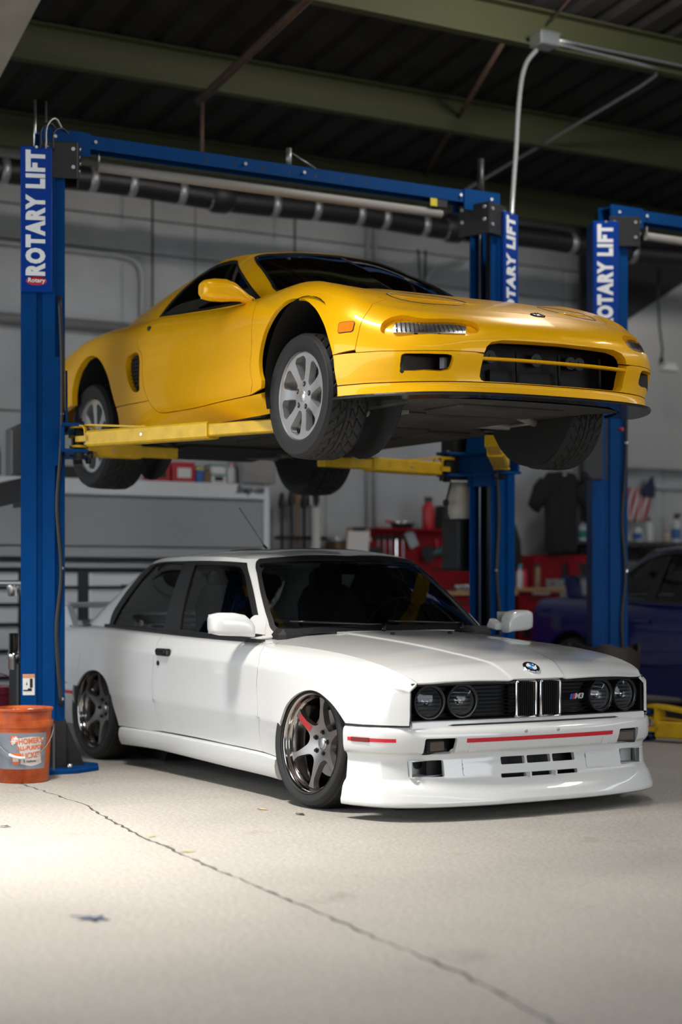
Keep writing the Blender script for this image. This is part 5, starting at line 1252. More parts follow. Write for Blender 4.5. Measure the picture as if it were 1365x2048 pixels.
for s in (1, -1):
    sc = np.array([s, 1])
    patch('lamp_recess', NSIDEF, inset(lr, -.006) * sc, YEL, no, h=.03, hedge=.012, flange=0, off=-.026)
    ln = patch('front_lamp', NSIDEF, lens * sc, mat('lamp silver', (.60,.60,.60), .3, .7), no, h=.02, hedge=.01, flange=.012, off=-.016)[0]
    a0, a1 = lens[:, 0].min(), lens[:, 0].max(); b0, b1 = lens[:, 1].min() + .006, lens[:, 1].max() - .006
    m = MB()
    for k, t in enumerate(np.linspace(.08, .95, 16)):
        aa = a0 + (a1 - a0)*t; P = NSIDEF(np.full(4, aa*s), np.linspace(b0 + .006, b1 - .004, 4)); Nn = surf_normals(NSIDEF, np.full(4, aa*s), np.linspace(b0, b1, 4))
        if Nn[0, 0] < 0: Nn = -Nn
        m.tube([tuple(p - n_*.013) for p, n_ in zip(P, Nn)], .0030 if t > .35 else .0016, 6)
    m.build('lamp_ribs', mat('lamp ribs', (.32,.31,.30), .3, .5), ln, kind='stuff')
    patch('lamp_cover', NSIDEF, inset(lens, .001) * sc, LENSG, ln, h=.03, hedge=.012, flange=0, off=-.006)
af = float(seam[0, 0])
mouth = nsd([tuple(p) for p in smooth_poly([(.742,.050),(.748,.085),(.757,.112),(.80,.114),(.86,.110),(.892,.105),(.884,.07),(.870,.045),(.81,.043),(.765,.043)], 3, True)])
fr_edge = [tuple(p) for p in fa[iz:]] 
lg = [tuple(p) for p in lipg]
lg = [(float(p[0]), .052) for p in lipg[:1]]
bumper = [(0., float(cb0[1]))] + ext(cb[::-1]) + ext(seam_in[::-1]) + ext(seam[::-1]) + [p for p in fr_edge[1:] if p[1] > .054] + [(fr_edge[-1][0], .053)] + [(a, .053) for a in np.linspace(fr_edge[-1][0], 0, 30)][1:]
nb = patch('front_bumper', NSIDEF, symm(np.array(bumper)), YEL, nsx, holes=[mouth, mir(mouth)], flange=.05, h=.026, hedge=.012, gap=.0018)[0]
aL = fr_edge[-1][0]
lipo = [(a, .0) for a in np.linspace(-aL, aL, 50)] + [(a, .050) for a in np.linspace(aL, -aL, 50)]
lp = patch('front_lip', NSIDEF, lipo, YEL, nsx, h=.02, hedge=.014, flange=.02)[0]
sp = [tuple(p) for p in NSIDEF(np.linspace(-aL - .02, aL + .02, 50), np.zeros(50))]
m = MB(); m.sweep([(p[0], p[1], -.058) for p in sp], [(.14,.006),(-.018,.006),(-.022,0),(-.018,-.008),(.14,-.008)], smooth=False); o = m.build('splitter', CARBON, nsx)
# black box behind the openings
m = MB(); m.box((.70, 0, .09), (.02, .86, .22)); m.box((.62, 0, .09), (.02, 1.30, .20)); inl = m.build('intake_backing', BLACK_MATTE, nb)
for y in (-.30, -.24, .02, .22, .27):
    m = MB(); m.cyl((.74, y, .135), (.765, y, .135), .030, 20); m.cyl((.765, y, .135), (.772, y, .135), .012, 12); m.build('horn', mat('dusty grey metal', (.06,.06,.06), .6), inl)
m = MB(); m.box((.735, .02, .045), (.02, .50, .07)); m.build('radiator', mat('radiator black', (.018,.018,.018), .7), inl)
for y in (-.36, -.12, .12, .36):
    m = MB(); m.tube([(.80, y, .16), (.78, y + .02, .02)], .008, 6); m.build('intake_bracket', mat('bracket grey', (.03,.03,.03), .6), inl)
m = MB(); cbp = [tuple(p) for p in NSIDEF(np.linspace(-.40, .40, 16), np.full(16, float(nsf([(-.2,.098)])[0][1])))]
m.sweep([(p[0] - .02, p[1], .098) for p in cbp], [(.02,.006),(-.014,.006),(-.018,0),(-.014,-.006),(.02,-.006)]); m.build('grille_bar', YEL, nb)
for s in (-1, 1):
    m = MB(); m.box((.70, s*.60, .075), (.10, .22, .09), bev=.01); m.build('fog_pocket', BLACK_MATTE, nb)
    m = MB(); m.box((.80, s*.50, .08), (.04, .09, .065), rot=(0,0,-s*.4), bev=.008); m.build('fog_lamp', GLOSS_BLACK, nb)
# side markers
mk = nsd([tuple(p) for p in rrect(.456, .534, .235, .280, .010)])
for s in (1, -1):
    patch('side_marker', NSIDEF, mk * np.array([s, 1]), mat('amber lens', (.85,.22,.01), .15, coat=.8), nsx, h=.02, hedge=.008, flange=.006, off=.003)
    patch('marker_gasket', NSIDEF, inset(mk, -.004) * np.array([s, 1]), BLACK_TRIM, nsx, h=.02, hedge=.008, flange=.003, off=.001)
# side intake
for s in (1, -1):
    patch('intake_mesh', NSIDEF, inset(vent, -.02) * np.array([s, 1]), BLACK_MATTE, nsx, h=.03, flange=0, off=-.034)
    m = MB()
    for z in np.linspace(.20, .38, 9):
        q = nsd([(-1.84, z), (-1.67, z)]); P = NSIDEF(q[:, 0]*s, q[:, 1]); m.sweep([(p[0], p[1] + s*.028, p[2]) for p in P], [(-.010,-.002),(.006,-.004),(.006,0),(-.010,.003)])
    m.build('intake_louvres', GLOSS_BLACK, nsx, kind='stuff')
    p = nsd([(-1.631,.526)]); P = NSIDEF(p[:, 0]*s, p[:, 1])[0]; m = MB(); m.cyl((P[0], P[1]+s*.006, P[2]), (P[0], P[1]-s*.005, P[2]), .016, 16); m.build('door_lock', GLOSS_BLACK, nd[0] if s > 0 else nd[1])
# bonnet
he = NSIDE(np.linspace(2.05, 0, 60), np.full(60, NT))
hout = [(p[0], p[1]) for p in he] + [(p[0], -p[1]) for p in he[::-1][1:]]
cowl = [(-.50, .64), (-.42, .52), (-.34, .30), (-.30, 0), (-.34, -.30), (-.42, -.52), (-.50, -.64)]
nbn = patch('bonnet', NHOOD, hout + cowl, YEL, nsx, h=.03, hedge=.014, gap=.0015, flange=.02)[0]
for s in (-1, 1):   # raised edge and lid of each retractable headlamp
    lid = smooth_poly([(.40, s*.30), (.60, s*.26), (.66, s*.33), (.60, s*.50), (.42, s*.58), (.34, s*.46)], 4, True)
    m = MB(); rim = NHOOD(lid[:, 0], lid[:, 1]); m.tube([tuple(p + np.array([0, 0, .0002])) for p in rim], .0022, 5, closed=True); m.build('headlamp_lid_gap', BLACK_TRIM, nbn)
    pth = [(.66, s*.22), (.60, s*.34), (.52, s*.47), (.44, s*.58)]
    P = NHOOD(np.array([p[0] for p in pth]), np.array([p[1] for p in pth])); m = MB(); m.tube([tuple(p + np.array([0, 0, .002])) for p in P], [.002, .005, .005, .002], 8); m.build('headlamp_lid_edge', YEL, nbn)
pe = NHOOD(np.array([.80]), np.array([0.]))[0]; ne = surf_normals(NHOOD, np.array([.80]), np.array([0.]))[0]
Me = frame_matrix(pe + ne*.001, (0, 1, 0), np.cross(ne, (0, 1, 0)))
m = MB(); m.lathe([(.0001,.004),(.030,.004),(.034,.002),(.034,-.002)], n=28); 
for i, v in enumerate(m.v): m.v[i] = (v[0]*1.15, v[1]*.8, v[2])
em = placeM(m, Me).build('nose_emblem', GLOSS_BLACK, nbn)
m = MB()
for s in (-1, 1): m.tube([(s*.020,-.017,.0055), (s*.006,.018,.0055)], .003, 6)
m.tube([(-.010,-.002,.0055), (.010,-.002,.0055)], .0024, 6); placeM(m, Me).build('emblem_mark', CHROME, em)
# cabin
def NCABF(a, b):
    a = np.asarray(a, float).ravel(); s = np.where(a < 0, -1., 1.); P = NCAB(np.abs(a), b); P[:, 1] *= s; return P
nwin = smooth_poly([(1.70,.012,1),(1.69,.16),(1.665,.30),(1.62,.40),(1.54,.445),(1.40,.458),(1.15,.458),(.97,.455),(.905,.440,1),(.845,.26),(.815,.10),(.800,.018,1),(1.10,.014),(1.40,.012)], 5, True)
wsh = [(0.,.02),(.30,.02),(.55,.02),(.665,.03),(.70,.06),(.705,.15),(.715,.28),(.735,.40),(.73,.455),(.68,.478),(.55,.484),(.30,.486),(0.,.486)]
wsh = smooth_poly(wsh, 4)
WN = symm(wsh)
pil = np.array([(0., 0.)] + [(a, 0.) for a in np.linspace(.05, 3.2, 60)] + [(a, .50) for a in np.linspace(3.2, 0, 60)] + [tuple(p) for p in wsh[::-1]])
patch('cabin_pillars', NCAB, pil, YEL, nsx, holes=[nwin], h=.03, hedge=.014, flange=.02, mirror=True)
patch('windscreen', NCABF, inset(WN, -.004), NGLASS, nsx, h=.05, hedge=.02, flange=0, off=-.003)
patch('windscreen_seal', NCABF, WN, BLACK_TRIM, nsx, holes=[inset(WN, .018)], h=.03, hedge=.014, flange=.004, off=.0015)
nin = inset(nwin, .020)
patch('window_frame_trim', NCAB, nwin, BLACK_TRIM, nsx, holes=[nin], h=.03, hedge=.014, flange=.01, off=.0015, mirror=True)
patch('door_window', NCAB, inset(nin, -.004), NGLASS, nsx, h=.05, flange=0, off=-.004, mirror=True)
nro = [(x, -float(_nr_y(np.array([x]))[0, 0])) for x in np.linspace(-1.97, -1.03, 50)]
patch('roof', NROOF, np.array(nro + [(x, -y) for x, y in nro[::-1]]), YEL, nsx, h=.04, hedge=.02, flange=0)
m = MB(); m.box((-2.95, 0, .56), (.75, 1.30, .05), bev=.02); m.build('engine_deck', YEL, nsx)
# mirrors
for s in (-1, 1):
    m = MB(); rings = []
    for y, hx, hz, cx, cz in ((.765,.030,.020,-.560,.530),(.79,.032,.022,-.565,.540),(.820,.036,.030,-.580,.560),(.85,.048,.046,-.605,.578),(.89,.058,.056,-.628,.586),(.945,.060,.056,-.650,.588),(.985,.050,.048,-.660,.588),(1.002,.032,.032,-.663,.588)):
        rings.append([(cx + hx*math.copysign(abs(math.cos(t))**.7, math.cos(t)), s*y, cz + hz*math.copysign(abs(math.sin(t))**.7, math.sin(t))) for t in np.linspace(0, 2*math.pi, 20, endpoint=False)])
    m.ring(rings, True, (True, True), True); mo = m.build('door_mirror', YEL, nsx); orient(mo.data)
    m = MB(); m.box((-.712, s*.92, .588), (.004, .12, .08), bev=.001); m.build('mirror_glass', mat('mirror silver', (.7,.72,.74), .03, 1.), mo)
    m = MB(); m.lathe([(.0352,-.003),(.0352,.003)], n=24)
    for i, v in enumerate(m.v): m.v[i] = (-.562 + v[0]*.95, s*(.775 + v[2]*.6 + 0), .533 + v[1]*.62)
    m.build('mirror_gasket', BLACK_TRIM, mo)
# wheel wells and underside
for s in (-1, 1):
    for x, r, zc, y0 in ((.09, .375, .08, .86), (-2.36, .365, .10, .88)):
        m = MB(); a0, a1 = -1.9, 1.9
        for k in range(28):
            t0, t1 = a0 + (a1-a0)*k/28, a0 + (a1-a0)*(k+1)/28
            q = lambda t, y: (x + r*math.sin(t), s*y, zc + r*math.cos(t))
            m.add([q(t0, y0 - .02), q(t1, y0 - .02), q(t1, .50), q(t0, .50)], [(0, 1, 2, 3)], True)
        m.cyl((x, s*.50, zc), (x, s*.495, zc), r, 28); m.build('wheel_arch_liner', LINER, nsx)
m = MB(); m.prism([(.66,-.62),(.84,-.40),(.88,0),(.84,.40),(.66,.62),(.50,.52),(-.45,.52),(-.42,.795),(-1.98,.80),(-2.0,.52),(-2.8,.52),(-3.2,.62),(-3.2,-.62),(-2.8,-.52),(-2.0,-.52),(-1.98,-.80),(-.42,-.795),(-.45,-.52),(.50,-.52)], .05, ((0, 0, -.066), (1,0,0), (0,1,0)), bev=.01); ub = m.build('underbody_tray', UNDER, nsx)
for x0, x1, y0, y1 in ((.30,.62,-.30,.30),(-.35,.20,-.36,.36),(-1.70,-.50,-.28,.28),(-1.8,-.6,.36,.62),(-1.8,-.6,-.62,-.36)):
    m = MB(); m.box(((x0+x1)/2, (y0+y1)/2, -.070), (x1-x0, y1-y0, .03), bev=.012); m.build('tray_panel', UNDER, ub)
DUSTY = mat('dusty suspension alloy', (.22,.20,.18), .55, .3)
for s in (-1, 1):
    for x in (0, -2.53):
        m = MB(); m.tube([(x, s*.66, -.10), (x + .12, s*.50, -.075), (x + .22, s*.33, -.055)], [.018,.022,.028], 8); m.tube([(x, s*.66, -.10), (x - .10, s*.50, -.075), (x - .20, s*.33, -.055)], [.018,.022,.028], 8); m.tube([(x + .10, s*.50, -.075), (x - .09, s*.50, -.075)], .012, 6); ar = m.build('control_arm', DUSTY, nsx)
        m = MB(); m.tube([(x - .05, s*.62, -.05), (x - .03, s*.52, .12), (x, s*.50, .26)], .022, 8); m.lathe([(.045, -.0), (.045, .16)], (x - .02, s*.505, .10), 'z', 14); m.build('damper', mat('damper black', (.02,.02,.02), .5), nsx)
        m = MB(); m.cyl((x, s*.60, 0), (x, s*.66, 0), .14, 32); m.build('brake_disc', mat('brake disc', (.25,.24,.23), .4, 1.), nsx)
m = MB(); m.box((-2.5, 0, .02), (1.0, .9, .20), bev=.04); m.box((-1.15, 0, .30), (1.5, 1.3, .5)); m.box((.1, 0, .20), (1.0, .94, .30)); m.box((-2.7, 0, .30), (.9, .94, .42)); m.build('body_core', LINER, nsx)  # added black filler, stops light leaking through the panel gaps
m = MB(); m.box((-.62, 0, .56), (.40, 1.30, .08), bev=.03); m.build('dashboard', INT, nsx)
for s in (-1, 1):
    m = MB(); rings = []
    for z, x, hx, hy in ((.50,-1.22,.07,.22),(.62,-1.28,.06,.22),(.74,-1.34,.05,.17),(.80,-1.37,.04,.12)):
        rings.append([(x + hx*math.cos(t), s*.33 + hy*math.sin(t), z) for t in np.linspace(0, 2*math.pi, 14, endpoint=False)])
    m.ring(rings, True, (True, True), True); o = m.build('seat', LEATHER, nsx); orient(o.data)
# wheels
nw = empty('wheel'); nw.parent = nsx
dn = Curve(np.array([0, .03, .07, .12, .17, .20, .23]), np.array([[.012], [.012], [.016], [.014], [.008], [.006], [.006]]))
m = MB(); m.lathe([(.2175,.0),(.2185,.004),(.217,.012),(.210,.014),(.206,.012),(.2035,.008),(.202,.02),(.198,.06),(.194,.16),(.205,.19),(.215,.195)], axis='y', n=72); rim = m.build('rim', ALLOY, nw, sharp=50)
nh = [(.074,-.010),(.076,.010),(.100,.025),(.140,.040),(.170,.048),(.184,.036),(.188,0),(.184,-.036),(.170,-.048),(.140,-.040),(.100,-.025)]
wheel_face('spokes', 7, .206, dn, nh, ALLOY, .034, rim, h=.010)
for k in range(5):
    a = 2*math.pi*k/5 + .5; q = (.057*math.cos(a), .057*math.sin(a)); m = MB(); m.cyl((q[0], .0135, q[1]), (q[0], .016, q[1]), .0135, 16); m.build('lug_hole', mat('lug well', (.05,.05,.05), .4, .6), rim)
    m = MB(); m.cyl((q[0], .008, q[1]), (q[0], .016, q[1]), .0075, 6, smooth=False); m.build('lug_nut', CHROME, rim)
m = MB(); m.lathe([(.0001,.006),(.022,.007),(.027,.011),(.028,.014)], axis='y', n=28); m.build('centre_cap', ALLOY, rim)
tmf = tire_mesh('tire', .300, .2155, .200, .205, 'v', RUBBER, 360, 60)
tf = mesh_obj('tire', tmf, nw, (0, .098, 0))
first = True; NWH = []
for x, y, k in ((0, -1, 1.), (0, 1, 1.), (-2.53, -1, 1.055), (-2.53, 1, 1.055)):
    w = nw if first else copy_tree(nw, nsx); first = False
    w.location = (x, y*(.80 if x == 0 else .825), 0); w.scale = (k, 1. if x == 0 else 1.15, k)
    w.rotation_euler = (R(-1.), R(20 if x == 0 else 4), (0 if y < 0 else math.pi) )
# ------------------------------------------------------------------ two-post lifts
BLUE = mat('blue lift paint', (.0003,.046,.185), .45, spec=.10, vary=.12, vscale=5)
BLUEC = mat('blue sign paint', (.0003,.036,.26), .34, spec=.18)
YLIFT = mat('yellow arm paint', (.72,.44,.012), .42, vary=.25, vscale=14, bump=.05)
SIGNW = mat('white lettering', (.78,.80,.82), .4)
BLK = mat('black steel', (.012,.012,.013), .45)
BOLT = mat('zinc bolt', (.55,.55,.56), .3, 1.)
HOSEB = mat('black hydraulic hose', (.018,.018,.019), .45)
CABLE = mat('steel cable', (.35,.35,.36), .4, .8)
COLROT = R(21)
def turn_new(before, x, y, a):
    """Turn every mesh made since `before` about the vertical through (x, y)."""
    M = Matrix.Translation((x, y, 0)) @ Matrix.Rotation(a, 4, 'Z') @ Matrix.Translation((-x, -y, 0))
    for ob in bpy.data.objects:
        if ob.name not in before and ob.type == 'MESH': ob.data.transform(M)
def pin(y, s, k):
    """bay-relative place of the arm pin k (+1 front, -1 rear) of the column at (0, y)"""
    a = -s*COLROT; px, py = k*.21, s*.19
    return (px*math.cos(a) - py*math.sin(a), y + px*math.sin(a) + py*math.cos(a))
def lift_post(root, x, y, s, rot=COLROT):
    before = {ob.name for ob in bpy.data.objects}
    _lift_post(root, x, y, s)
    turn_new(before, x, y, -s*rot)
def carriage(root, x, y, s, z):
    before = {ob.name for ob in bpy.data.objects}
    _carriage(root, x, y, s, z)
    turn_new(before, x, y, -s*COLROT)
def _lift_post(root, x, y, s):
    """Column at bay (x, y); s = +1 when the car is on the +y side."""
    o = lambda dx, dy, z: (x + dx, y + s*dy, z)
    m = MB()
    sec = [(.11,-.125),(.11,-.040),(.090,-.034),(.090,-.014),(.105,-.006),(.105,.060),(.085,.066),(.085,.115),(.075,.115),(.075,.058),(.095,.052),(.095,.002),(.080,-.008),(.080,-.040),(.098,-.048),(.098,-.113),
           (-.098,-.113),(-.098,-.048),(-.080,-.040),(-.080,-.008),(-.095,.002),(-.095,.052),(-.075,.058),(-.075,.115),(-.085,.115),(-.085,.066),(-.105,.060),(-.105,-.006),(-.090,-.014),(-.090,-.034),(-.11,-.040),(-.11,-.125)]
    if s < 0: sec = sec[::-1]
    m.ring([[o(dx, dy, z) for dx, dy in sec] for z in (.02, 3.44)], True, (False, False), False)
    col = m.build('column', BLUE, root); orient(col.data)
    m = MB(); m.prism([(x-.24, y-s*.20),(x+.24, y-s*.20),(x+.30, y-s*.02),(x+.24, y+s*.18),(x+.10, y+s*.30),(x-.10, y+s*.30),(x-.24, y+s*.18),(x-.30, y-s*.02)], .022, bev=.003); bp = m.build('base_plate', BLUE, root)
    for dx, dy in ((.20,-.16),(.20,.14),(-.20,-.16),(-.20,.14),(.25,-.02)):
        m = MB(); m.cyl(o(dx, dy, .02), o(dx, dy, .05), .014, 10); m.build('anchor_bolt', BOLT, bp)
    m = MB(); 
    m.prism([(0,0),(.10,0),(0,.26)], .012, (o(.11, .06, .022), (1,0,0), (0,0,1))); m.build('gusset', BLK, root); m = MB(); m.prism([(0,0),(.11,0),(0,.26)], .012, (o(.0, .115, .022), (0,s,0), (0,0,1))); m.build('gusset', BLK, root)
    m = MB(); m.box(o(.112, .075, .15), (.012, .09, .26)); m.build('foot_guard', BLK, root)
    # head bracket
    m = MB()
    for dx in (.112, -.112): m.box(o(dx, .085, 3.37), (.014, .20, .20), bev=.004)
    m.box(o(0, .187, 3.37), (.23, .012, .20)); hb = m.build('head_bracket', BLK, root)
    for dx in (.120,):
        for dy, z in ((.02, 3.43),(.02, 3.37),(.16, 3.43),(.16, 3.33)):
            m = MB(); m.cyl(o(dx - .004, dy, z), o(dx + .008, dy, z), .011, 8); m.build('bolt', BOLT, hb)
    for dx, z in ((.085, 3.44),(.085, 3.36),(-.085, 3.44),(-.085, 3.36)):
        m = MB(); m.cyl(o(dx, .19, z), o(dx, .203, z), .012, 8); m.build('bolt', BOLT, hb)
    # sign cover on the face towards the door
    m = MB(); m.box(o(.112, -.040, 3.035), (.05, .172, .80), bev=.006); cv = m.build('sign_cover', BLUEC, root)
    fx = x + .1375
    Mt = Matrix(((0, 0, 1, fx), (0, 0, 0, 0), (0, 0, 0, 0), (0, 0, 0, 1)))
    # reads upward: local +x -> +z, local +y -> -y (left when facing the sign from the door)
    yc = y - s*.040
    Mt = Matrix(((0, 0, 1, fx), (0, -1, 0, yc), (1, 0, 0, 3.065), (0, 0, 0, 1)))
    text_obj('sign_lettering', 'ROTARY LIFT', .132, SIGNW, cv, Mt, extrude=.0008, font_scale_x=.765, offset=.0080, spacing=1.16)
    m = MB(); m.lathe([(.0001,.003),(.040,.003),(.042,.001),(.042,0)], n=28)
    for i, v in enumerate(m.v): m.v[i] = (fx + v[2], yc - v[0]*1.35 , 2.695 + v[1]*.60)
    lg = m.build('sign_logo', mat('logo red', (.42,.012,.02), .3), cv)
    Ml = Matrix(((0, 0, 1, fx + .0035), (0, 1, 0, yc), (0, 0, 1, 2.702), (0, 0, 0, 1)))
    Ml = Matrix(((0, 0, 1, fx + .0035), (1, 0, 0, yc), (0, 1, 0, 2.697), (0, 0, 0, 1)))
    text_obj('logo_lettering', 'Rotary', .034, SIGNW, lg, Ml, extrude=.0006, offset=.0008)
    m = MB(); m.cyl((fx - .002, yc, 3.428), (fx + .006, yc, 3.428), .008, 8); m.build('cover_screw', BOLT, cv)
    # cables and hydraulic line inside the channel
    for k, (dx, dy, r, mt) in enumerate(((.05, .07, .006, CABLE), (-.04, .06, .006, CABLE), (.0, .0, .030, HOSEB))):
        m = MB(); m.tube([o(dx, dy, .1), o(dx, dy, 3.40)], r, 8); m.build(('lift_cable', 'lift_cable', 'hydraulic_ram')[k], mt, root)
    # rubber hose clipped to the face, with its clips
    hp = [o(.112, .085, 2.62), o(.114, .098, 2.3), o(.114, .098, 1.9), o(.116, .088, 1.7), o(.116, .072, 1.45), o(.114, .095, 1.10), o(.118, .070, .82), o(.118, .074, .62), o(.114, .095, .36)]
    P = Curve(np.arange(len(hp)), np.array(hp))(np.linspace(0, len(hp) - 1, 40)); m = MB(); m.tube([tuple(p) for p in P], .012, 8); m.build('hose', HOSEB, root)
    for z in (1.97, 1.12, .40):
        m = MB(); m.cyl(o(.100, .100, z), o(.124, .100, z), .009, 8); m.build('hose_clip', BOLT, root)
    # warning label
    m = MB(); m.box(o(.1108, -.082, .48), (.0016, .065, .115)); wl = m.build('warning_label', mat('label white', (.72,.72,.70), .5), root)
    m = MB(); m.box(o(.112, -.082, .527), (.0016, .065, .020)); m.build('label_header', mat('label orange', (.65,.28,.12), .5), wl)
    m = MB(); m.box(o(.112, -.068, .488), (.0014, .016, .050)); m.box(o(.112, -.092, .448), (.0014, .040, .008)); m.box(o(.112, -.076, .452), (.0014, .022, .016)); m.prism([(-.004,0),(.004,0),(0,.02)], .0014, (o(.112, -.092, .478), (0,1,0), (0,0,1))); m.build('label_drawing', BLK, wl)
    return col
def _carriage(root, x, y, s, z):
    o = lambda dx, dy, zz: (x + dx, y + s*dy, zz)
    m = MB(); m.box(o(0, .06, z + .15), (.22, .08, .60)); m.prism([(-.10, 0), (.16, 0), (.09, .18), (-.05, .34)], .012, (o(.0, .13, z + .055), (1,0,0), (0,0,1)))
    for dz in (-.085, .055): m.prism([(x - .30, y + s*.10), (x - .26, y + s*.24), (x - .16, y + s*.24), (x - .10, y + s*.14), (x + .10, y + s*.14), (x + .16, y + s*.24), (x + .26, y + s*.24), (x + .30, y + s*.10)], .016, ((0, 0, z + dz), (1,0,0), (0,1,0)))
    m.box(o(0, .10, z - .015), (.56, .02, .14)); c = m.build('carriage', BLUE, root); orient(c.data)
    for dx in (.21, -.21):
        m = MB(); m.cyl(o(dx, .19, z - .12), o(dx, .19, z + .085), .026, 16); m.build('arm_pin', BLK, c)
        m = MB(); m.cyl(o(dx, .25, z - .115), o(dx, .25, z - .075), .016, 10); m.build('arm_lock', BLK, c)
    return c
def arm(root, p, q, z, zp, w=.10, h=.085, ext=.42):
    """Swing arm from pin p to pad point q (bay xy); z = arm centre, zp = pad top."""
    P, Q = Vector((p[0], p[1], z)), Vector((q[0], q[1], z)); d = (Q - P).normalized(); sd = d.cross(Vector((0, 0, 1))); L = (Q - P).length
    A = P + d*.10; B_ = P + d*(L*ext + .10)
    fr = lambda m_, a, b, ww, hh, bev: m_.ring([[a + d*0 + sd*u + Vector((0, 0, v)) for u, v in prof(ww, hh, bev)], [b + sd*u + Vector((0, 0, v)) for u, v in prof(ww, hh, bev)]], True, (True, True), False)
    def prof(ww, hh, b): a_, c_ = ww/2, hh/2; return [(-a_+b,-c_),(a_-b,-c_),(a_,-c_+b),(a_,c_-b),(a_-b,c_),(-a_+b,c_),(-a_,c_-b),(-a_,-c_+b)]
    m = MB(); fr(m, A, P + d*(L*.68), w, h, .010); ob = m.build('swing_arm', YLIFT, root); orient(ob.data)
    m = MB(); fr(m, P + d*(L*.60), P + d*(L + .06), w*.78, h*.74, .006); e = m.build('arm_extension', YLIFT, ob); orient(e.data)
    # curved gusset straps at the pin
    m = MB()
    for sgn, dz in ((1, .062), (1, -.045)):
        m.cyl(P + Vector((0, 0, dz)), P + Vector((0, 0, dz + .014)), .052, 20)
    rib = [(-.01,.075),(.03,.076),(.07,.070),(.085,.05),(.088,.02),(.10,-.03),(.12,-.03)]
    for off in (-w*.38, w*.38):
        pts = [P + d*a + sd*off + Vector((0, 0, b)) for a, b in rib]; m.sweep(pts, [(-.004,-.008),(.004,-.008),(.004,.008),(-.004,.008)], up=sd)
    m.sweep([P + d*.02 + Vector((0, 0, .078)), P + d*.09 + Vector((0, 0, .076)), P + d*(L*.33) + Vector((0, 0, h/2 + .003)), P + d*(L*.36) + Vector((0, 0, h/2 + .003))], [(-.020,-.005),(.020,-.005),(.020,.005),(-.020,.005)])
    m.box(P + d*.07, (.10, w, .03), rot=Matrix((d, sd, Vector((0, 0, 1)))).transposed()); g = m.build('arm_gusset', YLIFT, ob)
    m = MB(); m.cyl(Q + Vector((0, 0, h*.37)), Q + Vector((0, 0, zp - z - .03)), .028, 16); m.lathe([(.0001, zp - z), (.055, zp - z), (.062, zp - z - .006), (.062, zp - z - .022), (.045, zp - z - .03), (.0001, zp - z - .03)], (Q.x, Q.y, z), 'z', 20); m.build('lift_pad', BLK, ob)
    for g_ in (-1, 1): m = MB(); m.cyl(P + d*(L*.36) + sd*g_*(w/2 - .002), P + d*(L*.36) + sd*g_*(w/2 + .004), .008, 10); m.build('stop_screw', BOLT, ob)
    return ob
def cross_beam(root, x, y0, y1, full=True):
    m = MB(); z0 = 3.475
    m.sweep([(x, y0, z0), (x, y1, z0)], [(-.06,.0),(-.06,.075),(.06,.075),(.06,0),(.052,0),(.052,.067),(-.052,.067),(-.052,0)])
    for yy, sg in ((y0, 1), (y1, -1)):
        m.box((x + .062, yy + sg*.13, z0 + .02), (.01, .28, .13)); m.box((x - .062, yy + sg*.13, z0 + .02), (.01, .28, .13))
    b = m.build('cross_beam', BLUE, root)
    for yy in (y0 + .06, y0 + .30, (y0+y1)/2 - .3, (y0+y1)/2 + .1, y1 - .3, y1 - .06):
        m = MB(); m.cyl((x + .064, yy, z0 + .04), (x + .074, yy, z0 + .04), .010, 8); m.build('bolt', BOLT, b)
    for yy in np.linspace(y0 + 1.0, y1 - 1.0, 7):
        m = MB(); m.box((x + .0605, yy, z0 + .03), (.002, .012, .020)); m.build('beam_slot', BLK, b)
    m = MB(); m.tube([(x + .02, y0 + .33, z0 - .085), (x + .02, y1 - .42, z0 - .085)], .028, 12); pb = m.build('stop_bar', mat('grey padded bar', (.28,.27,.255), .6), b)
    for yy in (y0 + .34, y1 - .43):
        m = MB(); m.tube([(x + .02, yy, z0 - .08), (x + .02, yy, z0 + .02)], .008, 8); m.build('bar_hanger', BOLT, pb)
    return b
PX, PY1, PY2 = -2.14, -1.27, 1.79
lift = empty('two_post_lift', bay(PX, (PY1 + PY2)/2), BAY_RZ, 'blue two-post car lift with yellow arms holding up the yellow car', 'car lift')
cy = (PY1 + PY2)/2
# local frame: origin at bay (PX, cy)
lift_post(lift, 0, PY1 - cy, 1); lift_post(lift, 0, PY2 - cy, -1)
cross_beam(lift, 0, PY1 - cy - .02, PY2 - cy + .02)
CZ = 1.835
c1 = carriage(lift, 0, PY1 - cy, 1, CZ); c2 = carriage(lift, 0, PY2 - cy, -1, CZ - .02)
JF, JR = (-.57, .62), (-1.88, .60)
lc = lambda x, y: (x - PX, y - cy)
arm(lift, pin(PY1 - cy, 1, 1), lc(-.57, -.62), CZ - .015, 1.868)
arm(lift, pin(PY1 - cy, 1, -1), lc(-2.30, -.45), CZ - .03, 1.868, ext=.3)
arm(lift, pin(PY2 - cy, -1, 1), lc(-.62, .70), CZ - .035, 1.868)
arm(lift, pin(PY2 - cy, -1, -1), lc(-2.05, .52), CZ - .06, 1.868)
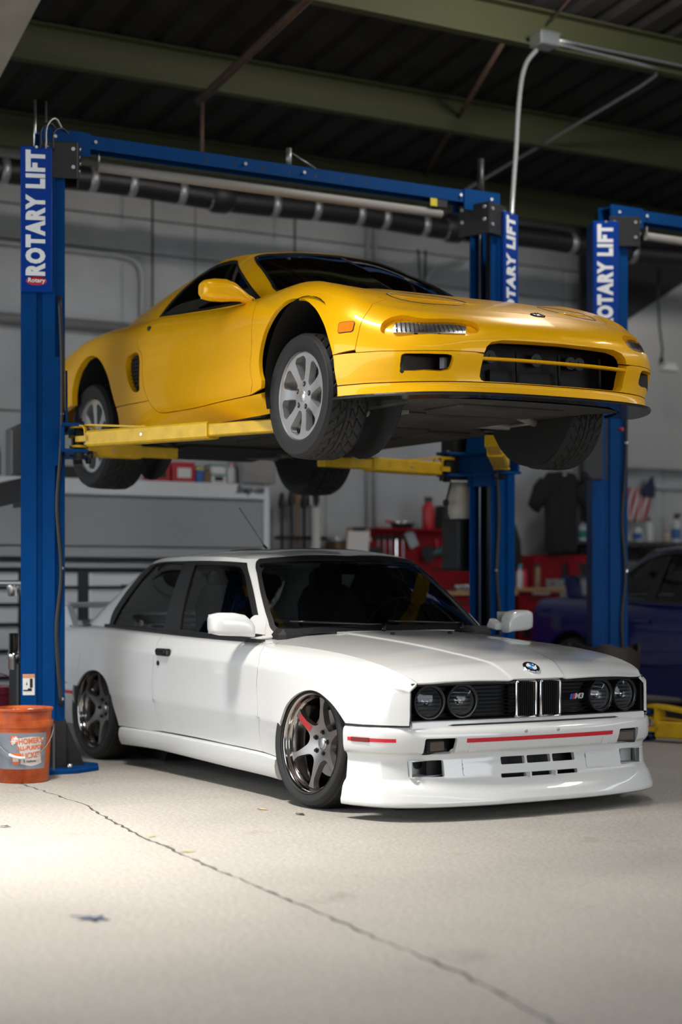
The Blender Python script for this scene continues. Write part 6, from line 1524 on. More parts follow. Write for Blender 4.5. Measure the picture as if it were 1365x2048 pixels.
# power unit on the far column
pu = lambda dx, dy, z: (dx, PY2 - cy + dy, z)
m = MB(); m.box(pu(-.20, -.07, 1.90), (.16, .26, .36), bev=.01); pw = m.build('power_unit', BLK, lift)
m = MB(); m.lathe([(.0001,1.70),(.085,1.70),(.095,1.66),(.10,1.56),(.10,1.50),(.085,1.46)], (-.22, PY2 - cy - .06, 0), 'z', 24); m.build('motor', mat('cream motor', (.50,.47,.40), .5), pw)
m = MB(); m.box(pu(-.22, -.06, 1.29), (.20, .22, .34), bev=.015); m.build('oil_tank', BLK, pw)
m = MB(); m.tube([pu(-.20, -.17, 1.70), pu(-.18, -.22, 1.58)], .007, 8); m.sphere(pu(-.18, -.225, 1.565), .022); m.build('lever', BLK, pw)
# rods above the near column, limit switch, small hoses
m = MB(); m.tube([(-.06, PY1 - cy - .03, 3.4), (-.06, PY1 - cy - .03, 3.74)], .009, 8); m.build('guide_rod', BOLT, lift)
m = MB(); m.tube([(-.06, PY1 - cy + .035, 3.4), (-.06, PY1 - cy + .035, 3.74)], .007, 8); m.build('guide_rod', BOLT, lift)
m = MB(); m.tube([(-.05, PY2 - cy - .04, 3.5), (-.05, PY2 - cy - .04, 3.80)], .024, 10); m.build('guide_tube', BLK, lift)
m = MB(); m.box((.03, PY2 - cy - .42, 3.47), (.05, .10, .10), bev=.006); m.build('limit_switch', BLK, lift)
m = MB(); m.box((.056, PY2 - cy - .48, 3.45), (.004, .05, .05)); m.build('switch_sticker', mat('yellow sticker', (.6,.5,.03), .5), lift)
for k, (dy0, dz) in enumerate(((-.02, .06), (.01, .09), (.05, .04))):
    m = MB(); P = [(.14, PY1 - cy - .05 + dy0, 3.42), (.12, PY1 - cy - .04 + dy0, 3.50 + dz*.5), (.08, PY1 - cy + .03 + dy0, 3.52 + dz), (.05, PY1 - cy + .10 + dy0, 3.52)]
    P = Curve(np.arange(4), np.array(P))(np.linspace(0, 3, 12)); m.tube([tuple(p) for p in P], .006, 6); m.build('head_hose', HOSEB if k != 1 else CABLE, lift)
m = MB(); m.tube([(.02, .02, 3.55), (.02, .02, 3.66)], .018, 8); cl = m.build('cable_clamp', CABLE, lift); m = MB(); m.tube([(.02, .03, 3.64), (.02, .22, 3.555)], .004, 6); m.build('clamp_wire', CABLE, cl)
# the next lift
P3x, P3y = -2.0, 2.66
lift2 = empty('two_post_lift', bay(P3x, P3y), BAY_RZ, 'second blue lift at the right edge, its arm lowered to the floor', 'car lift')
lift_post(lift2, 0, 0, 1, R(29)); cross_beam(lift2, 0, -.02, 3.10); lift_post(lift2, 0, 3.10, -1)
c3 = carriage(lift2, 0, 0, 1, .13)
# lowered arm: triangular folded arm near the floor
arm(lift2, pin(0, 1, 1), (1.30, .50), .085, .16, w=.13, h=.11)
d_ = Vector((1.036, .40, 0)).normalized(); p_ = Vector(pin(0, 1, 1) + (0,)); m = MB(); m.sweep([p_ + d_*.04 + Vector((0, 0, .235)), p_ + d_*.12 + Vector((0, 0, .232)), p_ + d_*.70 + Vector((0, 0, .150)), p_ + d_*.78 + Vector((0, 0, .148))], [(-.06,-.010),(.06,-.010),(.06,.010),(-.06,.010)]); m.box(p_ + d_*.10 + Vector((0, 0, .18)), (.02, .12, .11), rot=(0, 0, .37)); m.build('arm_strap', YLIFT, lift2)
m = MB(); m.tube([(.17, -.05, 2.05), (.22, -.06, 2.05)], .012, 10); m.build('lock_button', mat('red knob', (.35,.02,.02), .4), lift2)
m = MB(); m.prism([(0,0),(.20,0),(.20,.42),(.0,.42),(-.06,.34),(-.06,.06)], .05, ((.02, -.20, 1.72), (0,1,0), (0,0,1)), bev=.01); m.build('lock_cover', mat('dark grey plastic', (.035,.036,.04), .45), lift2)
# bent dark guard sleeve wrapped round its foot
GUARD = mat('dark rusty guard', (.045,.035,.028), .55, .3, vary=.5, vscale=7, bump=.2, bscale=12)
m = MB(); ring_lo, ring_hi, ring_ti = [], [], []
for t in np.linspace(-2.6, 2.6, 40):
    wob = .006*math.sin(5*t) ; r = .262 + wob
    ring_lo.append((r*math.cos(t)*.9, -.03 + r*math.sin(t)*.85, .03)); zt = .625 + .012*math.sin(7*t) - .05*math.exp(-((t - .35)/.25)**2)
    ring_hi.append(((r + .012)*math.cos(t)*.9, -.03 + (r + .012)*math.sin(t)*.85, zt)); ring_ti.append(((r + .004)*math.cos(t)*.9, -.03 + (r + .004)*math.sin(t)*.85, zt + .004))
ring_in = [((.93*p[0]), -.03 + .93*(p[1] + .03), p[2]) for p in ring_hi]; ring_il = [((.95*p[0]), -.03 + .95*(p[1] + .03), p[2]) for p in ring_lo]
m.ring([ring_lo, ring_hi, ring_ti, ring_in, ring_il], False, (False, False), False); gs = m.build('guard_sleeve', GUARD, lift2)
# ------------------------------------------------------------------ things along the rear wall (bay coordinates: y across, z up)
CABW = mat('white tool-chest paint', (.62,.64,.66), .32, coat=.3)
CABD = mat('grey hutch interior', (.24,.245,.25), .4)
CABK = mat('black drawer trim', (.012,.012,.013), .4)
def thing(name, label, cat, x=0., y=0., z=0., group=None):
    return empty(name, bay(x, y, z), BAY_RZ, label, cat, group)
def part(name, m, material, parent, **k): return m.build(name, material, parent, **k)
# tool chest with hutch; origin at its front foot, left end
tc = thing('tool_chest', 'long white tool chest with drawers and a tall hutch behind the white car', 'tool chest', -5.45, -.70, 0.)
W = 2.73
m = MB(); m.box((-.42, W/2, .60), (.80, W, 1.10), bev=.006); part('chest_body', m, CABK, tc)
m = MB(); m.box((-.42, W/2, 1.18), (.86, W + .02, .05), bev=.008); part('worktop', m, mat('steel worktop', (.30,.30,.31), .35, .8), tc)
cols = [(.02, .50), (.54, .98), (1.06, 1.90), (1.94, 2.71)]
for c0, c1 in cols:
    z = 1.135
    for h in (.13, .13, .15, .20, .20, .25):
        m = MB(); m.box((-.012, (c0+c1)/2, z - h/2), (.026, c1 - c0 - .02, h - .03), bev=.004); d = part('drawer', m, CABW, tc)
        m = MB(); m.box((.006, (c0+c1)/2, z - .018), (.020, c1 - c0 - .04, .012), bev=.003); part('drawer_pull', m, GALV, d); z -= h
m = MB(); m.box((-.0, 1.48, 1.02), (.004, .30, .022)); part('name_plate', m, mat('dark badge', (.05,.05,.06), .3, .5), tc)
m = MB()
m.box((-.70, W/2, 1.53), (.02, W, .64)); 
for yy in (.02, W - .03): m.box((-.45, yy, 1.53), (.52, .04, .66), bev=.004)
part('hutch_back', m, CABD, tc)
m = MB(); m.box((-.16, W/2, 1.80), (.03, W, .125), bev=.006); m.box((-.42, W/2, 1.853), (.54, W, .02)); hd = part('hutch_header', m, CABW, tc)
m = MB(); m.box((-.20, W/2, 1.535), (.02, W - .08, .40), bev=.006); part('hutch_door', m, mat('grey roller door', (.30,.305,.31), .28, coat=.2), tc)
m = MB(); m.box((-.185, W/2, 1.285), (.03, W - .04, .08), bev=.006); part('hutch_sill', m, mat('grey painted sill', (.33,.335,.34), .35), tc)
m = MB(); m.box((-.16, W - .02, 1.53), (.05, .04, .66), bev=.004); part('hutch_upright', m, CABW, tc)
Mt = Matrix(((0, 0, 1, -.142), (1, 0, 0, 2.545), (0, 1, 0, 1.812), (0, 0, 0, 1)))
text_obj('maker_lettering', 'Snap-on', .085, mat('dark lettering', (.03,.03,.035), .4), hd, Mt, extrude=.002, shear=.35, font_scale_x=.95, offset=.003)
# things on the hutch
def crate(name, label, cat, x, y, z, d, material, group=None, lid=None, tape=None):
    r = thing(name, label, cat, x, y, z, group)
    m = MB(); m.box((0, 0, d[2]/2), d, bev=.004); part('carton', m, material, r)
    if lid: m = MB(); m.box((0, 0, d[2]*.86), (d[0] + .004, d[1] + .004, d[2]*.2), bev=.003); part('lid_band', m, lid, r)
    if tape: m = MB(); m.box((d[0]/2 + .001, 0, d[2]*.45), (.002, d[1]*.6, d[2]*.5)); part('print_panel', m, tape, r)
    return r
HT = 1.866
TEAL = mat('teal print', (.02,.20,.17), .5); PAPER = mat('paper white', (.62,.62,.60), .6); CARDB = mat('brown cardboard', (.22,.14,.08), .8); REDP = mat('red packaging', (.42,.02,.03), .45)
crate('black_case', 'low black case on the tool chest behind the left lift column', 'case', -5.75, .25, HT, (.30, .55, .09), BLK)
crate('red_carton', 'red parts carton on the tool chest, left of the pair of red cartons', 'box', -5.72, 1.06, HT, (.16, .17, .13), REDP, tape=BLK)
crate('red_carton', 'red parts carton with white label, right of the pair on the tool chest', 'box', -5.72, 1.27, HT, (.16, .20, .16), REDP, tape=PAPER)
crate('blue_carton', 'small blue and yellow carton beside the red cartons', 'box', -5.66, 1.405, HT, (.10, .055, .13), mat('blue print', (.03,.12,.35), .5), lid=mat('yellow print', (.55,.45,.05), .5))
crate('brown_carton', 'small brown carton standing left of the glove boxes', 'box', -5.70, 1.475, HT, (.14, .06, .09), CARDB)
crate('glove_box', 'lower white and teal glove box of the stack on the tool chest', 'box', -5.70, 1.58, HT, (.14, .13, .075), PAPER, lid=TEAL, tape=BLK)
crate('glove_box', 'upper white and teal glove box of the stack on the tool chest', 'box', -5.70, 1.575, HT + .0755, (.14, .13, .075), PAPER, lid=TEAL)
crate('grey_carton', 'large plain grey carton at the right end of the tool chest', 'box', -5.66, 1.90, HT, (.30, .30, .23), mat('grey card', (.27,.26,.25), .8, vary=.2, vscale=8))
def bottle(name, label, x, y, z, r, h, body, cap, group=None, neck=.35, band=None, cat='bottle', trigger=False):
    root = thing(name, label, cat, x, y, z, group)
    m = MB(); m.lathe([(.0001,0),(r*.92,0),(r,.01*h/.2),(r,h*.62),(r*.92,h*.70),(r*neck,h*.82),(r*neck,h*.88),(.0001,h*.88)], n=16); part('bottle_body', m, body, root, sharp=50)
    m = MB(); m.lathe([(r*neck*1.15,h*.86),(r*neck*1.15,h),(.0001,h)], n=12); part('cap', m, cap, root, sharp=50)
    if band: m = MB(); m.lathe([(r*1.015,h*.12),(r*1.015,h*.50)], n=16); part('label_band', m, band, root)
    if trigger: m = MB(); m.box((r*.5, 0, h*1.02), (r*1.8, r*.5, h*.08), bev=.004); m.tube([(r*.8, 0, h*.98), (r*1.0, 0, h*.86)], r*.12, 6); part('trigger_head', m, cap, root)
    return root
def can(name, label, x, y, z, r, h, body, top, group=None):
    root = thing(name, label, 'spray can', x, y, z, group)
    m = MB(); m.lathe([(.0001,0),(r,0),(r,h*.80),(r*.75,h*.86),(.0001,h*.86)], n=16); part('can_body', m, body, root, sharp=50)
    m = MB(); m.lathe([(r*.8,h*.83),(r*.8,h*.98),(r*.7,h),(.0001,h)], n=14); part('cap', m, top, root, sharp=50)
    return root
bottle('pink_bottle', 'clear bottle with a pink cap beside the grey carton', -5.62, 1.69, HT, .035, .17, mat('frosted plastic', (.45,.42,.45), .3), mat('pink cap', (.55,.15,.20), .4))
# monitor, bins, tray and cups left of the near column
m = MB(); m.prism([(-.30,0),(.05,0),(.05,.42),(-.06,.42),(-.30,.30)], .12, ((0, 0, 0), (0,1,0), (0,0,1)), bev=.01)
sb = thing('storage_bin', 'dark grey plastic bin hanging beside the left column', 'bin', -3.95, -.55, 1.75); part('bin_shell', m, mat('dark grey bin', (.10,.105,.11), .5), sb)
kb = thing('keyboard_tray', 'tilted dark parts tray hanging left of the column', 'tray', -3.4, -1.06, 1.56)
m = MB(); m.box((0, 0, .09), (.30, .26, .02), rot=(.25, 0, 0)); m.box((.15, 0, .04), (.02, .26, .14), rot=(.25, 0, 0)); m.box((0, .13, .04), (.30, .02, .16)); part('tray_shell', m, BLK, kb)
m = MB(); m.box((-.01, -.01, .105), (.27, .22, .012), rot=(.25, 0, 0)); part('tray_lid', m, GALV, kb)
can('spray_can', 'dark spray can standing far left above the tray', -5.6, -.33, HT, .033, .22, mat('black can', (.03,.03,.035), .35), BLK)
mt = thing('magnetic_tray', 'steel tool tray with two cups behind the left column', 'tray', -3.0, -1.16, 1.02)
m = MB(); m.box((0, 0, .02), (.16, .34, .03), bev=.008); part('tray_plate', m, STEEL, mt)
for yy in (.02, .10): m = MB(); m.lathe([(.0001,-.06),(.028,-.06),(.036,0),(.036,.006)], (0, yy, 0), 'z', 16); part('steel_cup', m, CHROME, mt)
ad = thing('adapter_rack', 'rack of chrome lift adapters low behind the left column', 'rack', -2.6, -1.235, .0)
m = MB(); m.box((0, 0, .30), (.14, .10, .56), bev=.01); part('rack_body', m, BLK, ad)
for yy, zz in ((-.055, .56), (.03, .62)):
    m = MB(); m.lathe([(.0001,0),(.030,0),(.030,.06),(.034,.06),(.034,.10),(.030,.10),(.030,.21),(.0001,.21)], (.03, yy, zz - .02), 'z', 20); part('adapter', m, CHROME, ad)
rbk = thing('red_bucket', 'dark red bucket behind the orange bucket', 'bucket', -3.0, -1.27, 0.)
m = MB(); m.lathe([(.0001,.01),(.120,0),(.150,.38),(.158,.38),(.158,.42),(.146,.42),(.118,.03),(.0001,.03)], n=28); part('bucket_shell', m, mat('dark red plastic', (.16,.012,.03), .35), rbk, sharp=50)
m = MB(); m.tube([(.0, .158*math.cos(t), .40 + .10*math.sin(t)) for t in np.linspace(0, math.pi, 14)], .004, 6); part('bail', m, mat('pink wire', (.3,.05,.10), .4), rbk)
# brooms and long tools in a rack, white pipe
rk = thing('tool_rack', 'dark wall rack of long-handled tools right of the tool chest', 'tool rack', -6.1, 2.62, 1.44)
m = MB(); m.box((0, 0, 0), (.14, .46, .03), bev=.004); part('rack_board', m, BLK, rk)
WOODH = mat('wooden handle', (.30,.19,.11), .6); DKH = mat('dark handle', (.03,.03,.032), .5)
for k, yy in enumerate((-.19, -.10, -.04, .03, .09, .15)):
    m = MB(); m.tube([(0, yy, -.9), (0, yy + .005, .36 + .03*(k % 3))], .014, 8); m.lathe([(.03,.26),(.034,.30),(.02,.38),(.0001,.40)], (0, yy, .02*(k % 3)), 'z', 10); part('long_tool', m, (DKH, DKH, WOODH, DKH, mat('silver handle', (.4,.4,.4), .4, .7), DKH)[k], rk)
m = MB(); m.tube([(-5.9, 2.655, 0), (-5.9, 2.655, 1.70)], .040, 14); m.build('white_pipe', mat('white plastic pipe', (.62,.62,.58), .4), None, 'upright white plastic pipe standing behind the white car roof', 'pipe', **ROOM)
ts = thing('tap_spray', 'black spray head hooked above the white pipe', 'spray head', -5.95, 2.63, 1.75)
m = MB(); m.tube([(0, -.02, -.04), (0, -.02, .06), (0, .02, .09), (0, .07, .06), (0, .08, .02)], .014, 8); part('spray_neck', m, BLK, ts)
# low shelf
sh = thing('shelf_board', 'narrow white shelf between the white pipe and the red pegboard', 'shelf', -6.0, 3.05, 1.43)
m = MB(); m.box((-.06, .0, 0), (.30, .36, .035), bev=.003); part('board', m, CABW, sh)
m = MB(); m.box((-.15, .0, -.20), (.03, .30, .36)); part('bracket', m, CABW, sh)
cb = thing('clipboard', 'clipboard with white paper leaning at the shelf', 'clipboard', -5.80, 3.02, 1.28)
m = MB(); m.box((0, 0, .10), (.006, .24, .30), rot=(0, .12, 0)); part('board', m, CARDB, cb)
m = MB(); m.box((.006, 0, .09), (.003, .22, .26), rot=(0, .12, 0)); part('paper', m, PAPER, cb)
m = MB(); m.box((.03, 0, .235), (.02, .12, .03), rot=(0, .12, 0), bev=.004); part('clip', m, BLK, cb)
crate('brown_carton', 'brown carton under the narrow white shelf', 'box', -6.02, 2.95, 1.25, (.2, .14, .15), CARDB)
crate('red_carton', 'flat red carton in front of the clipboard', 'box', -5.72, 2.98, 1.22, (.12, .22, .08), REDP)
crate('black_case', 'small black case between clipboard and pegboard', 'case', -5.85, 3.20, 1.24, (.14, .12, .12), BLK)
# red pegboard bench
REDB = mat('red bench paint', (.22,.006,.012), .45, spec=.2)
bn = thing('workbench', 'red steel workbench with pegboard and wooden top behind the white car', 'workbench', -5.3, 2.86, 0.)
m = MB(); m.box((-.28, .72, .955), (.62, 1.58, .035), bev=.004); part('wooden_top', m, mat('bench wood', (.42,.24,.11), .5, vary=.3, vscale=3, stretch=(1, 12, 1)), bn)
m = MB(); m.box((-.30, .72, .50), (.54, 1.54, .86), bev=.006); part('bench_body', m, REDB, bn)
for c0, c1 in ((.0, .72), (.76, 1.48)):
    z = .90
    for h in (.16, .16, .22, .26):
        m = MB(); m.box((-.018, (c0+c1)/2, z - h/2), (.026, c1 - c0 - .03, h - .02), bev=.004); d = part('drawer', m, REDB if h < .2 else BLK, bn)
        m = MB(); m.box((.002, (c0+c1)/2, z - .03), (.016, c1 - c0 - .08, .016), bev=.003); part('drawer_pull', m, BLK, d); z -= h
m = MB(); m.box((-.66, .98, 1.245), (.02, 1.20, .55), bev=.003); pg = part('pegboard', m, REDB, bn)
m = MB()
for i in range(46):
    for j in range(20): m.box((-.6495, .41 + i*.025, 1.01 + j*.025), (.0016, .007, .007))
part('peg_holes', m, mat('peg hole', (.06,.004,.006), .8), pg, kind='stuff')
m = MB(); m.box((-.60, .98, 1.525), (.14, 1.24, .02), bev=.003); part('top_ledge', m, REDB, bn)
def on_peg(name, label, cat, y, z, m, material, group=None):
    r = thing(name, label, cat, -5.935, y, z, group); part('tool_body', m, material, r); return r
for k, yy in enumerate((3.32, 3.385, 3.45, 3.515, 3.585)):
    L_ = (.30, .30, .27, .26, .34)[k]
    m = MB(); m.box((0, 0, -L_/2), (.008, .016, L_), bev=.003); m.lathe([(.011,-.004),(.020,-.004),(.020,.004),(.011,.004)], (0, 0, -L_ - .012), 'x', 14); m.tube([(0, -.012, .02), (0, -.014, .0), (0, 0, -.012), (0, .014, 0), (0, .012, .02)], .006, 6)
    on_peg('wrench', ('chrome wrench hung at the left end of the pegboard', 'second chrome wrench from the left on the pegboard', 'third chrome wrench from the left on the pegboard', 'bright chrome wrench, fourth from the left on the pegboard', 'longest chrome wrench, rightmost of the five on the pegboard')[k], 'wrench', yy, 1.455, m, STEEL if k != 3 else CHROME, 'wrenches on the pegboard')
m = MB(); m.box((0, 0, 0), (.02, .33, .03), bev=.004); on_peg('wrench_holder', 'black holder bar above the hanging wrenches', 'tool holder', 3.44, 1.45, m, BLK)
m = MB(); m.box((.02, 0, 0), (.01, .10, .16), rot=(.45, 0, 0), bev=.004); on_peg('steel_square', 'tilted steel plate hung right of the wrenches', 'tool', 3.66, 1.44, m, GALV)
gd = thing('angle_grinder', 'dark angle grinder hung in the middle of the pegboard', 'grinder', -5.90, 3.94, 1.33)
m = MB(); m.tube([(0, -.10, -.02), (0, .0, 0), (0, .10, .03)], [.03, .04, .03], 10); part('grinder_body', m, mat('tool teal', (.02,.07,.08), .4), gd)
m = MB(); m.cyl((.02, -.12, -.02), (.03, -.12, -.02), .075, 24); part('disc', m, BLK, gd)
m = MB(); m.tube([(0, .08, .03), (0, .17, -.03), (0, .19, -.06)], .016, 8); part('handle', m, BLK, gd)
m = MB(); m.tube([(0, -.02, .03), (0, -.02, .11)], .014, 8); part('side_grip', m, REDP, gd)
for k, (yy, zz, L_) in enumerate(((4.12, 1.41, .12), (3.98, 1.17, .13))):
    m = MB(); m.tube([(0, -L_/2, 0), (0, L_/2, 0)], .008, 6); m.sphere((0, -L_/2, 0), .014, 8, 6); on_peg('hex_key', ('black tool hung upper right on the pegboard', 'black tool hung low on the pegboard')[k], 'tool', yy, zz, m, BLK)
# on top of the pegboard
bottle('drink_flask', 'tall red drink flask with black cap on top of the pegboard', -5.92, 3.845, 1.537, .058, .285, mat('red flask', (.42,.015,.025), .35), BLK, neck=.55, cat='flask')
for k, (yy, a, mt_) in enumerate(((3.96, .08, BLK), (4.00, .12, mat('dark book', (.05,.05,.055), .5)), (4.045, .16, BLK))):
    r = thing('book', ('thin dark manual leaning beside the red flask', 'middle dark manual leaning beside the red flask', 'dark manual leaning furthest from the red flask')[k], 'book', -5.92, yy, 1.537, 'manuals by the flask'); m = MB(); m.box((0, .015, .105), (.14, .03, .21), rot=(-a, 0, 0), bev=.002); part('cover', m, mt_, r)
    m = MB(); m.box((0, .015, .105), (.134, .024, .214), rot=(-a, 0, 0)); part('pages', m, mat('page edge', (.25,.25,.24), .8), r)
po = thing('chrome_pan', 'chrome pan with dark rim on the left of the pegboard top', 'pan', -5.92, 3.56, 1.537)
m = MB(); m.lathe([(.0001,0),(.09,0),(.105,.03),(.105,.055),(.098,.055),(.09,.02),(.0001,.015)], n=28); part('pan_body', m, BLK, po)
m = MB(); m.lathe([(.107,.04),(.112,.05),(.107,.062),(.10,.056)], n=28); part('rim', m, CHROME, po)
m = MB(); m.tube([(0, -.10, .05), (0, -.17, .06)], .012, 8); part('grip', m, REDP, po)
# bench top items
BT = .975
bottle('spray_bottle', 'green and white spray bottle on the bench beside the yellow cloth', -5.52, 3.33, BT, .035, .22, mat('green bottle', (.03,.30,.10), .35), mat('teal cap', (.02,.16,.16), .4), band=mat('label pale', (.30,.45,.40), .5), trigger=True)
can('spray_can', 'dark spray can with yellow cap on the right of the bench', -5.50, 4.16, BT, .030, .21, BLK, mat('yellow cap', (.55,.48,.02), .4), 'cans at the bench end')
can('spray_can', 'grey spray can with red top at the right end of the bench', -5.50, 4.26, BT, .030, .20, GALV, REDP, 'cans at the bench end')
can('spray_can', 'black spray can between the yellow-capped and the red-topped can', -5.54, 4.21, BT, .028, .19, mat('black can', (.03,.03,.035), .35), BLK, 'cans at the bench end')
bx = thing('socket_tray', 'chrome socket tray on the bench below the pegboard', 'tray', -5.50, 3.93, BT)
m = MB(); m.box((0, 0, .015), (.14, .20, .03), bev=.005); part('tray', m, STEEL, bx)
for k in range(4): m = MB(); m.cyl((0, -.07 + k*.045, .03), (0, -.07 + k*.045, .055), .016, 12); part('socket', m, CHROME, bx)
jr = thing('glass_jar', 'small glass jar left of the green spray bottle', 'jar', -5.55, 3.12, BT); m = MB(); m.lathe([(.0001,0),(.03,0),(.03,.06),(.02,.075),(.02,.09),(.0001,.09)], n=14); part('jar_body', m, mat('smoky jar', (.25,.26,.26), .1), jr); m = MB(); m.lathe([(.024,.085),(.024,.11),(.0001,.11)], n=12); part('lid', m, GALV, jr)
cl = thing('yellow_cloth', 'bright yellow cloth draped over the edge of the bench', 'cloth', -5.30, 3.36, BT)
m = MB(); nu, nv = 14, 16; vs = []
for i in range(nu):
    for j in range(nv):
        u, v = i/(nu - 1), j/(nv - 1); yy = (u - .5)*(.26 + .10*v); drop = v*.36
        x = -.14 + min(drop, .16) + (.012 + .02*v)*math.sin(u*9 + v*2) + (.01 if drop > .16 else 0); z = .012 + .01*math.sin(u*7) - max(0, drop - .16)*(.85 + .25*math.sin(u*5 + 1))
        if drop <= .16: x = -.14 + drop; z = .010 + .012*math.sin(u*8 + v*3)**2
        vs.append((x, yy, z))
m.add(vs, [(i*nv + j, (i+1)*nv + j, (i+1)*nv + j + 1, i*nv + j + 1) for i in range(nu - 1) for j in range(nv - 1)], True); ob = part('folds', m, mat('yellow microfibre', (.62,.55,.03), .8), cl)
sdm = ob.modifiers.new('thick', 'SOLIDIFY'); sdm.thickness = .004
# second bench, right of the far column
b2 = thing('drawer_bench', 'red drawer bench with wooden top right of the far lift column', 'workbench', -5.3, 4.64, 0.)
m = MB(); m.box((-.28, .02, .985), (.60, .50, .035), bev=.004); part('wooden_top', m, mat('bench wood', (.42,.24,.11), .5), b2)
m = MB(); m.box((-.30, .02, .50), (.54, .46, .92), bev=.006); part('bench_body', m, REDB, b2)
z = .94
for h in (.20, .18, .22, .24): m = MB(); m.box((-.018, .02, z - h/2), (.026, .42, h - .02), bev=.004); d = part('drawer', m, BLK if h == .18 else REDB, b2); m = MB(); m.box((.002, .02, z - .03), (.016, .36, .016)); part('drawer_pull', m, BLK, d); z -= h
Mt = Matrix(((0, 0, 1, .004), (1, 0, 0, .0), (0, 1, 0, .955), (0, 0, 0, 1))); text_obj('maker_lettering', 'Milwaukee', .045, SIGNW, b2, Mt, extrude=.001, shear=.3)
B2 = 1.003
bottle('cyan_bottle', 'small bottle with bright blue pump on the drawer bench', -5.45, 4.52, B2, .030, .20, mat('clear white plastic', (.45,.47,.47), .3), mat('cyan pump', (.03,.35,.45), .35), trigger=True)
can('spray_can', 'bright red spray can on the drawer bench', -5.50, 4.60, B2, .030, .17, mat('bright red can', (.55,.02,.06), .35), REDP)
can('spray_can', 'tall bronze spray can on the drawer bench', -5.48, 4.74, B2, .032, .22, mat('bronze can', (.20,.13,.07), .35, .5), BLK)
rr = thing('red_cabinet', 'red steel cabinet with cut-out behind the blue car boot', 'cabinet', -6.0, 5.24, 0.)
m = MB(); m.box((0, .20, .66), (.36, .95, 1.30), bev=.01); part('cabinet_body', m, REDB, rr)
m = MB(); m.box((.19, .28, 1.08), (.02, .46, .30), bev=.01); part('dark_opening', m, BLK, rr)
m = MB(); m.prism([(.12,.98),(.32,.98),(.20,1.26),(.10,1.24)], .03, ((.19, 0, 0), (0,1,0), (0,0,1)), bev=.005); part('red_flap', m, REDB, rr)
gy = thing('metal_screen', 'grey metal screen standing left of the blue car wing', 'screen', -5.62, 5.10, 0.); m = MB(); m.box((0, .10, .54), (.02, .50, 1.08), bev=.004); part('sheet', m, mat('grey sheet', (.26,.27,.28), .45, .4), gy)
for yy in (-.08, .06): m = MB(); m.cyl((.01, yy, 1.04), (.016, yy, 1.04), .012, 10); part('rivet', m, BLK, gy)
# black shirt on a hanger
st = thing('tee_shirt', 'black tee shirt on a hanger on the rear wall', 'shirt', -5.74, 5.22, 1.34)
half = [(0,.742),(.055,.748),(.085,.765),(.16,.745),(.235,.70),(.275,.64),(.365,.43),(.375,.415),(.285,.385),(.225,.40),(.205,.42),(.195,.30),(.20,.12),(.190,.0)]
outl = half + [(-x, z) for x, z in half[::-1][:-1]]
m = MB(); P = smooth_poly([p for p in half], 2)
front = []; rows = 16; colsn = 22
zl = np.linspace(.0, .742, rows)
hw_ = lambda z: np.interp(z, [0,.12,.30,.42,.50,.60,.70,.742], [.190,.20,.195,.205,.225,.225,.20,.16])
grid = []
for sgn in (1, -1):
    for i, z in enumerate(zl):
        for j in range(colsn):
            u = -1 + 2*j/(colsn - 1); w_ = hw_(z); dp = .055*(1 - abs(u)**2.5) + .012*math.sin(u*9 + z*6)*(1 - abs(u)**2)
            grid.append((sgn*dp*(.5 if sgn < 0 else 1), u*w_, z))
n0 = rows*colsn; fs_ = []
for k in (0, 1):
    for i in range(rows - 1):
        for j in range(colsn - 1):
            q = [k*n0 + i*colsn + j, k*n0 + i*colsn + j + 1, k*n0 + (i+1)*colsn + j + 1, k*n0 + (i+1)*colsn + j]; fs_.append(q if k == 0 else q[::-1])
for i in range(rows - 1):
    for j in (0, colsn - 1): fs_.append([i*colsn + j, (i+1)*colsn + j, n0 + (i+1)*colsn + j, n0 + i*colsn + j])
m.add(grid, fs_, True); CLOTHB = mat('black cotton', (.010,.010,.011), .9); part('body', m, CLOTHB, st)
for s in (-1, 1):
    m = MB(); rings = []
    for t, yy, zz, ry, rz_ in ((0,.17,.62,.02,.11),(.4,.25,.56,.03,.10),(1,.335,.40,.035,.075)):
        d_ = Vector((0, s*.5, -.65)).normalized(); n_ = Vector((0, .65*s, .5)).normalized()
        rings.append([Vector((.02, s*yy, zz)) + Vector((1, 0, 0))*(.045*math.cos(a)) + n_*(rz_*math.sin(a)) for a in np.linspace(0, 2*math.pi, 14, endpoint=False)])
    m.ring(rings, True, (False, True), True); ob = part('sleeve', m, CLOTHB, st)
m = MB(); m.lathe([(.07,-.008),(.076,0),(.07,.008),(.064,0),(.07,-.008)], n=24)
for i, v in enumerate(m.v): m.v[i] = (v[1]*.35 + .02, v[0], .745 + v[2] - .012*abs(v[1])*10*(1 if v[1] > 0 else 0))
part('collar', m, CLOTHB, st)
m = MB(); m.box((.055, 0, .722), (.003, .03, .02)); part('neck_label', m, PAPER, st)
m = MB(); m.tube([(0, 0, .745), (0, 0, .80), (0, .02, .83), (0, .035, .81)], .004, 6); part('hanger_hook', m, GALV, st)
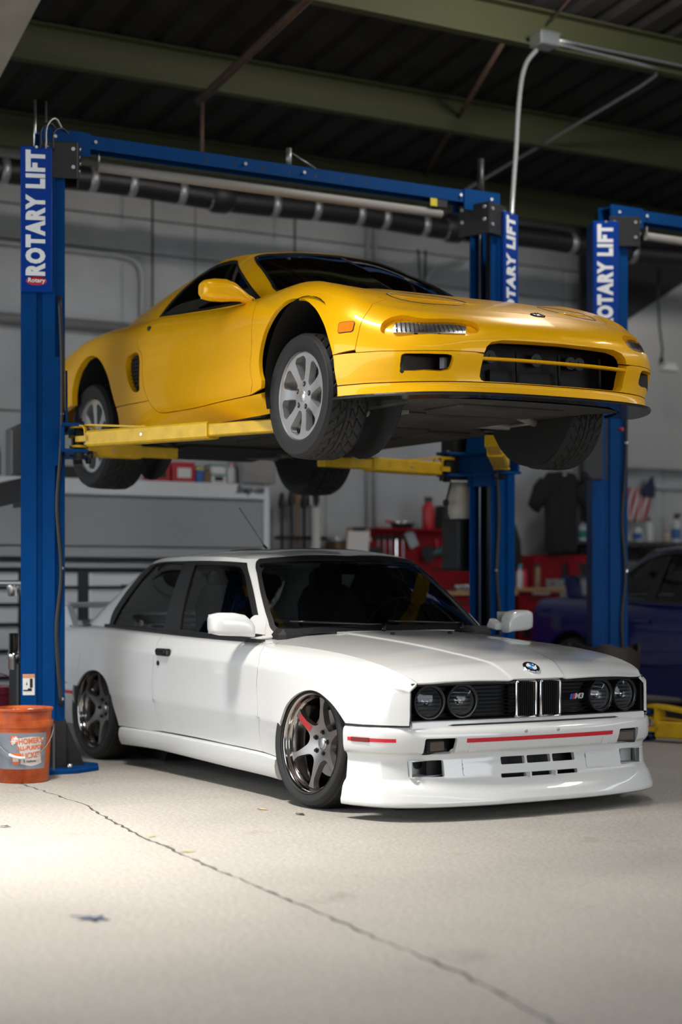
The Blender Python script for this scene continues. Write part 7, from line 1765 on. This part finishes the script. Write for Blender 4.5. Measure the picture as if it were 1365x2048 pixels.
# flag
fg = thing('small_flag', 'small striped flag hung on the wall at the right', 'flag', -6.22, 6.46, 1.66)
nst = 13
for k in range(9):
    m = MB(); vs = []
    for i in range(9):
        z = i/8; sl_ = .10*(1 - z); y0 = -.02 + k*.033
        for e in (0, 1): vs.append((.03 + .014*math.sin(z*5 + k*1.3 + e), y0 + e*.033 - sl_*.8, z*.34))
    m.add(vs, [(2*i, 2*i + 1, 2*i + 3, 2*i + 2) for i in range(8)], True); ob = part('stripe', m, mat('flag red', (.40,.02,.04), .8) if k % 2 == 0 else mat('flag white', (.62,.62,.62), .8), fg); q = ob.modifiers.new('t', 'SOLIDIFY'); q.thickness = .002
m = MB(); m.prism([(.10,.27),(.29,.24),(.29,.36),(.26,.47),(.12,.33)], .006, ((.055, 0, 0), (0,1,0), (0,0,1))); part('canton', m, mat('flag blue', (.02,.025,.07), .8), fg)
eb = thing('electrical_box', 'grey electrical box on the wall beside the flag', 'electrical box', -6.28, 6.76, 1.95)
m = MB(); m.box((.0, 0, .07), (.08, .10, .14), bev=.006); part('box_body', m, GALV, eb)
m = MB(); m.tube([(.0, .05, .07), (.0, 3.4, .06)], .016, 8); part('conduit', m, GALV, eb)
# shelf of bottles
s2 = thing('shelf_board', 'long dark shelf of bottles on the rear wall at the right', 'shelf', -6.1, 5.55, 1.44)
m = MB(); m.box((-.02, 1.6, 0), (.34, 3.4, .03), bev=.003); part('board', m, mat('dark shelf', (.05,.05,.052), .5), s2)
m = MB(); m.box((-.10, 1.6, -.10), (.02, 3.4, .14)); part('rail', m, BLK, s2)
for k in range(26):
    m = MB(); yy = .9 + k*.085; m.tube([(.08, yy, -.03), (.08, yy + .01, -.09 - .03*(k % 3))], .016, 6); part('hung_socket', m, BLK, s2)
SZ = 1.456
bottle('oil_bottle', 'white bottle left of the green bottle on the long shelf', -6.05, 5.74, SZ, .045, .20, mat('white plastic bottle', (.55,.57,.58), .4), mat('dark cap', (.03,.03,.03), .4), band=TEAL)
bottle('oil_bottle', 'dark green bottle with red cap on the long shelf', -6.05, 5.93, SZ, .055, .23, mat('dark green bottle', (.01,.07,.05), .35), REDP, band=PAPER)
bottle('oil_bottle', 'short blue labelled bottle right of the near column', -6.05, 6.42, SZ, .045, .17, mat('white plastic bottle', (.55,.57,.58), .4), mat('green cap', (.03,.30,.10), .4), band=mat('blue print', (.03,.12,.35), .5))
bottle('oil_bottle', 'tall white bottle right of the blue labelled one', -6.05, 6.57, SZ, .042, .24, mat('white plastic bottle', (.55,.57,.58), .4), mat('dark cap', (.03,.03,.03), .4))
bottle('oil_bottle', 'pale squat bottle beside the black-necked bottle', -6.05, 6.80, SZ, .035, .12, mat('beige bottle', (.45,.38,.32), .4), REDP)
bottle('spray_bottle', 'white bottle with black trigger and blue label on the long shelf', -6.03, 6.91, SZ, .048, .27, mat('white plastic bottle', (.55,.57,.58), .4), BLK, band=mat('blue print', (.03,.12,.35), .5), trigger=True)
for k, yy in enumerate((7.12, 7.24)):
    r = thing('power_tool', ('dark power tool lying on the long shelf, left of two', 'dark power tool lying on the long shelf, right of two')[k], 'tool', -6.05, yy, SZ); m = MB(); m.tube([(0, -.05, .05), (0, .05, .05)], .035, 10); m.box((0, .01, .02), (.05, .04, .04), bev=.008); part('tool_shell', m, BLK, r)
# hanging lamp at the right
hl = thing('pendant_light', 'white work lamp hanging on a black cord at the right edge', 'lamp', -5.5, 6.24, 3.06)
m = MB(); m.prism([(-.11,0),(.11,0),(.06,.075),(-.06,.075)], .10, ((.05, 0, 0), (0,1,0), (0,0,1)), bev=.006); part('shade', m, mat('lamp white', (.72,.72,.70), .5), hl)
m = MB(); m.tube([(0, 0, .07), (0, .02, .22), (0, -.02, .45), (0, -.04, .75), (0, -.03, .95)], .010, 8); m.tube([(0, -.03, .95), (0, -.10, 1.45), (0, -.16, 1.75)], .006, 6); m.tube([(0, -.03, .95), (0, 0, 1.5), (0, .02, 1.75)], .005, 6); part('cord', m, BLACKH, hl)
m = MB(); m.tube([(0, 0, .06), (0, .01, .14)], .022, 8); part('cord_grip', m, mat('green grip', (.01,.05,.03), .5), hl)
jg = thing('jogger_cover', 'black jacket and strap hung just right of the far column', 'jacket', -5.6, 4.52, 1.18)
m = MB(); m.lathe([(.03,.42),(.06,.38),(.10,.25),(.11,.10),(.09,0),(.0001,0)], n=16); part('cloth', m, CLOTHB, jg); m = MB(); m.sphere((0, -.02, .46), .045, 12, 8); part('hood', m, CLOTHB, jg)
# ------------------------------------------------------------------ blue coupe in the next bay
BLUEP = mat('deep blue paint', (.0008,.006,.085), .28, spec=.3, coat=.7, coat_rough=.03)
bc = empty('blue_car', bay(-1.40, 4.87), BAY_RZ, 'deep blue coupe with rear wing parked in the next bay', 'car')
sq = lambda x: x if x > -2.9 else -2.9 + (x + 2.9)*.62      # short tail
GL = lambda pts: XLine([(sq(x), y, z) for x, y, z in pts])
CK = [GL([(-3.60,.70,.30),(-3.45,.80,.26),(-3.1,.84,.22),(-2.6,.86,.20),(-1.6,.85,.18),(-.4,.85,.18),(0,.86,.2),(.6,.82,.22),(.85,.70,.25)]),
      GL([(-3.62,.74,.48),(-3.45,.84,.46),(-3.1,.875,.45),(-2.6,.885,.44),(-1.6,.87,.42),(-.4,.87,.42),(0,.88,.42),(.6,.84,.42),(.87,.72,.42)]),
      GL([(-3.62,.74,.70),(-3.45,.83,.70),(-3.1,.865,.70),(-2.6,.875,.69),(-1.6,.865,.67),(-.4,.865,.65),(0,.865,.63),(.6,.82,.60),(.85,.70,.58)]),
      GL([(-3.60,.71,.86),(-3.45,.79,.86),(-3.1,.82,.87),(-2.6,.825,.86),(-1.6,.82,.83),(-.4,.82,.81),(0,.80,.78),(.6,.75,.72),(.83,.64,.66)]),
      GL([(-3.58,.66,.90),(-3.45,.73,.905),(-3.1,.76,.915),(-2.6,.765,.905),(-1.6,.76,.86),(-.4,.755,.84),(0,.72,.82),(.6,.66,.75),(.82,.58,.68)])]
CS = Loft(CK, [0, .24, .48, .66, .72]); ci = lambda pts: invert(CS, np.array(pts, float), lambda P: P[:, [0, 2]], (-3.32, .84), (0, .72), n=(160, 50))
arch = lambda cx, cz, r, a0=-20, a1=200: [(cx + r*math.cos(R(t)), cz + r*math.sin(R(t))) for t in np.linspace(a0, a1, 24)]
co = [(x, .02) for x in np.linspace(-3.30, -3.02, 6)] + [tuple(p) for p in ci(arch(-2.66, .31, .345)[::-1])] + [(x, .0) for x in np.linspace(-2.30, -.36, 12)] + [tuple(p) for p in ci(arch(0, .31, .345)[::-1])] + [(x, .02) for x in np.linspace(.40, .80, 5)] + [(.82, b) for b in np.linspace(.1, .72, 6)] + [(x, .72) for x in np.linspace(.8, -3.31, 40)] + [(-3.32, b) for b in np.linspace(.66, .1, 5)]
patch('body_side', CS, co, BLUEP, bc, h=.05, hedge=.03, flange=.03, mirror=True)
def flatz(zf): return lambda x, y: np.stack([x, y, zf(x, y)], 1)
cwid = lambda x: np.interp(x, [-3.32,-3.24,-3.03,-2.6,-1.6,-.4,0,.6,.82], [.66,.73,.76,.765,.76,.755,.72,.66,.58])
ctop = lambda x: np.interp(x, [-3.32,-3.24,-3.03,-2.6,-1.6,-.4,0,.6,.82], [.90,.905,.915,.905,.86,.84,.82,.75,.68])
deck = lambda x, y: np.stack([x, y, ctop(x) + .04*(1 - (np.abs(y)/np.maximum(cwid(x), .1))**2)], 1)
for nm, a, b_ in (('boot_lid', -3.31, -2.65), ('bonnet', -.55, .80)):
    xs = np.linspace(a, b_, 14); patch(nm, deck, [(x, -cwid(x)) for x in xs] + [(x, cwid(x)) for x in xs[::-1]], BLUEP, bc, h=.07, hedge=.05, flange=.02)
cb_ = [(-.50,0,.86),(-.55,.45,.86),(-.66,.68,.85),(-.80,.74,.845),(-1.5,.765,.865),(-2.2,.765,.89),(-2.62,.70,.91),(-2.78,.5,.93),(-2.8,0,.94)]
ct_ = [(-1.20,0,1.32),(-1.22,.3,1.315),(-1.27,.5,1.30),(-1.36,.56,1.295),(-1.65,.585,1.30),(-1.95,.575,1.29),(-2.10,.53,1.275),(-2.17,.36,1.285),(-2.2,0,1.29)]
caa = np.array([0, .45, .75, .92, 1.4, 1.95, 2.35, 2.6, 3.05]); A_, B2_ = np.array(cb_), np.array(ct_)
lv = lambda t, bl: Curve(caa, (A_*(1-t) + B2_*t + np.array([[0, bl, 0]])*np.minimum(A_[:, 1:2]*3, 1)) * np.array([1, -1, 1]))
CC = Loft([lv(0,0), lv(.5,.02), lv(1,0)], [0, .25, .48])
sw = smooth_poly([(2.24,.03,1),(2.18,.22),(2.02,.40),(1.9,.425),(1.15,.425),(1.05,.40,1),(.98,.2),(.97,.03,1)], 4, True)
patch('cabin_shell', CC, [(a, 0.) for a in np.linspace(.80, 2.58, 24)] + [(a, .48) for a in np.linspace(2.58, .80, 24)], BLUEP, bc, holes=[sw], h=.05, hedge=.03, flange=.02, mirror=True)
patch('side_window', CC, sw, glass_mat('blue car glass', (.35,.37,.38), .5), bc, h=.08, flange=0, off=-.004, mirror=True)
m = MB()
for s in (-1, 1): pass
pb = np.array([(1.60,.02),(1.70,.02),(1.64,.43),(1.56,.43)]); patch('centre_pillar', CC, pb, BLACK_TRIM, bc, h=.05, flange=.008, off=.004, mirror=True)
patch('window_trim', CC, inset(sw, -.012), BLACK_TRIM, bc, holes=[inset(sw, .012)], h=.05, hedge=.02, flange=.006, off=.003, mirror=True)
CF = lambda a, b: (lambda P, s: P * np.stack([0*s + 1, s, 0*s + 1], 1))(CC(np.abs(np.asarray(a, float).ravel()), b), np.where(np.asarray(a, float).ravel() < 0, -1., 1.))
patch('windscreen', CF, [(a, .01) for a in np.linspace(-.78, .78, 20)] + [(a, .47) for a in np.linspace(.78, -.78, 20)], glass_mat('blue car glass', (.35,.37,.38), .5), bc, h=.08, flange=0)
rf = lambda x, y: np.stack([x, y, 1.275 + .05*(1 - ((x + 1.7)/.5)**2) + .03*(1 - (np.abs(y)/.56)**2)], 1)
patch('roof', rf, [(-1.20,-.02),(-1.22,-.3),(-1.27,-.5),(-1.36,-.56),(-1.65,-.585),(-1.95,-.575),(-2.10,-.53),(-2.17,-.36),(-2.2,0),(-2.17,.36),(-2.10,.53),(-1.95,.575),(-1.65,.585),(-1.36,.56),(-1.27,.5),(-1.22,.3)], BLUEP, bc, h=.07, hedge=.05, flange=0)
patch('rear_window', CC, [(a, .02) for a in np.linspace(2.58, 3.05, 8)] + [(a, .47) for a in np.linspace(3.05, 2.58, 8)], glass_mat('blue car glass', (.35,.37,.38), .5), bc, h=.08, flange=0, mirror=True)
# rear wing
m = MB(); m.sweep([(-2.96,-.66,1.085),(-2.96,0,1.10),(-2.96,.66,1.085)], [(-.14,.0),(-.06,.022),(.05,.02),(.14,.006),(.05,-.006),(-.06,-.008)], smooth=True); wg2 = m.build('rear_wing', BLUEP, bc, sharp=50)
for s in (-1, 1):
    m = MB(); m.prism([(-3.04,.93),(-2.86,.93),(-2.90,1.09),(-3.08,1.09)], .035, ((0, s*.60 + .017, 0), (1,0,0), (0,0,1)), bev=.005); m.build('wing_leg', BLUEP, wg2)
m = MB(); m.box((-1.80, -.868, .74), (.18, .03, .035), bev=.010); m.build('door_handle', BLUEP, bc)
m = MB(); m.tube([(-2.30, -.893, .42), (-.40, -.876, .40)], .006, 6); m.build('body_moulding', BLUEP, bc)
for x in (-2.66, 0):
    for s in (-1, 1):
        m = MB(); m.cyl((x, s*.50, .31), (x, s*.84, .31), .345, 28, caps=(True, False)); m.build('wheel_arch_liner', LINER, bc)
        w = mesh_obj('wheel', tm, bc, (x, s*.76, .305), (0, 0, 0))
        m = MB(); m.lathe([(.0001,.0),(.08,.012),(.16,.01),(.225,-.01),(.228,.02)], axis='y', n=36)
        for i, v in enumerate(m.v): m.v[i] = (v[0], s*(.085 + v[1]*s*0) - s*v[1], v[2])
        m.build('rim', mat('dark rim', (.05,.05,.05), .35, .8), w)
m = MB(); m.box((-1.3, 0, .46), (1.9, 1.5, .5)); m.box((-2.95, 0, .55), (.6, 1.0, .5)); m.box((.45, 0, .45), (.6, 1.0, .4)); m.box((-3.28, 0, .60), (.08, 1.30, .55)); m.build('body_core', LINER, bc)  # added black core, keeps light from leaking through the shell
m = MB(); m.lathe([(.175,0),(.165,.012),(.155,0),(.165,-.012),(.175,0)], n=28); placeM(m, Matrix.Translation((-1.02, -.35, .92)) @ Matrix.Rotation(R(-65), 4, 'Y')); m.build('steering_wheel', mat('grey wheel rim', (.20,.20,.21), .4), bc)
for s in (-1, 1):
    m = MB(); m.box((-1.75, s*.36, .98), (.14, .44, .40), rot=(0, -.2, 0), bev=.05); m.build('seat', LEATHER, bc)
# ------------------------------------------------------------------ floor things
ORANGE = mat('orange bucket plastic', (.60,.115,.012), .42, vary=.25, vscale=7, col2='7a2408')
ORG2 = mat('orange print', (.62,.14,.03), .5); GRYL = mat('grey label', (.20,.22,.25), .5, vary=.2, vscale=9); WHL = mat('pinkish white label', (.62,.55,.53), .5, vary=.2, vscale=12)
# bucket: pixel (48, 1562) stands on the floor in front of the column
bk = thing('orange_bucket', 'orange five-gallon bucket with printed label in front of the left lift column', 'bucket', -1.68, -1.56, 0.)
H_ = .385
prof = [(.0001,.004),(.128,0),(.133,.006),(.140,.18),(.1455,.275),(.1455,.285),(.1545,.287),(.1565,.30),(.1555,.322),(.147,.325),(.1475,.345),(.148,.368),(.1545,.372),(.156,.380),(.1545,.386),(.1485,.385),(.142,.37),(.130,.02),(.0001,.02)]
m = MB(); m.lathe(prof, n=56); part('bucket_shell', m, ORANGE, bk, sharp=40)
rad = lambda z: .133 + (.1455 - .133)*(z - .006)/(.269)
# the printed wrap, in the bucket's own angle; camera direction in bay axes
cdir = Vector((6.76 + 1.68, -4.67 + 1.56, 0)).normalized(); a_c = math.atan2(cdir.y, cdir.x)
def wrap(pts, off, nsub=4):
    """(angle offset as arc metres to the right, z) -> point on the bucket wall"""
    out = []
    for u, z in pts:
        r = rad(z) + off; a = a_c + (u + .022)/.14; out.append((r*math.cos(a), r*math.sin(a), z))
    return out
def wrap_patch(name, poly, off, material, parent, label=None):
    q = resample(np.array(poly, float), .012); 
    if area2(q) < 0: q = q[::-1]
    lo, hi = q.min(0), q.max(0); G = np.stack(np.meshgrid(np.arange(lo[0], hi[0], .012), np.arange(lo[1], hi[1], .02), indexing='ij'), -1).reshape(-1, 2); G = G[inside(inset(q, .003), G)]
    pts = np.vstack([q, G]) if len(G) else q; n = len(q)
    r = delaunay_2d_cdt([Vector(p) for p in pts.tolist()], [(i, (i+1) % n) for i in range(n)], [], 0, 1e-6)
    V = np.array([(v.x, v.y) for v in r[0]]); F_ = [f for f in r[2] if inside(q, V[list(f)].mean(0)[None])[0]]
    m = MB(); m.add(wrap(V, off), F_, True); return m.build(name, material, parent, label)
lab = wrap_patch('label_wrap', [(-.20,.075),(.105,.075),(.110,.262),(-.20,.262)], .0012, GRYL, bk)
wrap_patch('label_cartouche', smooth_poly([(-.050,.235,1),(.02,.243),(.092,.236,1),(.075,.205),(.070,.16),(.080,.105,1),(.02,.092),(-.035,.103,1),(-.035,.15),(-.050,.20)], 4, True), .0018, WHL, lab)
wrap_patch('logo_square', [(-.088,.205),(-.048,.207),(-.048,.250),(-.086,.250)], .0024, ORG2, lab)
def wrap_text(name, body, size, u, z, material, rot=0., off=.003, **k):
    me = text_mesh(body, size, extrude=.0, **k); me.materials.clear(); me.materials.append(material)
    co = np.zeros(len(me.vertices)*3); me.vertices.foreach_get('co', co); co = co.reshape(-1, 3)
    c_, s_ = math.cos(rot), math.sin(rot); xy = np.stack([co[:, 0]*c_ - co[:, 1]*s_ + u, co[:, 0]*s_ + co[:, 1]*c_ + z], 1)
    me.vertices.foreach_set('co', np.array(wrap(xy, off)).ravel()); me.update()
    o = bpy.data.objects.new(name, me); COL.objects.link(o); o.parent = lab; return o
wrap_text('lettering', "HOMER'S", .040, .018, .221, ORG2, .06, font_scale_x=.78, offset=.0010)
wrap_text('lettering', "ALL-PURPOSE", .030, .020, .186, ORG2, .06, font_scale_x=.80, offset=.0010)
wrap_text('lettering', "BUCKET", .040, .014, .146, ORG2, .08, font_scale_x=.78, offset=.0012)
wrap_text('lettering', "5 Gallons", .017, .012, .117, mat('black print', (.03,.03,.03), .5), .02, offset=.0004)
wrap_text('lettering', "THE", .011, -.075, .236, SIGNW, .75, off=.0036); wrap_text('lettering', "HOME", .0165, -.068, .229, SIGNW, .75, off=.0036, font_scale_x=.85, offset=.0006); wrap_text('lettering', "DEPOT", .0165, -.062, .219, SIGNW, .75, off=.0036, font_scale_x=.85, offset=.0006)
wrap_patch('printed_bucket', [(-.078,.100),(-.044,.100),(-.040,.160),(-.084,.160)], .0024, ORG2, lab)
wrap_patch('printed_bucket_label', [(-.074,.115),(-.047,.115),(-.045,.135),(-.076,.135)], .0030, WHL, lab)
m = MB(); P = []
for t in np.linspace(0, 1, 22):
    a = a_c - 1.45 + 2.9*t; z = .30 - .165*math.sin(math.pi*t)**.8; r = rad(min(z, .275)) + .014; P.append((r*math.cos(a), r*math.sin(a), z))
m.tube(P, .0024, 6); bl = part('bail', m, mat('bail wire', (.22,.22,.22), .4, .8), bk)
k0 = len(P)//2 - 2; m = MB(); m.tube([P[k0 + i] for i in range(-2, 3)], .0075, 10); part('bail_grip', m, mat('white grip', (.72,.70,.66), .5), bl)
m = MB(); m.lathe([(.0001,.355),(.05,.372),(.09,.362),(.125,.35)], n=24); 
for i, v in enumerate(m.v): m.v[i] = (v[0], v[1], v[2] + .012*math.sin(v[0]*60)*math.cos(v[1]*47))
part('rags', m, mat('white rag', (.66,.64,.62), .8), bk)
# leaves and scraps
def leaf(name, label, x, y, L_, w_, material, rz_, star=False, group=None):
    r = thing(name, label, 'leaf', x, y, 0., group); r.rotation_euler[2] += rz_
    m = MB()
    if star: poly = [(L_*(1 if k % 2 == 0 else .42)*math.cos(k*math.pi/5 + .2*math.sin(k)), w_*(1 if k % 2 == 0 else .42)*math.sin(k*math.pi/5 + .2*math.sin(k))) for k in range(10)]
    else: poly = [(-L_, 0), (-L_*.5, w_), (L_*.2, w_*.9), (L_, .2*w_), (L_*.4, -w_*.6), (-L_*.4, -w_*.8)]
    n = len(poly); vs = [(0, 0, .008)] + [(p[0], p[1], .002 + .006*((k*7) % 3)/2) for k, p in enumerate(poly)]
    m.add(vs, [(0, k + 1, (k + 1) % n + 1) for k in range(n)], True); ob = m.build('blade', material, r); q = ob.modifiers.new('t', 'SOLIDIFY'); q.thickness = .0012
    if star: m = MB(); m.tube([(0, 0, .006), (-L_*1.6, .01, .004)], .002, 5); m.build('stalk', material, r)
    return r
YLF = mat('dry yellow leaf', (.62,.40,.10), .7); DLF = mat('dark scrap', (.06,.055,.05), .8); BLF = mat('blue-grey leaf', (.06,.075,.15), .7)
leaf('dry_leaf', 'small dry yellow leaf on the floor beside the front wheel of the white car', -.027, -1.025, .035, .010, YLF, .4)
leaf('dry_leaf', 'yellow leaf fragment lying on the long floor crack', .903, -1.85, .030, .010, YLF, 1.2)
leaf('dry_leaf', 'tiny yellow leaf at the upper end of the floor crack', .470, -1.80, .022, .008, YLF, 2.0)
leaf('dark_scrap', 'dark scrap on the floor in front of the white car front wheel', .206, -.96, .030, .014, DLF, .2)
leaf('dark_scrap', 'dark scrap on the floor at the far left below the bucket', -.098, -2.224, .026, .012, DLF, .9)
leaf('maple_leaf', 'blue-grey star-shaped leaf on the foreground floor at left', 1.93, -2.66, .055, .048, BLF, .7, True)
